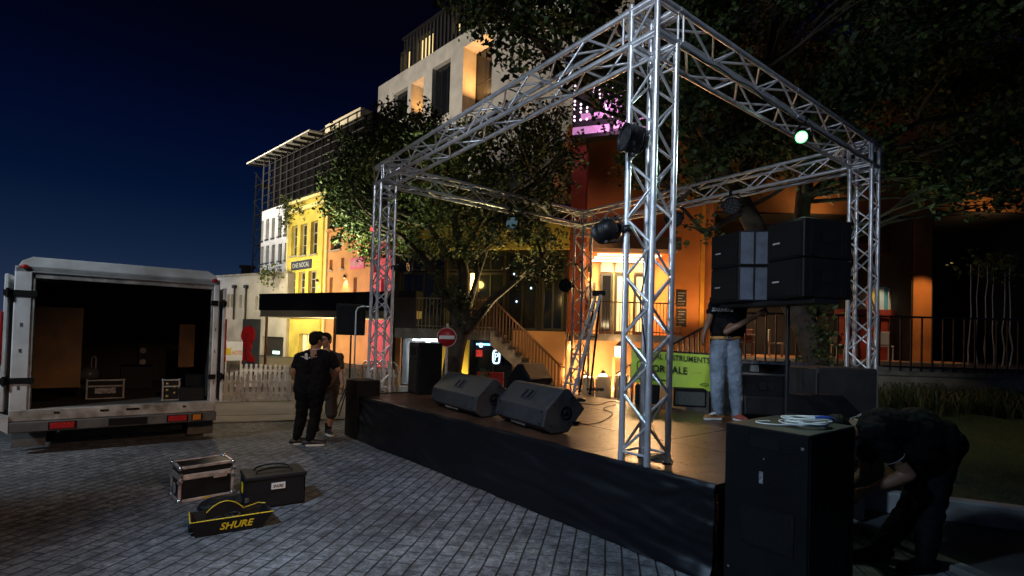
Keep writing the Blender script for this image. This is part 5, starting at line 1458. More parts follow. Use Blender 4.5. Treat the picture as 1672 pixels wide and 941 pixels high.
# speaker on a stand beyond the stage
c_ = at(574, 523, 11.3); T = thing('stand_speaker', 'black loudspeaker raised on a tripod stand beside the far truss leg', 'speaker', (c_.x, c_.y, c_.z - .33), R(12))
mb = MB(); mb.prism([(-.31, -.2), (.31, -.2), (.24, .22), (-.24, .22)], (0, 0, 0), (1, 0, 0), (0, 1, 0), .68, n=(0, 0, 1)); o = mb.build('cabinet', BLK, T); bv = o.modifiers.new('b', 'BEVEL'); bv.width = .03; bv.segments = 2
mb = MB(); mb.bx((-.27, -.214, .05), (.27, -.2015, .63), .004); mb.build('grille', GRILL, T)
T = thing('speaker_stand', 'black tripod stand carrying the loudspeaker beside the far truss leg', 'stand', (c_.x, c_.y, 0))
mb = MB(); mb.cyl((0, 0, .25), (0, 0, c_.z - .335), .02, n=10); mb.build('pole', STEELD, T)
for k in range(3):
    a = k * 2.094 + .4; mb = MB(); mb.bar((0, 0, .75), (.45 * math.cos(a), .45 * math.sin(a), .01), .025, .012); mb.build('leg', STEELD, T)
# bent silver tube rail in front of it (hand truck frame)
a_, b_ = at(577, 640, 10.9), at(584, 640, 10.9); T = thing('hand_truck', 'upright silver tube hand truck parked below the raised loudspeaker', 'hand truck', (a_.x, a_.y, 0))
mb = MB(); zt = at(580, 500, 10.9).z; mb.tube([(0, 0, .05), (0, 0, zt - .12), (.03, .02, zt - .03), (.12, .05, zt), (.30, .1, zt), (.38, .12, zt - .05), (.40, .13, zt - .15), (.40, .13, .05)], .017, 8)
for z in (.3, .7, 1.1): mb.cyl((0, 0, z), (.40, .13, z), .012, n=8)
mb.build('frame', ALU, T); mb = MB(); mb.bx((0, -.22, .02), (.4, .1, .035)); mb.build('toe_plate', STEELD, T)
for x in (-.04, .44):
    mb = MB(); mb.lathe([(.001, -.025), (.10, -.025), (.11, 0), (.10, .025), (.001, .025)], (x, .2, .115), 16, (1, 0, 0)); mb.build('wheel', RUB, T)

# bass speaker nearest the viewer, with the cable coil on it
T = cabinet('subwoofer', 'large scuffed black bass speaker at the near end of the stage with a port opening', (2.02, 3.47), D1, D2, .60, .80, .004, 1.196, SCUFF, bev=.008)
SUB = T
# left face (x=0): recessed port, handle recess, badge
mb = MB(); y0, y1, z0_, z1_ = .10, .47, .36, .62
for (a, b_) in (((y0 - .012, z0_ - .012), (y1 + .012, z0_)), ((y0 - .012, z1_), (y1 + .012, z1_ + .012)), ((y0 - .012, z0_ + .0), (y0, z1_)), ((y1, z0_), (y1 + .012, z1_))): mb.bx((-.008, a[0], a[1]), (.002, b_[0], b_[1]))
mb.build('port_rim', BLK, T)
mb = MB(); mb.bx((-.004, y0 + .001, z0_ + .001), (-.001, y1 - .001, z1_ - .001)); mb.build('port_grille', GRILL, T)
mb = MB(); mb.bx((-.005, .19, 1.05), (-.001, .40, 1.14), .002); mb.build('handle', RUB, T)
mb = MB(); mb.bx((-.004, .305, .80), (-.001, .335, .885), .001); mb.build('badge', mat('worn_badge', (.22, .22, .22), .6, var=.7, vs=60), T)
mb = MB(); mb.bx((-.006, .03, 1.09), (-.001, .05, 1.11)); mb.bx((-.006, .545, .12), (-.001, .56, .135)); mb.cyl((-.006, .3, .98), (-.001, .3, .98), .007, n=8); mb.build('screw', CHROME, T)
# right face seam and chipped edge strip
mb = MB(); mb.bx((.015, -.006, .02), (.035, -.001, 1.17)); mb.bx((.70, -.006, .02), (.715, -.001, 1.17)); mb.build('edge_batten', BLK, T)
mb = MB(); mb.bx((.25, -.005, .62), (.5, -.001, .74), .002); mb.build('handle', RUB, T)
# coil of white cable
cc = gp(1316, 696, 1.2); 
mb = MB()
for k in range(9):
    a0 = rnd.uniform(0, 6.28); rx, ry = rnd.uniform(.13, .17), rnd.uniform(.10, .135); c = V((rnd.gauss(0, .02), rnd.gauss(0, .015), .012 + .006 * k)); tl = rnd.gauss(0, .06)
    mb.tube([c + V((rx * math.cos(a0 + t * .2094), ry * math.sin(a0 + t * .2094), tl * .12 * math.cos(t * .2094) + .003 * math.sin(t * .63))) for t in range(31)], .0052, 6)
mb.tube([V((.15 * math.cos(t), .05 - .15 * math.sin(t) * .6, .008)) - V((.17 + .008 * t, 0, 0)) for t in [i * .25 for i in range(20)]], .0052, 6)
WC = lone(mb, 'cable_coil', mat('white_cable', (.86, .86, .83), .45, var=.1), 'coil of white cable lying on top of the big bass speaker', 'cable', (cc.x, cc.y, 1.201))
WC.location = (cc.x, cc.y, 1.202)
for v in WC.data.vertices: v.co += V((cc.x, cc.y, 1.201))
mb = MB(); mb.tube([(.05, -.03, .07), (.10, -.05, .075), (.15, -.045, .07), (.185, -.03, .06)], .012, 8); o = mb.build('connector', mat('blue_connector', (.03, .09, .42), .4, var=.2), WC)

# two column speaker array on a pole
AK = .85; dl, dr_ = V((-.30, .954, 0)), V((.954, .30, 0))
n1 = V((3.73 * AK, 6.6 * AK, 0)); n2 = V((3.32 * AK, 7.56 * AK, 0)); zb_ = 1.82 + 76 / 839 * 6.6 * AK; ht_ = 132 / 839 * 6.6 * AK / 2
nmz = (('lower', 'upper'))
BLUELIT = mat('blue_lit_panel', (.075, .092, .13), .5, var=.3, vs=9, bump=.2, bs=120)  # cool light on the black cabinet side, put into the panel colour
ARL = {(0, 0): 'lower black speaker box of the nearer stack on the pole', (0, 1): 'upper black speaker box of the nearer stack on the pole',
       (1, 0): 'lower speaker box of the farther stack in front of the hidden head', (1, 1): 'upper speaker box of the farther stack, with cool light painted on its side'}
for ci, nr in enumerate((n1, n2)):
    for k in range(2):
        z0_ = zb_ + k * (ht_ + .006)
        if ci:
            T = thing('array_speaker', ARL[(ci, k)], 'speaker', (nr.x, nr.y, z0_), math.atan2(dr_.y, dr_.x), 'stacked speaker boxes on the pole')
            mb = MB(); mb.prism([(0, 0), (.355, -.183), (.62, .30), (.45, .525), (0, .525)], (0, 0, 0), (1, 0, 0), (0, 1, 0), ht_, n=(0, 0, 1)); o_c = mb.build('cabinet', BLK, T); bv = o_c.modifiers.new('bevel', 'BEVEL'); bv.width = .012; bv.segments = 2
        else:
            T = cabinet('array_speaker', ARL[(ci, k)], nr, dl, dr_, .525, .70, z0_, ht_, BLK, 'stacked speaker boxes on the pole', bev=.012)
        mb = MB(); mb.bx((-.014, .03, .025), (-.001, .50, ht_ - .025), .005); g_ = mb.build('grille', GRILL, T)
        mb = MB(); mb.bx((-.017, .32, ht_ * .42), (-.0145, .42, ht_ * .46)); mb.build('badge', mat('grey_badge', (.3, .3, .3), .5, var=.4), g_)
        mb = MB()
        if not ci: mb.bx((.10, -.010, .02), (.13, -.001, ht_ - .02)); mb.bx((.55, -.010, .02), (.57, -.001, ht_ - .02)); mb.bx((.60, -.010, .02), (.615, -.001, ht_ - .02)); (mb.build('fly_rail', BLKS, T) if not ci else None)
        if ci:
            ra_ = -math.atan2(.183, .355); ux_ = V((math.cos(ra_), math.sin(ra_), 0)); un_ = V((ux_.y, -ux_.x, 0))
            mb = MB()
            for a_, b_ in ((.018, .17), (.195, .385)): mb.box(ux_ * ((a_ + b_) / 2) + un_ * .004 + V((0, 0, ht_ / 2)), (b_ - a_, .010, ht_ - .04), ra_, .003)
            mb.build('side_panel', BLUELIT, T)
        else:
            mb = MB(); mb.bx((.27, -.006, ht_ * .42), (.45, -.001, ht_ * .66), .002); mb.build('handle', RUB, T)
        mb = MB(); mb.bx((.02, .02, -.003), (.42, .5, -.0005)); mb.build('foot', RUB, T)
# bridge plate under the two stacks and the pole
pc = (n1 + n2) / 2 + dl * .25 + dr_ * .25
T = thing('speaker_pole', 'thin black pole holding the stacked speaker boxes above the stage', 'stand', (pc.x, pc.y, STZ))
mb = MB(); mb.bar(n1 + dr_ * .33 + dl * -.0 + V((0, 0, zb_ - .03)), n2 + dl * .52 + dr_ * .33 + V((0, 0, zb_ - .03)), .35, .05); mb.build('bracket', STEELD, T, world=True)
pp = at(1285, 600, pc.y); mb = MB(); mb.cyl((pp.x, pp.y, STZ + .03), (pp.x, pp.y, zb_ - .056), .024, n=12); mb.cyl((pp.x, pp.y, 1.55), (pp.x, pp.y, 1.62), .034, n=12); mb.build('pole', STEELD, T, world=True)
mb = MB(); mb.cyl((pp.x, pp.y, STZ + .004), (pp.x, pp.y, STZ + .03), .26, n=20); mb.build('base_plate', STEELD, T, world=True)

# chrome edged flight case and dark boxes at the back right
q0, q1 = at(1209, 589, 8.0), at(1320, 601, 7.6)
T = thing('flight_case', 'long flight case with silver edge strips behind the man in jeans', 'case', (q0.x, q0.y, STZ), math.atan2(q1.y - q0.y, q1.x - q0.x))
Lc = V((q1.x - q0.x, q1.y - q0.y)).length; hc = q0.z - STZ
mb = MB(); mb.bx((0, 0, .01), (Lc, .5, hc), .01); mb.build('body', BLK, T)
mb = MB()
for z in (hc - .02, hc - .20, .03): mb.bx((-.006, -.008, z - .022), (Lc + .006, -.001, z + .022), .003)
mb.bx((-.006, -.008, hc + .001), (Lc + .006, .04, hc + .008)); mb.build('edge_trim', CHROME, T)
for x in (.2, Lc - .2):
    mb = MB(); mb.bx((x - .06, -.016, hc - .16), (x + .06, -.0085, hc - .06), .003); mb.build('latch', CHROME, T)
def blackbox(label, nr, w1, w2, z0, h, rz, cat='speaker', name='covered_speaker'):
    T = thing(name, label, cat, (nr.x, nr.y, z0), rz)
    mb = MB(); mb.bx((0, 0, 0), (w2, w1, h), .02); mb.build('cover', mat('dull_black_cover', (.016, .016, .017), .75, var=.4, vs=4, bump=.4, bs=14), T)
    mb = MB(); mb.bx((.0, -.010, h * .1), (.014, -.001, h * .96)); mb.bx((w2 * .2, -.008, h * .55), (w2 * .8, -.001, h * .60)); mb.build('strap', RUB, T)
    return T
q = at(1333, 690, 6.2); blackbox('black covered box standing right of the speaker pole', V((q.x, q.y, 0)), .55, .80, .004, 1.53, R(6))
q = at(1345, 690, 5.2); T = blackbox('low black equipment box with a sloping lid before the covered box', V((q.x, q.y, 0)), .5, .55, .004, 1.06, R(14), 'box', 'equipment_box')
mb = MB(); mb.prism([(.02, 0), (.48, 0), (.48, .20), (.30, .20)], (0, 0, 1.064), (0, 1, 0), (0, 0, 1), .55, n=(1, 0, 0)); mb.build('lid', BLK, T)

# green sale banner hung at the back of the stage
LIME = mat('lime_vinyl', (.62, .82, .07), .55, var=.12, vs=2.5, emit=None)
b0, b1 = at(1031, 570, 9.25), at(1163, 580, 8.75); BT = Plane(b0, b1)
zt0, zt1 = b0.z, b1.z; zl0, zl1 = at(1031, 624, 9.25).z, at(1163, 640, 8.75).z
T = thing('banner', 'lime green vinyl banner with black capital letters at the back of the stage', 'banner', BT.p(BT.L / 2, STZ))
mb = MB(); vs = []; fs = []
for side in (0, 1):
    for j in range(9):
        for i in range(25):
            u, v = i / 24, j / 8; zt = zt0 + (zt1 - zt0) * u; zl = zl0 + (zl1 - zl0) * u
            d = .018 * math.sin(u * 9 + v * 2) * v + .01 * NZ.noise(V((u * 5, v * 3, 0))) - side * .006
            vs.append(BT.p(u * BT.L, zt + (zl - zt) * v - .012 * math.sin(u * 3.1416) * (1 - v), d))
for side in (0, 1):
    for j in range(8):
        for i in range(24):
            k = side * 225 + j * 25 + i; f = (k, k + 25, k + 26, k + 1); fs.append(f if side == 0 else f[::-1])
mb.add(vs, fs, True); sh = mb.build('sheet', LIME, T, world=True)
INK = mat('black_print', (.015, .02, .01), .6, var=.2)
upb = ZUP; rb = (b1 - b0).normalized(); ub_ = ZUP
def bl(txt, x, y, h_, w_): 
    u, z = BT.hit(x, y); lettering(txt, BT.p(u, z, .03), rb, ub_, h_, INK, T, width=w_, bold=.012)
bl('MUSICAL INSTRUMENTS', 1098, 584, .095, 1.22); bl('FOR SALE', 1090, 603, .125, .66)
bl('. . . .  - - -', 1138, 609, .02, .14)
mb = MB()   # guitar outline drawn on the banner
u, z = BT.hit(1046, 604); pts = [BT.p(u + .085 * math.sin(t) * (1 + .35 * math.cos(2 * t)), z + .16 * math.cos(t), .03) for t in [i * .3 for i in range(22)]]
mb.tube(pts, .007, 5); mb.bar(BT.p(u, z + .17, .03), BT.p(u + .03, z + .30, .03), .03, .012); u, z = BT.hit(1150, 628); mb.tube([BT.p(u + .07 * math.cos(t), z + .018 * math.sin(t), .03) for t in [i * .4 for i in range(17)]], .004, 4)
mb.build('drawing', INK, T, world=True)
mb = MB(); 
for u, zt in ((0.02, zt0), (BT.L - .02, zt1)): mb.cyl(BT.p(u, STZ - .7, -.05), BT.p(u, zt + .02, -.05), .018, n=8)
mb.cyl(BT.p(0, zt0 + .01, -.05), BT.p(BT.L, zt1 + .01, -.05), .016, n=8); mb.build('frame', STEELD, T, world=True)
# low grey flat panel leaning under it
p_ = gp(1108, 664, STZ); T = thing('guitar_amplifier', 'small dark grey amplifier standing below the lime green banner', 'amplifier', p_, R(-10))
mb = MB(); mb.bx((-.08, 0, 0), (.44, .25, .30), .015); mb.build('cabinet', BLK, T); mb = MB(); mb.bx((-.05, -.008, .03), (.41, -.001, .25), .003); mb.build('grille', mat('grey_cloth', (.07, .075, .06), .8, var=.3, vs=40), T)
p_ = gp(1056, 660, STZ); T = thing('guitar_amplifier', 'dark amplifier half behind the front truss leg below the banner', 'amplifier', p_, R(-18))
mb = MB(); mb.bx((-.2, 0, 0), (.2, .22, .32), .015); mb.build('cabinet', BLK, T); mb = MB(); mb.bx((-.17, -.008, .03), (.17, -.001, .25), .003); mb.build('grille', GRILL, T)
# bent music stand tube by the banner
p_ = gp(1088, 668, STZ); mb = MB(); mb.tube([(0, 0, 0), (0, 0, .42), (-.02, 0, .45), (-.3, .05, .46)], .012, 8); mb.tube([(-.2, -.12, .008), (0, 0, .02), (.2, -.1, .008)], .010, 8)
for i, v in enumerate(mb.v): mb.v[i] = v + p_
lone(mb, 'tube_stand', STEELD, 'bent dark tube stand in front of the lime green banner', 'stand', p_)

# step ladder by the rear truss leg
tp = at(977, 482, 9.1); f0, f1 = gp(916, 648, STZ), gp(933, 653, STZ); r0_, r1_ = gp(946, 640, STZ), gp(963, 644, STZ)
T = thing('step_ladder', 'silver folding step ladder standing by the rear truss leg', 'ladder', (f0 + f1) / 2)
wd = (f1 - f0).normalized()
t0_, t1_ = tp - wd * .10, tp + wd * .08
for a, b_ in ((f0, t0_), (f1, t1_)):
    mb = MB(); mb.bar(a, b_, .045, .07, up=(0, 1, 0), bev=.004); mb.build('rail', ALU, T, world=True)
for a, b_ in ((r0_, t0_), (r1_, t1_)):
    mb = MB(); mb.bar(a, b_, .032, .045, up=(0, 1, 0)); mb.build('leg', STEELD, T, world=True)
for k in range(1, 7):
    a, b_ = f0.lerp(t0_, k / 7), f1.lerp(t1_, k / 7); mb = MB(); mb.bar(a, b_, .09, .022); mb.build('step', ALU, T, world=True)
for k in (1, 3): 
    a, b_ = r0_.lerp(t0_, k / 5), r1_.lerp(t1_, k / 5); mb = MB(); mb.bar(a, b_, .02, .02); mb.build('stretcher', STEELD, T, world=True)
mb = MB(); mb.box(tp + V((0, 0, .03)), (.22, .16, .09), 0, .02); mb.build('top_cap', BLKS, T, world=True)
for q in (f0, f1, r0_, r1_):
    mb = MB(); mb.box(q + V((0, 0, .014)), (.06, .08, .026), 0, .006); mb.build('foot', RUB, T, world=True)
# bits on the deck: pedals, cables, microphone base
p_ = gp(948, 655, STZ); mb = MB(); mb.box(p_ + V((0, 0, .018)), (.18, .09, .034), R(-8), .01); mb.box(p_ + V((0, .01, .042)), (.10, .05, .014), R(-8), .004)
lone(mb, 'floor_pedal', BLKS, 'small black foot pedal on the deck right of the ladder feet', 'pedal', p_)
p_ = gp(948, 692, STZ); mb = MB(); mb.box(p_ + V((-.12, 0, .02)), (.22, .10, .035), R(-20), .01)
lone(mb, 'floor_pedal', BLKS, 'black pedal lying right beside the nearest wedge monitor', 'pedal', p_)
def cable(label, pts, r=.006):
    mb = MB(); P = [V(p) for p in pts]; out = []
    for i in range(len(P) - 1):
        a = P[max(0, i - 1)]; b_ = P[i]; c = P[i + 1]; d = P[min(len(P) - 1, i + 2)]
        for k in range(8):
            t = k / 8; out.append(.5 * ((2 * b_) + (c - a) * t + (2 * a - 5 * b_ + 4 * c - d) * t * t + (-a + 3 * b_ - 3 * c + d) * t ** 3))
    out.append(P[-1]); mb.tube(out, r, 6); return lone(mb, 'stage_cable', CBL, label, 'cable', P[0])
g7 = lambda x, y: gp(x, y, STZ) + V((0, 0, .008))
cable('black cable snaking from the nearest wedge monitor over the deck', [g7(935, 690), g7(960, 694), g7(985, 688), g7(1000, 676), g7(985, 668), g7(1005, 662)])
cable('black cable trailing across the deck around the front truss leg', [g7(1010, 748), g7(1035, 742), g7(1062, 752), g7(1098, 756), g7(1082, 738), g7(1072, 712), g7(1062, 690), g7(1060, 672)])
cable('black cable looping by the feet of the step ladder', [g7(905, 668), g7(940, 660), g7(975, 662), g7(998, 656), g7(1015, 660)])
p_ = g7(1075, 750); mb = MB()
for k in range(4):
    mb.tube([p_ + V((.09 * math.cos(t) * (1 + .1 * k), .08 * math.sin(t) + .01 * k, .006 * k)) for t in [i * .3 for i in range(22)]], .006, 6)
lone(mb, 'cable_coil', CBL, 'small coil of black cable inside the front truss leg base', 'cable', p_)
p_ = gp(972, 640, STZ); mb = MB(); mb.tube([p_ + V((.16 * math.cos(t) + .03 * math.sin(3 * t), .10 * math.sin(t), .02 + .05 * abs(math.sin(2.3 * t)))) for t in [i * .25 for i in range(60)]], .009, 6)
lone(mb, 'cable_coil', CBL, 'messy heap of dark cable on the deck behind the ladder', 'cable', p_)

# no entry sign
c_ = at(730, 551, 11.2); T = thing('no_entry_sign', 'round red no entry road sign with a white bar on a thin post', 'road sign', (c_.x, c_.y, 0))
mb = MB(); mb.lathe([(.001, 0), (.215, 0), (.218, .006), (.218, .016), (.001, .018)], (0, -.03, c_.z), 36, (0, -1, 0)); mb.build('disc', mat('red_sign_face', (.42, .012, .018), .45, var=.12), T)
mb = MB(); mb.bx((-.165, -.0535, c_.z - .038), (.165, -.0485, c_.z + .038)); mb.build('bar', mat('white_sign_face', (.78, .78, .76), .45, var=.1), T)
mb = MB(); mb.lathe([(.196, .0185), (.216, .0185), (.216, .0225), (.196, .0225), (.196, .0185)], (0, -.03, c_.z), 36, (0, -1, 0)); mb.build('rim', mat('sign_rim', (.6, .45, .42), .5, var=.1), T)
mb = MB(); mb.cyl((0, .0, 0), (0, .0, c_.z + .30), .025, n=10); mb.build('post', ALU, T)
# two red chairs behind the wedge monitors
REDP = mat('red_plastic', (.45, .03, .025), .4, var=.15)
for x, lb in ((789, 'red plastic chair behind the clipped round shrub'), (804, 'red plastic chair beside the white price board')):
    q = at(x, 622, 12.6); cafe_chair('plastic_chair', lb, (q.x, q.y, 0), R(200), REDP, 'red chairs outside the shopfront')
q = at(808, 628, 12.0); T = thing('price_board', 'small white leaning price board by the red chairs', 'board', (q.x, q.y, 0), R(15))
mb = MB(); mb.bx((-.15, 0, .02), (.15, .03, .62), .005); mb.build('board', mat('white_board', (.6, .6, .58), .6, var=.1), T); mb = MB()
for k in range(5): mb.bx((-.11, -.006, .5 - k * .09), (.10 - .04 * (k % 2), -.001, .53 - k * .09))
mb.build('print', INK, T)

# power cables tied along the truss
def truss_cable(label, pts, r=.008):
    mb = MB(); out = []
    for a, b_ in zip(pts, pts[1:]):
        n = max(4, int((b_ - a).length / .12))
        for k in range(n):
            p = a.lerp(b_, k / n); out.append(p + V((NZ.noise(p * 2.3), NZ.noise(p * 2.3 + V((5, 0, 0))), NZ.noise(p * 3.1 + V((0, 9, 0))))) * .035)
    out.append(pts[-1]); mb.tube(out, r, 6); return lone(mb, 'power_cable', CBL, label, 'cable', pts[0])
zz = lambda q, z: V((q.x, q.y, z))
truss_cable('black power cable tied along the right hand beam and down the far right truss leg', [zz(TA + D2 * .3 - D1 * .17, HB - .03), zz(TA + D2 * 3.2 - D1 * .17, HB - .05), zz(TC - D2 * .3 - D1 * .17, HB - .03), zz(TC + D2 * .17 - D1 * .05, HB - .3), zz(TC + D2 * .18 - D1 * .06, 2.6), zz(TC + D2 * .18 - D1 * .08, .6)])
truss_cable('black power cable running along the rear beam between the round lamps', [zz(TC + D1 * .4 - D2 * .1, HB - .03), zz(TC + D1 * 2.0 - D2 * .12, HB - .06), zz(TC + D1 * 3.4 - D2 * .12, HB - .05), zz(TC + D1 * 5.2 - D2 * .1, HB - .04)])
truss_cable('thin black cable looping down inside the front truss leg', [zz(TA + D1 * .05, HB - .2), zz(TA - D1 * .06 + D2 * .05, 3.3), zz(TA + D1 * .05 - D2 * .03, 2.2), zz(TA + D2 * .05, 1.3), zz(TA - D1 * .02, STZ + .05)], .007)
for q, lb in ((TC + D2 * TW - D1 * TW, 'far right'),):
    pass
# ================================================================== box truck
tl, tr = at(19, 600, 6.9), at(353, 600, 8.3)
TW_ = V((tr.x - tl.x, tr.y - tl.y)).length; trz = math.atan2(tr.y - tl.y, tr.x - tl.x)
TK = thing('box_truck', 'white box truck with its rear doors folded open and a dark loaded cargo bay', 'truck', (tl.x, tl.y, 0), trz)
VAN = mat('dirty_white_paint', (.62, .62, .62), .42, var=.22, vs=2.4, bump=.05, bs=60, dirt=(.36, .34, .31))
SILL = mat('scratched_sill_metal', (.33, .31, .28), .55, metal=.3, var=.55, vs=6, bump=.3, bs=50, dirt=(.12, .10, .08))
BUMP = mat('grimy_bumper', (.085, .08, .075), .6, var=.4, vs=5)
PLY = mat('plywood_panel', (.21, .105, .036), .7, var=.5, vs=2.5, bump=.15, bs=30)
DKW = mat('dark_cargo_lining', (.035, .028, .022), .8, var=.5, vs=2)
REDLN = mat('red_lamp_lens', (.30, .012, .012), .25, var=.2, vs=20, emit=(1, .04, .03), es=.02)
AMBL = mat('amber_lamp_lens', (.45, .13, .01), .3, var=.2)
LT = 4.3; XI0, XI1, ZI0, ZI1, ZB, ZT = .20, TW_ - .10, .63, 2.50, .47, 2.69
ch = .17
outer = [(0, ZB), (TW_, ZB), (TW_, ZT - ch), (TW_ - ch * .35, ZT - ch * .3), (TW_ - ch, ZT), (ch, ZT), (ch * .35, ZT - ch * .3), (0, ZT - ch)]
inner = [(.04, ZI0 - .02), (TW_ - .04, ZI0 - .02), (TW_ - .04, ZT - .2), (TW_ - .08, ZT - .12), (TW_ - .18, ZT - .06), (.18, ZT - .06), (.08, ZT - .12), (.04, ZT - .2)]
mb = MB(); n = len(outer)
vs = [V((x, y, z)) for y in (.02, LT) for (x, z) in outer] + [V((x, y, z)) for y in (.02, LT) for (x, z) in inner]
fs = []
for i in range(n):
    j = (i + 1) % n
    fs += [(i, j, n + j, n + i), (2 * n + j, 2 * n + i, 3 * n + i, 3 * n + j), (j, i, 2 * n + i, 2 * n + j), (n + i, n + j, 3 * n + j, 3 * n + i)]
mb.add(vs, fs); mb.build('cargo_box', VAN, TK)
# roof cap line, rear posts, header, sill
mb = MB()
hp = [(0.0, ZI1 + .06), (XI0, ZI1), (TW_ - .10, ZI1), (TW_, ZI1 + .06), (TW_, ZT - ch), (TW_ - ch * .35, ZT - ch * .3), (TW_ - ch, ZT + .012), (ch, ZT + .012), (ch * .35, ZT - ch * .3), (0, ZT - ch)]
hp = [(min(max(x, -.012), TW_ + .012), z) for x, z in hp]
mb.prism(hp, (0, -.03, 0), (1, 0, 0), (0, 0, 1), .10, n=(0, 1, 0)); o = mb.build('roof_header', VAN, TK)
bv = o.modifiers.new('b', 'BEVEL'); bv.width = .018; bv.segments = 3; bv.limit_method = 'ANGLE'
mb = MB(); mb.bx((XI0 - .02, -.008, ZI1 - .085), (XI1 + .02, .06, ZI1 - .002), .006); mb.build('header_rail', SILL, TK)
for x0, x1 in ((-.01, XI0 - .025), (XI1 + .025, TW_ + .01)):
    mb = MB(); mb.bx((x0, -.03, ZI0 - .10), (x1, .12, ZI1 + .06), .014); p_ = mb.build('rear_post', VAN, TK)
    mb = MB()
    for z in (.9, 1.4, 1.75): mb.bx((x0 + (x1 - x0) * .4, -.034, z), (x0 + (x1 - x0) * .55, -.0305, z + .05))
    mb.build('stain', BUMP, p_)
for x in (XI0 - .022, XI1): 
    mb = MB(); mb.bx((x, -.018, ZI0), (x + .022, .10, ZI1 - .09), .003); mb.build('door_frame', SILL, TK)
mb = MB(); mb.bx((-.005, -.045, ZB), (TW_ + .005, .15, ZI0 - .004), .01); s_ = mb.build('sill', SILL, TK)
mb = MB()
for x, w_ in ((.45, .06), (.95, .1), (1.25, .16), (1.95, .05)): mb.bx((x, -.052, ZI0 - .075), (x + w_, -.0455, ZI0 - .045), .002)
mb.build('latch_plate', RUB, s_)
mb = MB(); mb.bx((.0, -.075, ZB - .145), (TW_ + .02, .03, ZB - .004), .012); mb.build('bumper', BUMP, TK)
mb = MB(); mb.prism([(-.13, ZB - .02), (-.10, ZB + .12), (.0, ZB + .08), (.0, ZB - .15), (-.09, ZB - .08)], (0, -.075, 0), (1, 0, 0), (0, 0, 1), .09, n=(0, 1, 0)); mb.build('bumper_corner', VAN, TK)
for x, w_, m_ in ((.42, .26, REDLN), (TW_ - .62, .24, REDLN), (TW_ - .30, .11, AMBL)):
    mb = MB(); mb.bx((x - .02, -.082, ZB - .125), (x + w_ + .02, -.0755, ZB - .02), .003); l_ = mb.build('lamp_bezel', RUB, TK)
    mb = MB(); mb.bx((x, -.098, ZB - .115), (x + w_, -.0825, ZB - .03), .006); mb.build('tail_light', m_, l_)
for x in (.09, TW_ - .07):
    mb = MB(); mb.ell((x, -.045, ZT - .13), (.045, .025, .03), None, 12, 8); mb.build('clearance_light', REDLN, TK)
for x, s_ in ((-.01, -1), (TW_ + .01, 1)):
    for z in (1.02, 2.20):
        mb = MB(); xa, xb = (x - .02 * 1, x + (.24 if s_ < 0 else -.12)); mb.bx((min(xa, xb), -.048, z - .04), (max(xa, xb), -.0305, z + .04), .004)
        mb.bx((x + s_ * .004, -.048, z - .04), (x + s_ * .10, .45, z + .04), .004); mb.cyl((x + s_ * .055, -.06, z - .06), (x + s_ * .055, -.06, z + .06), .02, n=8)
        mb.build('hinge', RUB, TK)
    mb = MB(); xa = x + s_ * .05; mb.bx((min(xa, xa + s_ * .045), -.02, ZI0 - .02), (max(xa, xa + s_ * .045), 1.05, ZI1 - .05), .008); d_ = mb.build('rear_door', VAN, TK)
    mb = MB(); xa = x + s_ * .105; mb.cyl((xa + s_ * .012, .5, ZI0), (xa + s_ * .012, .5, ZI1 - .1), .016, n=8); mb.build('lock_bar', CHROME, d_)
    mb = MB(); xa = x + s_ * .098
    mb.bx((min(xa, xa + s_ * .02), -.028, 1.25), (max(xa, xa + s_ * .02), .06, 1.95), .003); mb.build('reflector', REDLN, d_)
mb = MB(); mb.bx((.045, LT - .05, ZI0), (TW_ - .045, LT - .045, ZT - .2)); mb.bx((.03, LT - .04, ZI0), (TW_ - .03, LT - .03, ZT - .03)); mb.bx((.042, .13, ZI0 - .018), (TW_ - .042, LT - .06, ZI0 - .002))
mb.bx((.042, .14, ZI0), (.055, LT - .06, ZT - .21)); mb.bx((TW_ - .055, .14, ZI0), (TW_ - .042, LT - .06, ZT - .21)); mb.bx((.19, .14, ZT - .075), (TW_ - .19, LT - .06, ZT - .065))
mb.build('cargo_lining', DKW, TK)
mb = MB(); mb.bx((.07, .80, ZI0 + .20), (.66, .83, ZI0 + 1.42), .002); mb.build('side_panel', PLY, TK)
mb = MB(); mb.bx((TW_ - .42, 1.9, ZI0 + .42), (TW_ - .17, 1.93, ZI0 + 1.22), .002); mb.build('side_panel', PLY, TK)
mb = MB(); mb.bx((.3, .3, .30), (.55, LT + 1.5, ZB - .16)); mb.bx((TW_ - .55, .3, .30), (TW_ - .3, LT + 1.5, ZB - .16)); mb.build('chassis', RUB, TK)
for x in (.10, TW_ - .36):
    for y in (1.15, LT + 1.1):
        mb = MB(); mb.lathe([(.001, 0), (.2, 0), (.22, .03), (.36, .0), (.385, .03), (.385, .23), (.36, .26), (.001, .24)], (x, y, .385), 28, (1, 0, 0)); mb.build('wheel', RUB, TK)
mb = MB(); mb.bx((-.02, .32, .06), (.34, .335, .36), .004); mb.build('mud_flap', BUMP, TK); mb = MB(); mb.bx((TW_ - .34, .32, .06), (TW_ + .02, .335, .36), .004); mb.build('mud_flap', BUMP, TK)
cabp = [(LT + .12, .45), (LT + 1.9, .45), (LT + 1.9, 1.25), (LT + 1.45, 2.05), (LT + .12, 2.15)]
mb = MB(); mb.prism(cabp, (.08, 0, 0), (0, 1, 0), (0, 0, 1), TW_ - .16, n=(1, 0, 0)); c_ = mb.build('cab', VAN, TK)
mb = MB(); mb.quad((.2, LT + 1.885, 1.31), (TW_ - .2, LT + 1.885, 1.31), (TW_ - .2, LT + 1.475, 2.02), (.2, LT + 1.475, 2.02)); mb.build('windscreen', GLASS, c_)
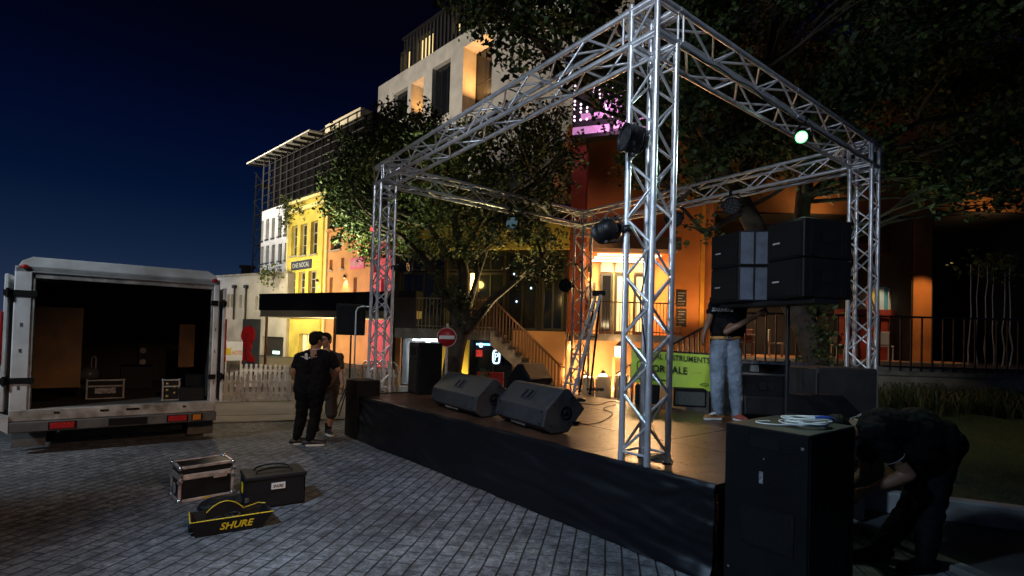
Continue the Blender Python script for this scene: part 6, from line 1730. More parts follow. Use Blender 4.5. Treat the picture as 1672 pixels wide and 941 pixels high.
for x in (.07, TW_ - .07): 
    mb = MB(); mb.prism([(LT + .3, 1.35), (LT + 1.7, 1.35), (LT + 1.4, 1.95), (LT + .3, 2.0)], (x - .006, 0, 0), (0, 1, 0), (0, 0, 1), .012, n=(1, 0, 0)); mb.build('side_window', GLASS, c_)

mb = MB(); mb.bx((TW_ * .44, -.0815, ZB - .125), (TW_ * .44 + .46, -.0755, ZB - .02), .002); mb.build('plate_holder', RUB, TK)
mb = MB()
for k in range(3): mb.bar((.06, 1.2 + k * .9, 1.5), (.06, 1.2 + k * .9 + .3, 1.5), .012, .05)
mb.tube([(.09, .30, 2.3), (.10, .34, 1.9), (.08, .36, 1.4), (.11, .33, 1.1), (.09, .35, .8)], .012, 6); mb.build('strap', RUB, TK)
# cargo in the bay
def in_bay(x, y): return gp(x, y, ZI0 + .002)
def crate(label, x, y, w_, d_, h, m_, trim=None, name='flight_case', cat='case', extra=None):
    p = in_bay(x, y); T = thing(name, label, cat, p, trz, None)
    mb = MB(); mb.bx((0, 0, 0), (w_, d_, h), .008); mb.build('body', m_, T)
    if trim:
        mb = MB()
        for (a, b_) in (((0, 0), (0, h)), ((w_, 0), (w_, h)), ((0, 0), (w_, 0)), ((0, h), (w_, h)), ((0, h * .68), (w_, h * .68))):
            c = V(((a[0] + b_[0]) / 2, -.006, (a[1] + b_[1]) / 2)); mb.box(c, (abs(a[0] - b_[0]) + .022, .010, abs(a[1] - b_[1]) + .022))
        mb.build('edge_trim', trim, T)
        for q in ((0, 0), (w_, 0), (0, h), (w_, h)):
            mb = MB(); mb.ell((q[0], 0, q[1]), .022, None, 8, 6); mb.build('ball_corner', trim, T)
    return T
MUT = mat('dull_metal_trim', (.30, .29, .27), .5, metal=.5, var=.4, vs=12)
T = crate('small flight case with dull metal edges at the front of the cargo bay', 141, 652, .46, .4, .29, BLK, MUT)
mb = MB(); mb.bx((.10, -.007, .08), (.36, -.0025, .17)); mb.build('label_plate', mat('worn_label', (.32, .31, .3), .7, var=.8, vs=26), T)
T = crate('narrow upright amplifier with a pale frame near the right side of the cargo bay', 265, 654, .22, .3, .32, BLK, MUT, 'amplifier', 'amplifier')
KNB = mat('brass_knob', (.35, .24, .08), .4, metal=.5, var=.3)
for k in range(5):
    mb = MB(); mb.lathe([(.001, 0), (.022, 0), (.022, .01), (.001, .01)], (.06 + .1 * (k % 2), -.002, .06 + .05 * k), 10, (0, -1, 0)); mb.build('knob', KNB, T)
crate('black speaker box lying far inside the cargo bay', 195, 636, .5, .5, .42, BLK, None, 'speaker', 'speaker')
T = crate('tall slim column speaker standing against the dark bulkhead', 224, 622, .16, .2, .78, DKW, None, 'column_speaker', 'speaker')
for z in (.14, .40, .64):
    mb = MB(); mb.lathe([(.001, .004), (.03, .012), (.05, .004), (.06, .012), (.06, 0), (.001, 0)], (.08, -.001, z), 16, (0, -1, 0)); mb.build('driver', MUT, T)
crate('dark toolbox beside the narrow amplifier in the cargo bay', 292, 655, .34, .4, .20, BLK, None, 'toolbox', 'box')
T = crate('black bag heaped against the right wall of the cargo bay', 302, 645, .3, .6, .34, RUB, None, 'bag', 'bag')
p = in_bay(145, 636); T = thing('moving_head_light', 'rounded moving head stage light with an upright handle in the cargo bay', 'stage light', p, trz)
mb = MB(); mb.bx((-.16, -.12, 0), (.16, .14, .12), .02); mb.build('base', BLKS, T)
mb = MB(); mb.ell((0, 0, .27), (.15, .12, .13)); mb.build('head', mat('grey_plastic', (.12, .125, .13), .35, var=.3), T)
mb = MB(); mb.tube([(.02, .06, .3), (.02, .08, .55), (.05, .08, .6), (.08, .08, .55), (.08, .06, .3)], .014, 8); mb.build('handle', MUT, T)
for x in (-.15, .15):
    mb = MB(); mb.bx((x - .02, -.04, .1), (x + .02, .06, .32), .01); mb.build('yoke', BLKS, T)

# ================================================================== gear on the pavers
def local_frame(pL, pR):
    d = V((pR.x - pL.x, pR.y - pL.y, 0)); return math.atan2(d.y, d.x), d.length
CASEP = mat('black_laminate', (.007, .007, .008), .45, spec=.3, var=.4, vs=6, bump=.15, bs=90)
CASET = mat('aluminium_case_edge', (.60, .50, .44), .42, metal=.55, var=.45, vs=9, bump=.1, bs=50, dirt=(.30, .25, .22))
n0, n1, n2 = gp(291, 823), gp(380, 807), gp(277, 800)
rz_, Lf = local_frame(n0, n1); dp = .34
T = thing('flight_case', 'black flight case with scuffed aluminium edges standing on the pavers', 'case', (n0.x, n0.y, .004), rz_)
hh = .36
mb = MB(); mb.bx((0.008, .008, .012), (Lf - .008, dp - .008, hh * .70), .004); mb.build('body', CASEP, T)
mb = MB(); mb.bx((0.008, .008, hh * .70 + .004), (Lf - .008, dp - .008, hh), .004); lid = mb.build('lid', CASEP, T)
def edge(mb, a, b_, w_=.028): 
    a, b_ = V(a), V(b_); mb.bar(a, b_, w_, w_, up=(0, 0, 1) if abs((b_ - a).z) < .01 else (0, 1, 0), bev=.004)
mb = MB(); z0_, z1_ = .014, hh * .70 - .012
for z in (z0_, z1_):
    edge(mb, (.03, 0.008, z), (Lf - .03, .008, z)); edge(mb, (.03, dp - .008, z), (Lf - .03, dp - .008, z)); edge(mb, (.008, .03, z), (.008, dp - .03, z)); edge(mb, (Lf - .008, .03, z), (Lf - .008, dp - .03, z))
for x in (.008, Lf - .008):
    for y in (.008, dp - .008): edge(mb, (x, y, .03), (x, y, hh * .70))
mb.build('edge_trim', CASET, T)
mb = MB()
for z in (hh * .70 + .016, hh - .006):
    edge(mb, (.03, 0.008, z), (Lf - .03, .008, z)); edge(mb, (.03, dp - .008, z), (Lf - .03, dp - .008, z)); edge(mb, (.008, .03, z), (.008, dp - .03, z)); edge(mb, (Lf - .008, .03, z), (Lf - .008, dp - .03, z))
mb.build('edge_trim', CASET, lid)
for x in (.006, Lf - .006):
    for y in (.006, dp - .006):
        for z in (.018, hh - .008):
            mb = MB(); mb.ell((x, y, z), .027, None, 12, 8); mb.build('ball_corner', CHROME, T)
        for z in (hh * .58, hh * .78):
            mb = MB(); sy_ = -.018 if y < .1 else .018; mb.box((x, y + sy_ * .4, z), (.05, .03, .035), 0, .006); mb.build('corner_brace', CHROME, T)
mb = MB(); mb.box((Lf * .74, -.010, hh * .66), (.13, .012, .06), 0, .004); mb.box((Lf * .74, -.018, hh * .67), (.05, .010, .035), 0, .003); mb.build('latch', CASET, T)
mb = MB(); mb.lathe([(.05, 0), (.062, .006), (.062, .008), (.05, .002), (.03, .004), (.001, .003)], (-.001, dp * .5, hh * .34), 20, (-1, 0, 0)); mb.build('side_handle', CASET, T)
mb = MB(); mb.box((Lf * .5, -.0078, .016), (.05, .003, .022)); mb.build('sticker', mat('yellow_sticker', (.55, .36, .02), .6, var=.3), T)
for x in (.08, Lf - .08):
    mb = MB(); mb.box((x, dp + .012, hh * .70), (.05, .012, .06), 0, .003); mb.build('hinge', CASET, T)

FAB = mat('black_nylon', (.006, .006, .007), .6, spec=.25, var=.35, vs=5, bump=.3, bs=160)
YEL = mat('yellow_piping', (.62, .44, .01), .5, var=.12)
WPATCH = mat('white_patch', (.66, .66, .64), .7, var=.1)
# tall black tote with the white name patch
n0, n1 = gp(399, 837), gp(498, 822); rz_, Lf = local_frame(n0, n1)
T = thing('tote_bag', 'tall black padded tote bag with two looped handles and a white name patch', 'bag', (n0.x, n0.y, .004), rz_)
dp, hh = .40, .315
mb = MB(); mb.bx((0, 0, 0), (Lf, dp, hh), .018); mb.build('body', FAB, T)
mb = MB(); mb.bx((-.008, -.010, hh - .03), (Lf + .012, dp + .010, hh + .012), .012); mb.build('lid', FAB, T)
for y in (.12, .28):
    mb = MB(); mb.tube([V((Lf * .5 + .17 * math.cos(t), y + .07 * math.sin(t), hh + .012 + .034 * math.sin(t) ** .7)) for t in [max(1e-4, min(3.1415, i * math.pi / 16)) for i in range(17)]], .009, 6); mb.build('handle', FAB, T)
mb = MB(); cx_ = Lf * .53; mb.bx((cx_ - .065, -.013, hh * .60), (cx_ + .065, -.0105 + .009, hh * .60 + .062)); pt = mb.build('name_patch', WPATCH, T)
fm = frame(T)
lettering('SHURE', (cx_, -.0145, hh * .60 + .031), (1, 0, 0), (0, 0, 1), .030, INK, pt, width=.10, shear=.25, bold=.02, depth=.001, world=False)
mb = MB(); mb.bx((-.014, .10, hh * .50), (-.006, .20, hh * .80), .003); mb.build('yellow_tag', YEL, T)
mb = MB(); mb.bx((.0, -.012, hh * .28), (.035, -.002, hh * .42), .003); mb.build('buckle', CHROME, T)
# long open bag with yellow piping
n0, n1 = gp(318, 880), gp(428, 862); rz_, Lf = local_frame(n0, n1)
T = thing('open_bag', 'low open black bag with yellow piping and yellow lettering on its side', 'bag', (n0.x, n0.y, .004), rz_)
dp, hh, fl = .26, .140, .04
mb = MB()
def rim(z, f, n=6):
    x0, x1, y0, y1 = -f, Lf + f * 2.2, -f * .5, dp + f * .6
    return [(x0, y0, z), (x1, y0, z), (x1 - .03 * (z > .1), y1, z), (x0, y1, z)]
lo_, hi_ = rim(0, 0), rim(hh, fl); li_, hi2 = [(a + (.02 if a < .2 else -.02), b_ + (.018 if b_ < .1 else -.018), .012) for a, b_, c in lo_], [(a + (.018 if a < .2 else -.018), b_ + (.016 if b_ < .1 else -.016), hh) for a, b_, c in hi_]
vs = lo_ + hi_ + hi2 + li_
mb.add(vs, [(3, 2, 1, 0)] + [f for i in range(4) for f in ((i, (i + 1) % 4, 4 + (i + 1) % 4, 4 + i), (4 + i, 4 + (i + 1) % 4, 8 + (i + 1) % 4, 8 + i), (8 + i, 8 + (i + 1) % 4, 12 + (i + 1) % 4, 12 + i))] + [(12, 13, 14, 15)])
o = mb.build('body', FAB, T)
mb = MB(); mb.tube([V(hi_[3]), V(hi_[0]), V(hi_[1])], .0055, 6); mb.build('piping', YEL, T)
mb = MB(); arc = [V((Lf * (.18 + .56 * i / 18), dp * .86 + .012, hh - .01 + .085 * math.sin(math.pi * i / 18) ** .8)) for i in range(19)]
vs = [p for a in arc for p in (V((a.x, a.y, hh - .06)), a)] + [p + V((0, .008, 0)) for a in arc for p in (V((a.x, a.y, hh - .06)), a)]
fs = [(2 * i, 2 * i + 2, 2 * i + 3, 2 * i + 1) for i in range(18)] + [(38 + 2 * i + 1, 38 + 2 * i + 3, 38 + 2 * i + 2, 38 + 2 * i) for i in range(18)] + [(2 * i + 1, 2 * i + 3, 38 + 2 * i + 3, 38 + 2 * i + 1) for i in range(18)]
mb.add(vs, fs); fp = mb.build('flap', FAB, T)
mb = MB(); mb.tube(arc + [V((Lf * .98, dp * .9, hh + .02)), V((Lf + .05, dp * .8, hh + .015))], .005, 6); mb.build('piping', YEL, fp)
up_ = V((0, -fl * .5, hh)).normalized()
lettering('SHURE', V((Lf * .61, -fl * .25 - .003, hh * .50)), (1, 0, 0), up_, .064, YEL, T, width=.27, shear=.3, bold=.025, depth=.001, world=False)
mb = MB(); mb.bx((-.05, .05, .03), (-.012, .12, .09), .01); mb.build('side_strap', FAB, T)
mb = MB()
for k in range(5): mb.tube([V((.10 + .05 * k + .05 * math.cos(t), dp * .5 + .06 * math.sin(t), .05 + .01 * k)) for t in [i * .4 for i in range(17)]], .008, 6)
lone(mb, 'cable_coil', CBL, 'coils of black cable lying inside the open bag', 'cable', (0, 0, 0)).matrix_world = M.Translation((n0.x, n0.y, .03)) @ M.Rotation(rz_, 4, 'Z')
# lumpy soft black bag between the case and the open bag
c_ = gp(372, 832); T = thing('soft_bag', 'soft slumped black bag between the flight case and the open bag', 'bag', (c_.x, c_.y, .004), rz_)
mb = MB(); mb.ell((.0, .04, .06), (.26, .12, .07)); mb.ell((-.12, .0, .05), (.15, .10, .055)); mb.ell((.14, .05, .05), (.14, .1, .06)); 
for v in mb.v: v.z = max(v.z, .0)
blob(mb, 'body', FAB, T, .012, 3, .02, .07, world=False)
mb = MB(); mb.tube([(-.2, -.04, .06), (-.14, -.07, .10), (-.05, -.08, .09), (.02, -.07, .05)], .010, 6); mb.build('strap', FAB, T)

# ================================================================== lane side: fence, boards, barrier
PICK = mat('weathered_white_paint', (.68, .65, .61), .75, var=.35, vs=5, bump=.2, bs=40)
def picket(label, a, b_, h, grp, pitch=.132):
    a, b_ = V((a.x, a.y, 0)), V((b_.x, b_.y, 0)); T = thing('picket_fence', label, 'fence', a, math.atan2(b_.y - a.y, b_.x - a.x), grp); L_ = (b_ - a).length
    mb = MB(); x = .05
    while x < L_ - .04:
        w_ = .042 * rnd.uniform(.92, 1.05); dz = rnd.uniform(-.012, .012); t = rnd.gauss(0, .006)
        mb.prism([(-w_, .06), (w_, .06), (w_ + t, h - .12 + dz), (w_ * .55 + t, h - .10 + dz), (w_ * .95 + t, h - .05 + dz), (w_ * .6 + t, h - .012 + dz), (t, h + dz), (-w_ * .6 + t, h - .012 + dz), (-w_ * .95 + t, h - .05 + dz), (-w_ * .55 + t, h - .10 + dz), (-w_ + t, h - .12 + dz)], (x, -.012, 0), (1, 0, 0), (0, 0, 1), .02, n=(0, 1, 0)); x += pitch
    mb.build('pickets', PICK, T)
    for z in (.17, h - .22):
        mb = MB(); mb.bx((0, .0095, z), (L_, .04, z + .06), .004); mb.build('rail', PICK, T)
    x = .04
    while x <= L_:
        mb = MB(); mb.bx((x - .035, .042, 0), (x + .035, .11, h - .04), .005); mb.build('post', PICK, T); x += max(.6, (L_ - .08) / max(1, round(L_ / 1.6)))
    return T
fa, fb, fc = gp(300, 660), gp(398, 656), gp(474, 655)
picket('white picket fence section right behind the open truck door', fa, fb, .66, None)
picket('white picket fence section left of the man with his back turned', fb + V((.02, 0, 0)), fc, .68, None)
q0, q1 = at(366, 640, 15.2), at(470, 640, 15.6); picket('second row of white pickets beyond the nearer fence', q0, q1, .74, None)
q0, q1 = at(556, 640, 14.2), at(650, 640, 14.0); picket('white picket fence section between the two men and the stage truss', q0, q1, .8, None)
# silver crowd barrier
q0, q1 = at(590, 640, 12.6), at(648, 640, 12.6); T = thing('crowd_barrier', 'silver tube crowd barrier behind the far truss leg', 'barrier', (q0.x, q0.y, 0), 0)
L_ = q1.x - q0.x; mb = MB(); mb.tube([(0, 0, .1), (0, 0, .98), (.08, 0, 1.08), (L_ - .08, 0, 1.08), (L_, 0, .98), (L_, 0, .1)], .019, 8); mb.cyl((0, 0, .22), (L_, 0, .22), .016, n=8); x = .09
while x < L_ - .04: mb.cyl((x, 0, .22), (x, 0, 1.08), .008, n=6); x += .11
mb.build('frame', CHROME, T)
for x in (.06, L_ - .06):
    mb = MB(); mb.bar((x, -.3, .02), (x, .3, .02), .05, .03); mb.build('foot', STEELD, T)
# grey board with the red ribbon
b0, b1 = at(395, 560, 16.5), at(422.5, 560, 16.2); BD = Plane(b0, b1)
T = thing('ribbon_board', 'tall grey board with a big red looped ribbon shape on it', 'board', BD.p(BD.L / 2, 0))
mb = MB(); pbox(mb, BD, 0, BD.L, BD.hit(408, 600)[1], BD.hit(408, 521)[1], -.05, 0); mb.build('board', mat('slate_grey_board', (.10, .105, .11), .7, var=.2), T, world=True)
pts = [(285, 258), (320, 275), (332, 310), (325, 370), (300, 410), (305, 445), (285, 460), (300, 490), (330, 530), (325, 552), (280, 545), (262, 520), (240, 550), (228, 530), (235, 490), (255, 460), (248, 430), (235, 390), (225, 340), (235, 295), (258, 268)]
pp_ = [BD.hit(350 + x * .202, 480 + y * .2019) for x, y in pts][::-1]
mb = MB(); mb.prism([(u, z) for u, z in pp_], BD.p(0, 0, .004), BD.r, ZUP, .05, n=BD.n); rb_ = mb.build('ribbon', mat('ribbon_red', (.55, .012, .012), .5, var=.15), T, world=True)
mb = MB(); gl = [(270, 330), (282, 325), (276, 360), (274, 420), (268, 460), (272, 500), (280, 530)]; mb.tube([BD.p(*BD.hit(350 + x * .202, 480 + y * .2019), .056) for x, y in gl], .022, 5); mb.build('groove_shade', mat('ribbon_shadow_red', (.10, .004, .004), .6, var=.1), rb_, world=True)  # groove drawn as a dark raised strip, its shade in the colour
mb = MB(); 
for u in (.04, BD.L - .04): pbox(mb, BD, u - .03, u + .03, 0, BD.hit(408, 598)[1], -.12, -.052)
mb.build('post', PICK, T, world=True)
# banner with logo and red feather flag
b0, b1 = at(368, 575, 14.6), at(396, 575, 14.9); BW = Plane(b0, b1)
T = thing('logo_banner', 'low white banner with a yellow emblem and orange letters on posts', 'banner', BW.p(BW.L / 2, 0))
mb = MB(); za, zb = BW.hit(382, 589)[1], BW.hit(382, 558)[1]; pbox(mb, BW, 0, BW.L, za, zb, -.02, 0); mb.build('sheet', WPATCH, T, world=True)
OR_ = mat('orange_print', (.65, .20, .02), .6, var=.15); u, z = BW.hit(387, 576)
lettering('HOTS', BW.p(u, z, .004), BW.r, ZUP, .12, OR_, T, width=.26, bold=.02)
mb = MB(); u, z = BW.hit(373.5, 573); mb.prism([(-.07, -.10), (.07, -.12), (.05, .02), (.09, .12), (.02, .06), (-.08, .10)], BW.p(u, z, .003), BW.r, ZUP, .004, n=BW.n); mb.build('emblem', YEL, T, world=True)
mb = MB()
for u in (.03, BW.L - .03): mb.cyl(BW.p(u, 0, -.03), BW.p(u, zb + .05, -.03), .02, n=8)
mb.build('post', PICK, T, world=True)
q = at(364, 560, 14.0); T = thing('feather_flag', 'narrow dark red feather flag beside the truck hinge', 'flag', (q.x, q.y, 0))
z0_, z1_ = at(364, 592, 14).z, at(364, 524, 14).z; mb = MB(); mb.prism([(-.06, z0_), (.07, z0_), (.09, z0_ + .5), (.05, z1_ - .05), (-.01, z1_), (-.05, z1_ - .12)], (0, -.005, 0), (1, 0, 0), (0, 0, 1), .01, n=(0, 1, 0)); mb.build('cloth', mat('dark_red_cloth', (.30, .02, .012), .7, var=.3), T)
mb = MB(); mb.cyl((-.07, 0, 0), (-.07, 0, z1_), .012, n=8); mb.build('pole', STEELD, T)
# low market counter behind the fence
q0, q1 = at(366, 604, 17.5), at(466, 606, 17.8); T = thing('counter', 'long low yellowish counter top beyond the picket fence', 'counter', (q0.x, q0.y, 0), math.atan2(q1.y - q0.y, q1.x - q0.x))
L_ = (q1 - q0).length; mb = MB(); mb.bx((0, -.3, q0.z - .05), (L_, .4, q0.z), .01); mb.build('counter_top', mat('varnished_wood', (.40, .25, .08), .5, var=.3), T)
for x in (.1, L_ / 2, L_ - .1):
    mb = MB(); mb.bx((x - .04, -.2, 0), (x + .04, .3, q0.z - .052)); mb.build('leg', STEELD, T)
# ================================================================== people
SKIN = mat('skin_brown', (.26, .13, .08), .5, var=.15, vs=12)
SKIN2 = mat('skin_deep_brown', (.17, .085, .05), .5, var=.15, vs=12)
HAIR = mat('black_hair', (.005, .0045, .004), .6, spec=.15, var=.3, vs=40, bump=.8, bs=120)
TSH = mat('black_cotton', (.006, .006, .007), .85, spec=.1, var=.3, vs=6, bump=.15, bs=150)
TSHD = mat('faded_black_cotton', (.004, .004, .0045), .9, spec=.1, var=.3, vs=6)
TSH2 = mat('dark_brown_cotton', (.030, .017, .012), .85, var=.3, vs=6, bump=.15, bs=150)
TROU = mat('black_trousers', (.005, .005, .006), .8, spec=.1, var=.3, vs=6)
SHRT = mat('dark_shorts', (.016, .012, .010), .85, var=.3, vs=6)
JEAN = mat('faded_denim', (.185, .22, .265), .85, var=.35, vs=3.5, bump=.25, bs=140, dirt=(.075, .10, .14))
LEATH = mat('tan_leather', (.42, .20, .05), .5, var=.25, vs=8)
SOLE = mat('white_sole', (.55, .54, .50), .6, var=.2)
SHOEB = mat('black_trainer', (.014, .014, .015), .5, var=.3)
SHOET = mat('tan_trainer', (.30, .13, .04), .6, var=.3, vs=9)
SHOER = mat('red_brown_trainer', (.26, .05, .03), .6, var=.3, vs=9)
EYE = mat('eye_dark', (.02, .015, .012), .2, var=0)
MARK = mat('white_print', (.58, .56, .54), .7, var=.3, vs=40)

def hand(mb, w_, fd_, pn, s=1.0, curl=.5):
    """palm and five fingers from the wrist; fd_ = direction of the fingers, pn = palm normal (fingers curl that way)"""
    w_, fd_, pn = V(w_), V(fd_).normalized(), V(pn)
    pn = (pn - fd_ * pn.dot(fd_)).normalized(); sd = fd_.cross(pn)
    rm = M((sd, fd_, pn)).transposed()
    mb.cap(w_ - fd_ * .02 * s, w_ + fd_ * .02 * s, .027 * s, .028 * s, 10)
    mb.ell(w_ + fd_ * .055 * s, (.042 * s, .052 * s, .018 * s), rm, 14, 10)
    for k, (x, L_) in enumerate(((-.031, .062), (-.011, .074), (.010, .070), (.030, .055))):
        a = w_ + fd_ * .088 * s + sd * x * s; a0 = w_ + fd_ * .055 * s + sd * x * .8 * s
        d1 = (fd_ + pn * curl * .7 + sd * x * 1.5).normalized(); d2 = (fd_ * (1 - curl * .6) + pn * curl * 1.6).normalized(); d3 = (fd_ * (.7 - curl * 1.2) + pn * curl * 1.8).normalized()
        b_ = a + d1 * L_ * .45 * s; c = b_ + d2 * L_ * .33 * s; e = c + d3 * L_ * .25 * s
        mb.cap(a0, a, .0095 * s, .0095 * s, 8); mb.cap(a, b_, .0095 * s, .0088 * s, 8); mb.cap(b_, c, .0088 * s, .008 * s, 8); mb.cap(c, e, .008 * s, .0068 * s, 8)
    t0 = w_ + fd_ * .025 * s - sd * .030 * s; d1 = (fd_ * .7 - sd * .65 + pn * .35).normalized(); d2 = (fd_ * .85 - sd * .1 + pn * .5).normalized()
    t1 = t0 + d1 * .042 * s; t2 = t1 + d2 * .032 * s
    mb.cap(w_ + fd_ * .02 * s - sd * .012 * s, t0, .015 * s, .013 * s, 8); mb.cap(t0, t1, .0125 * s, .011 * s, 8); mb.cap(t1, t2, .011 * s, .0085 * s, 8)

def person(label, base, J, s=1.0, skin=SKIN, shirt=TSH, legs=TROU, shoes=SHOEB, belly=0.0, shorts=False, sleeve=.62, hair=True, hands=(), bare=True, belt=None, face=True, grp=None, hem=.06, baggy=1.0):
    T = thing('person', label, 'person', base, 0, grp)
    g_ = {k: V(v) for k, v in J.items() if k not in ('hf',)}
    fw = V(J['hf']).normalized(); upv = (g_['head'] - g_['neck']).normalized(); 
    up_ = (upv - fw * upv.dot(fw)).normalized(); rt = fw.cross(up_); hm = M((rt, fw, up_)).transposed()
    H = g_['head']
    mb = MB()
    mb.ell(H + up_ * .032 * s - fw * .012 * s, (.076 * s, .096 * s, .092 * s), hm)
    mb.ell(H + fw * .022 * s - up_ * .035 * s, (.062 * s, .072 * s, .085 * s), hm)
    mb.ell(H + fw * .048 * s - up_ * .092 * s, (.034 * s, .032 * s, .026 * s), hm)
    mb.cap(H + fw * .084 * s + up_ * .018 * s, H + fw * .108 * s - up_ * .022 * s, .010 * s, .016 * s, 10)
    mb.ell(H + fw * .084 * s + up_ * .028 * s, (.048 * s, .014 * s, .010 * s), hm)
    mb.ell(H + fw * .088 * s - up_ * .056 * s, (.024 * s, .012 * s, .008 * s), hm); mb.ell(H + fw * .085 * s - up_ * .068 * s, (.020 * s, .012 * s, .008 * s), hm)
    for q in (-1, 1):
        mb.ell(H + rt * .078 * s * q - up_ * .008 * s - fw * .008 * s, (.010 * s, .020 * s, .032 * s), hm, 10, 8)
        mb.ell(H + rt * .038 * s * q + fw * .062 * s - up_ * .018 * s, (.024 * s, .022 * s, .02 * s), hm, 10, 8)
    N_, C_, P_ = g_['neck'], g_['chest'], g_['pelvis']
    mb.cap(H - up_ * .06 * s - fw * .02 * s, N_, .056 * s, .064 * s)
    sR, sL = g_['shR'], g_['shL']; ax = (sR - sL).normalized()
    mb.cap(sL, sR, .062 * s, .062 * s); mb.cap(N_, C_, .07 * s, .11 * s)
    hx = (g_['hipR'] - g_['hipL']).normalized()
    for q in (-1, 1):
        mb.cap(C_ + ax * .085 * s * q, P_ + hx * .075 * s * q, .115 * s, .115 * s)
    for q in ('L', 'R'):
        sh, el, wr = g_['sh' + q], g_['el' + q], g_['wr' + q]; hp, kn, an, to = g_['hip' + q], g_['kn' + q], g_['an' + q], g_['to' + q]
        mb.cap(sh, el, .056 * s, .042 * s); mb.cap(el, el.lerp(wr, .35), .043 * s, .043 * s); mb.cap(el.lerp(wr, .35), wr, .043 * s, .029 * s)
        mb.cap(hp, kn, .088 * s, .058 * s); mb.cap(kn, kn.lerp(an, .35), .057 * s, .058 * s); mb.cap(kn.lerp(an, .35), an, .058 * s, .037 * s)
        mb.cap(an - V((0, 0, .03 * s)), an.lerp(to, .7) , .038 * s, .034 * s)
        hd = dict(hands).get(q, None) if hands else None
        d = hd[0] if hd else (wr - el); pn = hd[1] if hd else (C_ - wr); hand(mb, wr, d, pn, s * 1.05, hd[2] if hd else .35)
    blob(mb, 'body', skin, T, .0085 * s, 3)
    if hair:
        mb = MB(); mb.ell(H + up_ * .050 * s - fw * .020 * s, (.084 * s, .098 * s, .084 * s), hm); mb.ell(H - fw * .050 * s + up_ * .005 * s, (.076 * s, .062 * s, .085 * s), hm)
        for q in (-1, 1): mb.ell(H + rt * .070 * s * q + up_ * .03 * s - fw * .0 * s, (.014 * s, .045 * s, .05 * s), hm)
        mb.ell(H + up_ * .098 * s + fw * .040 * s, (.062 * s, .048 * s, .035 * s), hm)
        blob(mb, 'hair', HAIR, T, .008 * s, 2, .012, .03)
    if face:
        for q in (-1, 1):
            mb = MB(); mb.ell(H + rt * .031 * s * q + fw * .0845 * s + up_ * .008 * s, (.013 * s, .009 * s, .0075 * s), hm, 10, 8); mb.build('eye', EYE, T, world=True)
            mb = MB(); mb.ell(H + rt * .033 * s * q + fw * .093 * s + up_ * .033 * s, (.020 * s, .007 * s, .005 * s), hm, 10, 6); mb.build('eyebrow', HAIR, T, world=True)
    # shirt
    mb = MB(); B_ = C_.lerp(P_, .62)
    fb = (J.get('front') or fw); fb = V(fb); sp = (C_ - P_).normalized(); fb = (fb - sp * fb.dot(sp)).normalized()
    mb.cap(sL, sR, .078 * s, .078 * s); mb.cap(N_ - (N_ - C_) * .12, C_, .074 * s, .125 * s)
    for q in (-1, 1):
        mb.cap(C_ + ax * .088 * s * q, P_.lerp(C_, hem) + hx * .085 * s * q, .130 * s, (.130 + belly * .3) * s)
    B_ = C_.lerp(P_, .62 - max(0, hem - .06) * .8)
    if belly: mb.ell(B_ + fb * .05 * s, ((.17 + belly) * s, (.15 + belly) * s, .19 * s), M((ax, fb, ax.cross(fb))).transposed())
    for q in ('L', 'R'):
        sh, el = g_['sh' + q], g_['el' + q]; mb.cap(sh, sh.lerp(el, sleeve), .074 * s, .066 * s)
        mb.cap(sh, C_ + ax * .07 * s * (1 if q == 'R' else -1), .070 * s, .118 * s); mb.cap(sh, N_.lerp(C_, .12), .066 * s, .070 * s)
    blob(mb, 'shirt', shirt, T, .010, 7, .040, .08)
    # trousers or shorts
    mb = MB()
    for q in (-1, 1): mb.cap(P_ + hx * .07 * s * q + sp * .05 * s, P_ + hx * .085 * s * q - sp * .06 * s, .123 * s, .118 * s)
    for q in ('L', 'R'):
        hp, kn, an = g_['hip' + q], g_['kn' + q], g_['an' + q]
        mb.cap(hp, hp.lerp(kn, .5), .108 * s * (1 + (baggy - 1) * .6), .092 * s * baggy)
        if shorts: mb.cap(hp.lerp(kn, .5), kn + (kn - hp) * -.04, .096 * s, .096 * s)
        else:
            mb.cap(hp.lerp(kn, .5), kn, .092 * s * baggy, .076 * s * baggy); mb.cap(kn, kn.lerp(an, .5), .078 * s * baggy, .072 * s * baggy); mb.cap(kn.lerp(an, .5), an + V((0, 0, .02)), .072 * s * baggy, .056 * s * baggy)
    blob(mb, 'shorts' if shorts else 'trousers', legs, T, .009, 4, .028, .075)
    for q in ('L', 'R'):
        an, to = g_['an' + q], g_['to' + q]; d = V((to.x - an.x, to.y - an.y, 0)).normalized(); z0 = base[2]; heel = V((an.x, an.y, z0)) - d * .055 * s; tip = V((an.x, an.y, z0)) + d * .185 * s
        mb = MB(); mb.cap(heel + V((0, 0, .045 * s)), heel + d * .09 * s + V((0, 0, .055 * s)), .044 * s, .046 * s); mb.cap(heel + d * .09 * s + V((0, 0, .05 * s)), tip + V((0, 0, .036 * s)), .048 * s, .034 * s); mb.cap(V((an.x, an.y, z0 + .06 * s)), V((an.x, an.y, z0 + .10 * s)), .046 * s, .048 * s)
        for v in mb.v: v.z = max(v.z, z0 + .020)
        sm = shoes[0 if q == 'L' else 1] if isinstance(shoes, tuple) else shoes
        so = blob(mb, 'shoe', sm, T, .009, 3)
        sd_ = V((-d.y, d.x, 0)); mb = MB(); pr_ = [(-.045, -.034), (-.03, -.045), (.06, -.044), (.14, -.050), (.195, -.038), (.215, 0), (.195, .038), (.14, .050), (.06, .044), (-.03, .045), (-.045, .034)]
        mb.prism([(x * s, y * s) for x, y in pr_], V((an.x, an.y, z0 + .002)) , d, sd_, .026, n=(0, 0, 1)); mb.build('sole', SOLE if sm is not TROU else RUB, so, world=True)
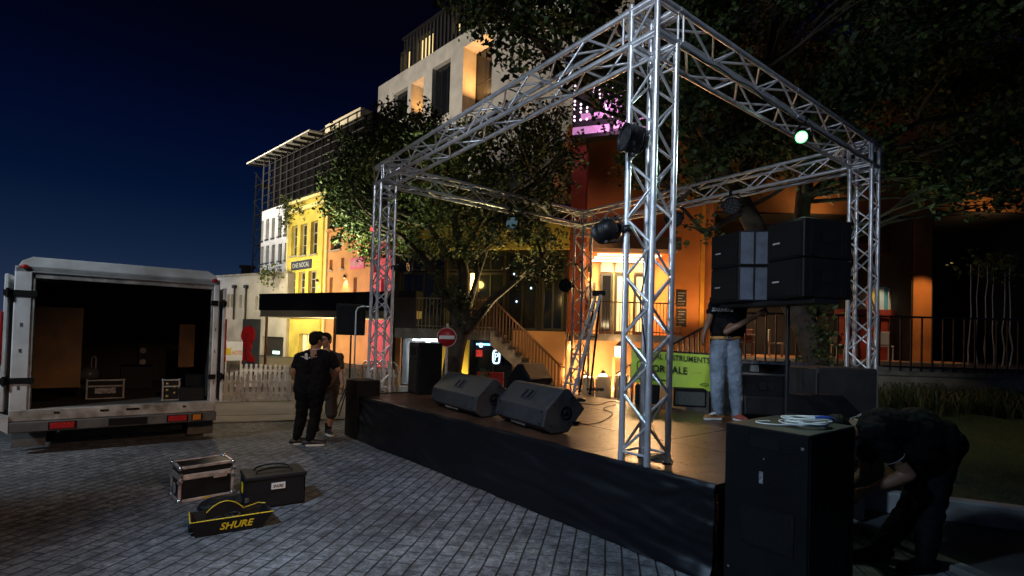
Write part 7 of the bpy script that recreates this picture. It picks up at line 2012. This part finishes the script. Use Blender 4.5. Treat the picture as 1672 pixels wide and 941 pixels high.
    if belt:
        mb = MB(); c = P_ + sp * .085 * s; n = 28; k = fb; ring = []
        for i in range(n):
            a = 6.2832 * i / n; ring.append(c + hx * math.cos(a) * (.205 + belly * .2) * s + k * math.sin(a) * .142 * s)
        vs = []; fs = []
        for p in ring: vs += [p - sp * .022, p + sp * .022]
        fs = [(2 * i, 2 * ((i + 1) % n), 2 * ((i + 1) % n) + 1, 2 * i + 1) for i in range(n)]; mb.add(vs, fs, True); o = mb.build('belt', belt, T, world=True)
        m_ = o.modifiers.new('s', 'SOLIDIFY'); m_.thickness = .006
        mb = MB(); mb.box(c + k * .147 * s, (.05, .012, .05), math.atan2(k.y, k.x) - math.pi / 2, .004); mb.build('buckle', CHROME, o, world=True)
    return T

# man with his back to the viewer by the lane
Y = 8.17
def q_(x, y, dy=0.0): return at(x, y, Y + dy)
bz = .004
J = dict(head=q_(517, 556), neck=q_(514, 573, -.01), chest=q_(514, 594), pelvis=q_(506, 637), shL=q_(490, 584, 0), shR=q_(541, 583, .05), elL=q_(479, 607, -.03), elR=q_(551, 604, .08), wrL=q_(489, 630, .10), wrR=q_(539, 626, .26),
         hipL=q_(496, 642), hipR=q_(518, 642), knL=q_(492, 682, .02), knR=q_(514, 683, .04), anL=V((q_(485, 720).x, Y - .03, .09)), anR=V((q_(509, 720).x, Y - .10, .09)), toL=V((q_(485, 720).x + .22, Y + .10, .02)), toR=V((q_(509, 720).x + .24, Y - .02, .02)), hf=(.55, .83, 0), front=(.2, 1, 0))
P1_ = person('man in black shirt and trousers with his back turned, talking beside the lane', (q_(500, 700).x, Y, bz), J, 1.12, SKIN, TSH, TROU, SHOEB, belly=.06, hands=(('L', ((.5, .6, -.5), (.5, .2, 0), .5)), ('R', ((-.3, .6, -.4), (-.5, .2, 0), .5))))
mb = MB(); c = q_(514, 570, -.085); mb.tube([c + V((-.075, .05, .0)), c + V((-.04, .005, -.006)), c + V((.02, .0, -.008)), c + V((.065, .04, -.002))], .007, 6); mb.build('collar', MARK, P1_, world=True)
mb = MB(); c = q_(500, 583, -.158)
for dx, dz, r_ in ((0, .03, .026), (.012, -.02, .022), (-.012, -.01, .02), (-.05, .0, .012), (.055, -.012, .012), (.09, -.015, .008), (-.08, .004, .007)): mb.ell(c + V((dx, 0, dz)), (r_, .004, r_ * 1.2), None, 10, 6)
mb.build('back_print', MARK, P1_, world=True)
# man facing the viewer behind him
Y = 9.0
J = dict(head=q_(532, 556), neck=q_(533, 574), chest=q_(535, 596), pelvis=q_(531, 640), shL=q_(554, 584, .02), shR=q_(515, 584, .03), elL=q_(557, 609, -.02), elR=q_(509, 610, .05), wrL=q_(559, 630, -.08), wrR=q_(511, 633, -.02),
         hipL=q_(541, 645), hipR=q_(521, 645), knL=q_(541, 677, -.03), knR=q_(515, 677, .02), anL=V((q_(536, 700).x, Y + .0, .09)), anR=V((q_(512, 700).x, Y + .1, .09)), toL=V((q_(536, 700).x + .14, Y - .2, .02)), toR=V((q_(512, 700).x - .08, Y - .15, .02)), hf=(-.18, -1, .02), front=(-.1, -1, 0))
P2_ = person('man in dark shirt and shorts facing the viewer beside the stage end', (q_(530, 700).x, Y, .004), J, 1.04, SKIN, TSH2, SHRT, SHOEB, belly=.04, shorts=True, hands=(('L', ((.02, -.15, -1), (-1, 0, 0), .45)), ('R', ((0, -.2, -1), (1, 0, 0), .45))))
for q, k in (('L', J['anL']), ('R', J['anR'])):
    mb = MB(); mb.lathe([(.052, .02), (.055, .10), (.060, .20), (.056, .205)], (k.x, k.y, 0), 16); mb.build('sock', TROU, P2_, world=True)
# man in jeans on the stage
Y = 7.25
J = dict(head=q_(1196, 466), neck=q_(1194, 484), chest=q_(1192, 510), pelvis=q_(1184, 562), shL=q_(1220, 490, -.04), shR=q_(1168, 491, .02), elL=q_(1186, 542, -.24), elR=q_(1158, 522, -.05), wrL=q_(1238, 514, -.34), wrR=q_(1149, 547, -.12),
         hipL=q_(1196, 574), hipR=q_(1173, 574), knL=q_(1200, 622, -.06), knR=q_(1171, 622, -.04), anL=V((q_(1201, 675).x, Y - .04, STZ + .09)), anR=V((q_(1171, 675).x, Y - .02, STZ + .09)), toL=V((q_(1201, 675).x + .06, Y - .3, STZ)), toR=V((q_(1171, 675).x - .25, Y - .08, STZ)), hf=(-.1, -1, 0), front=(-.12, -1, 0))
P3_ = person('man in faded jeans and tan belt on the stage, his head hidden by speaker boxes', (q_(1184, 600).x, Y, STZ + .002), J, 1.03, SKIN2, TSH, JEAN, (SHOER, SHOET), belly=.05, belt=LEATH, hem=.42, baggy=1.18, hands=(('L', ((.8, -.1, .5), (0, 1, 0), .6)), ('R', ((-.2, -.2, -.8), (1, 0, 0), .4))))
lettering('ZOGUHAUTZ', q_(1180, 506, -.225), (1, .0, 0), (0, 0, 1), .05, MARK, P3_, width=.30, shear=.2, bold=.012)
mb = MB(); c = q_(1162, 677, -.12); mb.bar(c + V((-.03, -.0, 0)), c + V((.03, -.01, .03)), .008, .02); mb.bar(c + V((-.0, -.0, 0)), c + V((.05, -.01, .03)), .008, .02); mb.build('shoe_stripe', MARK, P3_, world=True)
# man bending behind the bass speaker
Y = 4.32
J = dict(head=q_(1368, 708, -.02), neck=q_(1403, 697), chest=q_(1440, 696), pelvis=q_(1530, 720), shL=q_(1426, 708, -.20), shR=q_(1422, 708, .20), elL=q_(1484, 776, -.26), elR=q_(1412, 770, .26), wrL=q_(1422, 800, -.22), wrR=q_(1378, 812, .2),
         hipL=q_(1536, 742, -.09), hipR=q_(1532, 742, .10), knL=q_(1520, 834, -.10), knR=q_(1484, 834, .12), anL=V((q_(1492, 900).x, Y - .12, .09)), anR=V((q_(1452, 900).x, Y + .10, .09)), toL=V((q_(1492, 900).x - .24, Y - .16, .02)), toR=V((q_(1452, 900).x - .24, Y + .06, .02)), hf=(-.55, 0, -.83), front=(-.2, 0, -1))
P4_ = person('man in black bending over beside the big bass speaker with one forearm bare', (q_(1500, 850).x, Y, .004), J, 1.2, SKIN2, TSHD, TROU, TROU, belly=.10, sleeve=.55, hands=(('L', ((-.9, 0, -.35), (0, .3, -1), .5)), ('R', ((-.8, 0, -.5), (0, -.3, -1), .5))))
mb = MB(); a_ = J['shL'].lerp(J['elL'], .60); d_ = (J['elL'] - J['shL']).normalized(); mb.lathe([(.078, -.004), (.0805, 0), (.078, .004), (.076, 0), (.078, -.004)], a_, 20, d_); mb.build('sleeve_band', mat('grey_band', (.22, .22, .22), .8, var=.4, vs=30), P4_, world=True)
lettering('STAGECREW'[:5], q_(1397, 681, -.10), V((.9, 0, .45)), V((-.3, -.6, .75)), .028, MARK, P4_, width=.10)
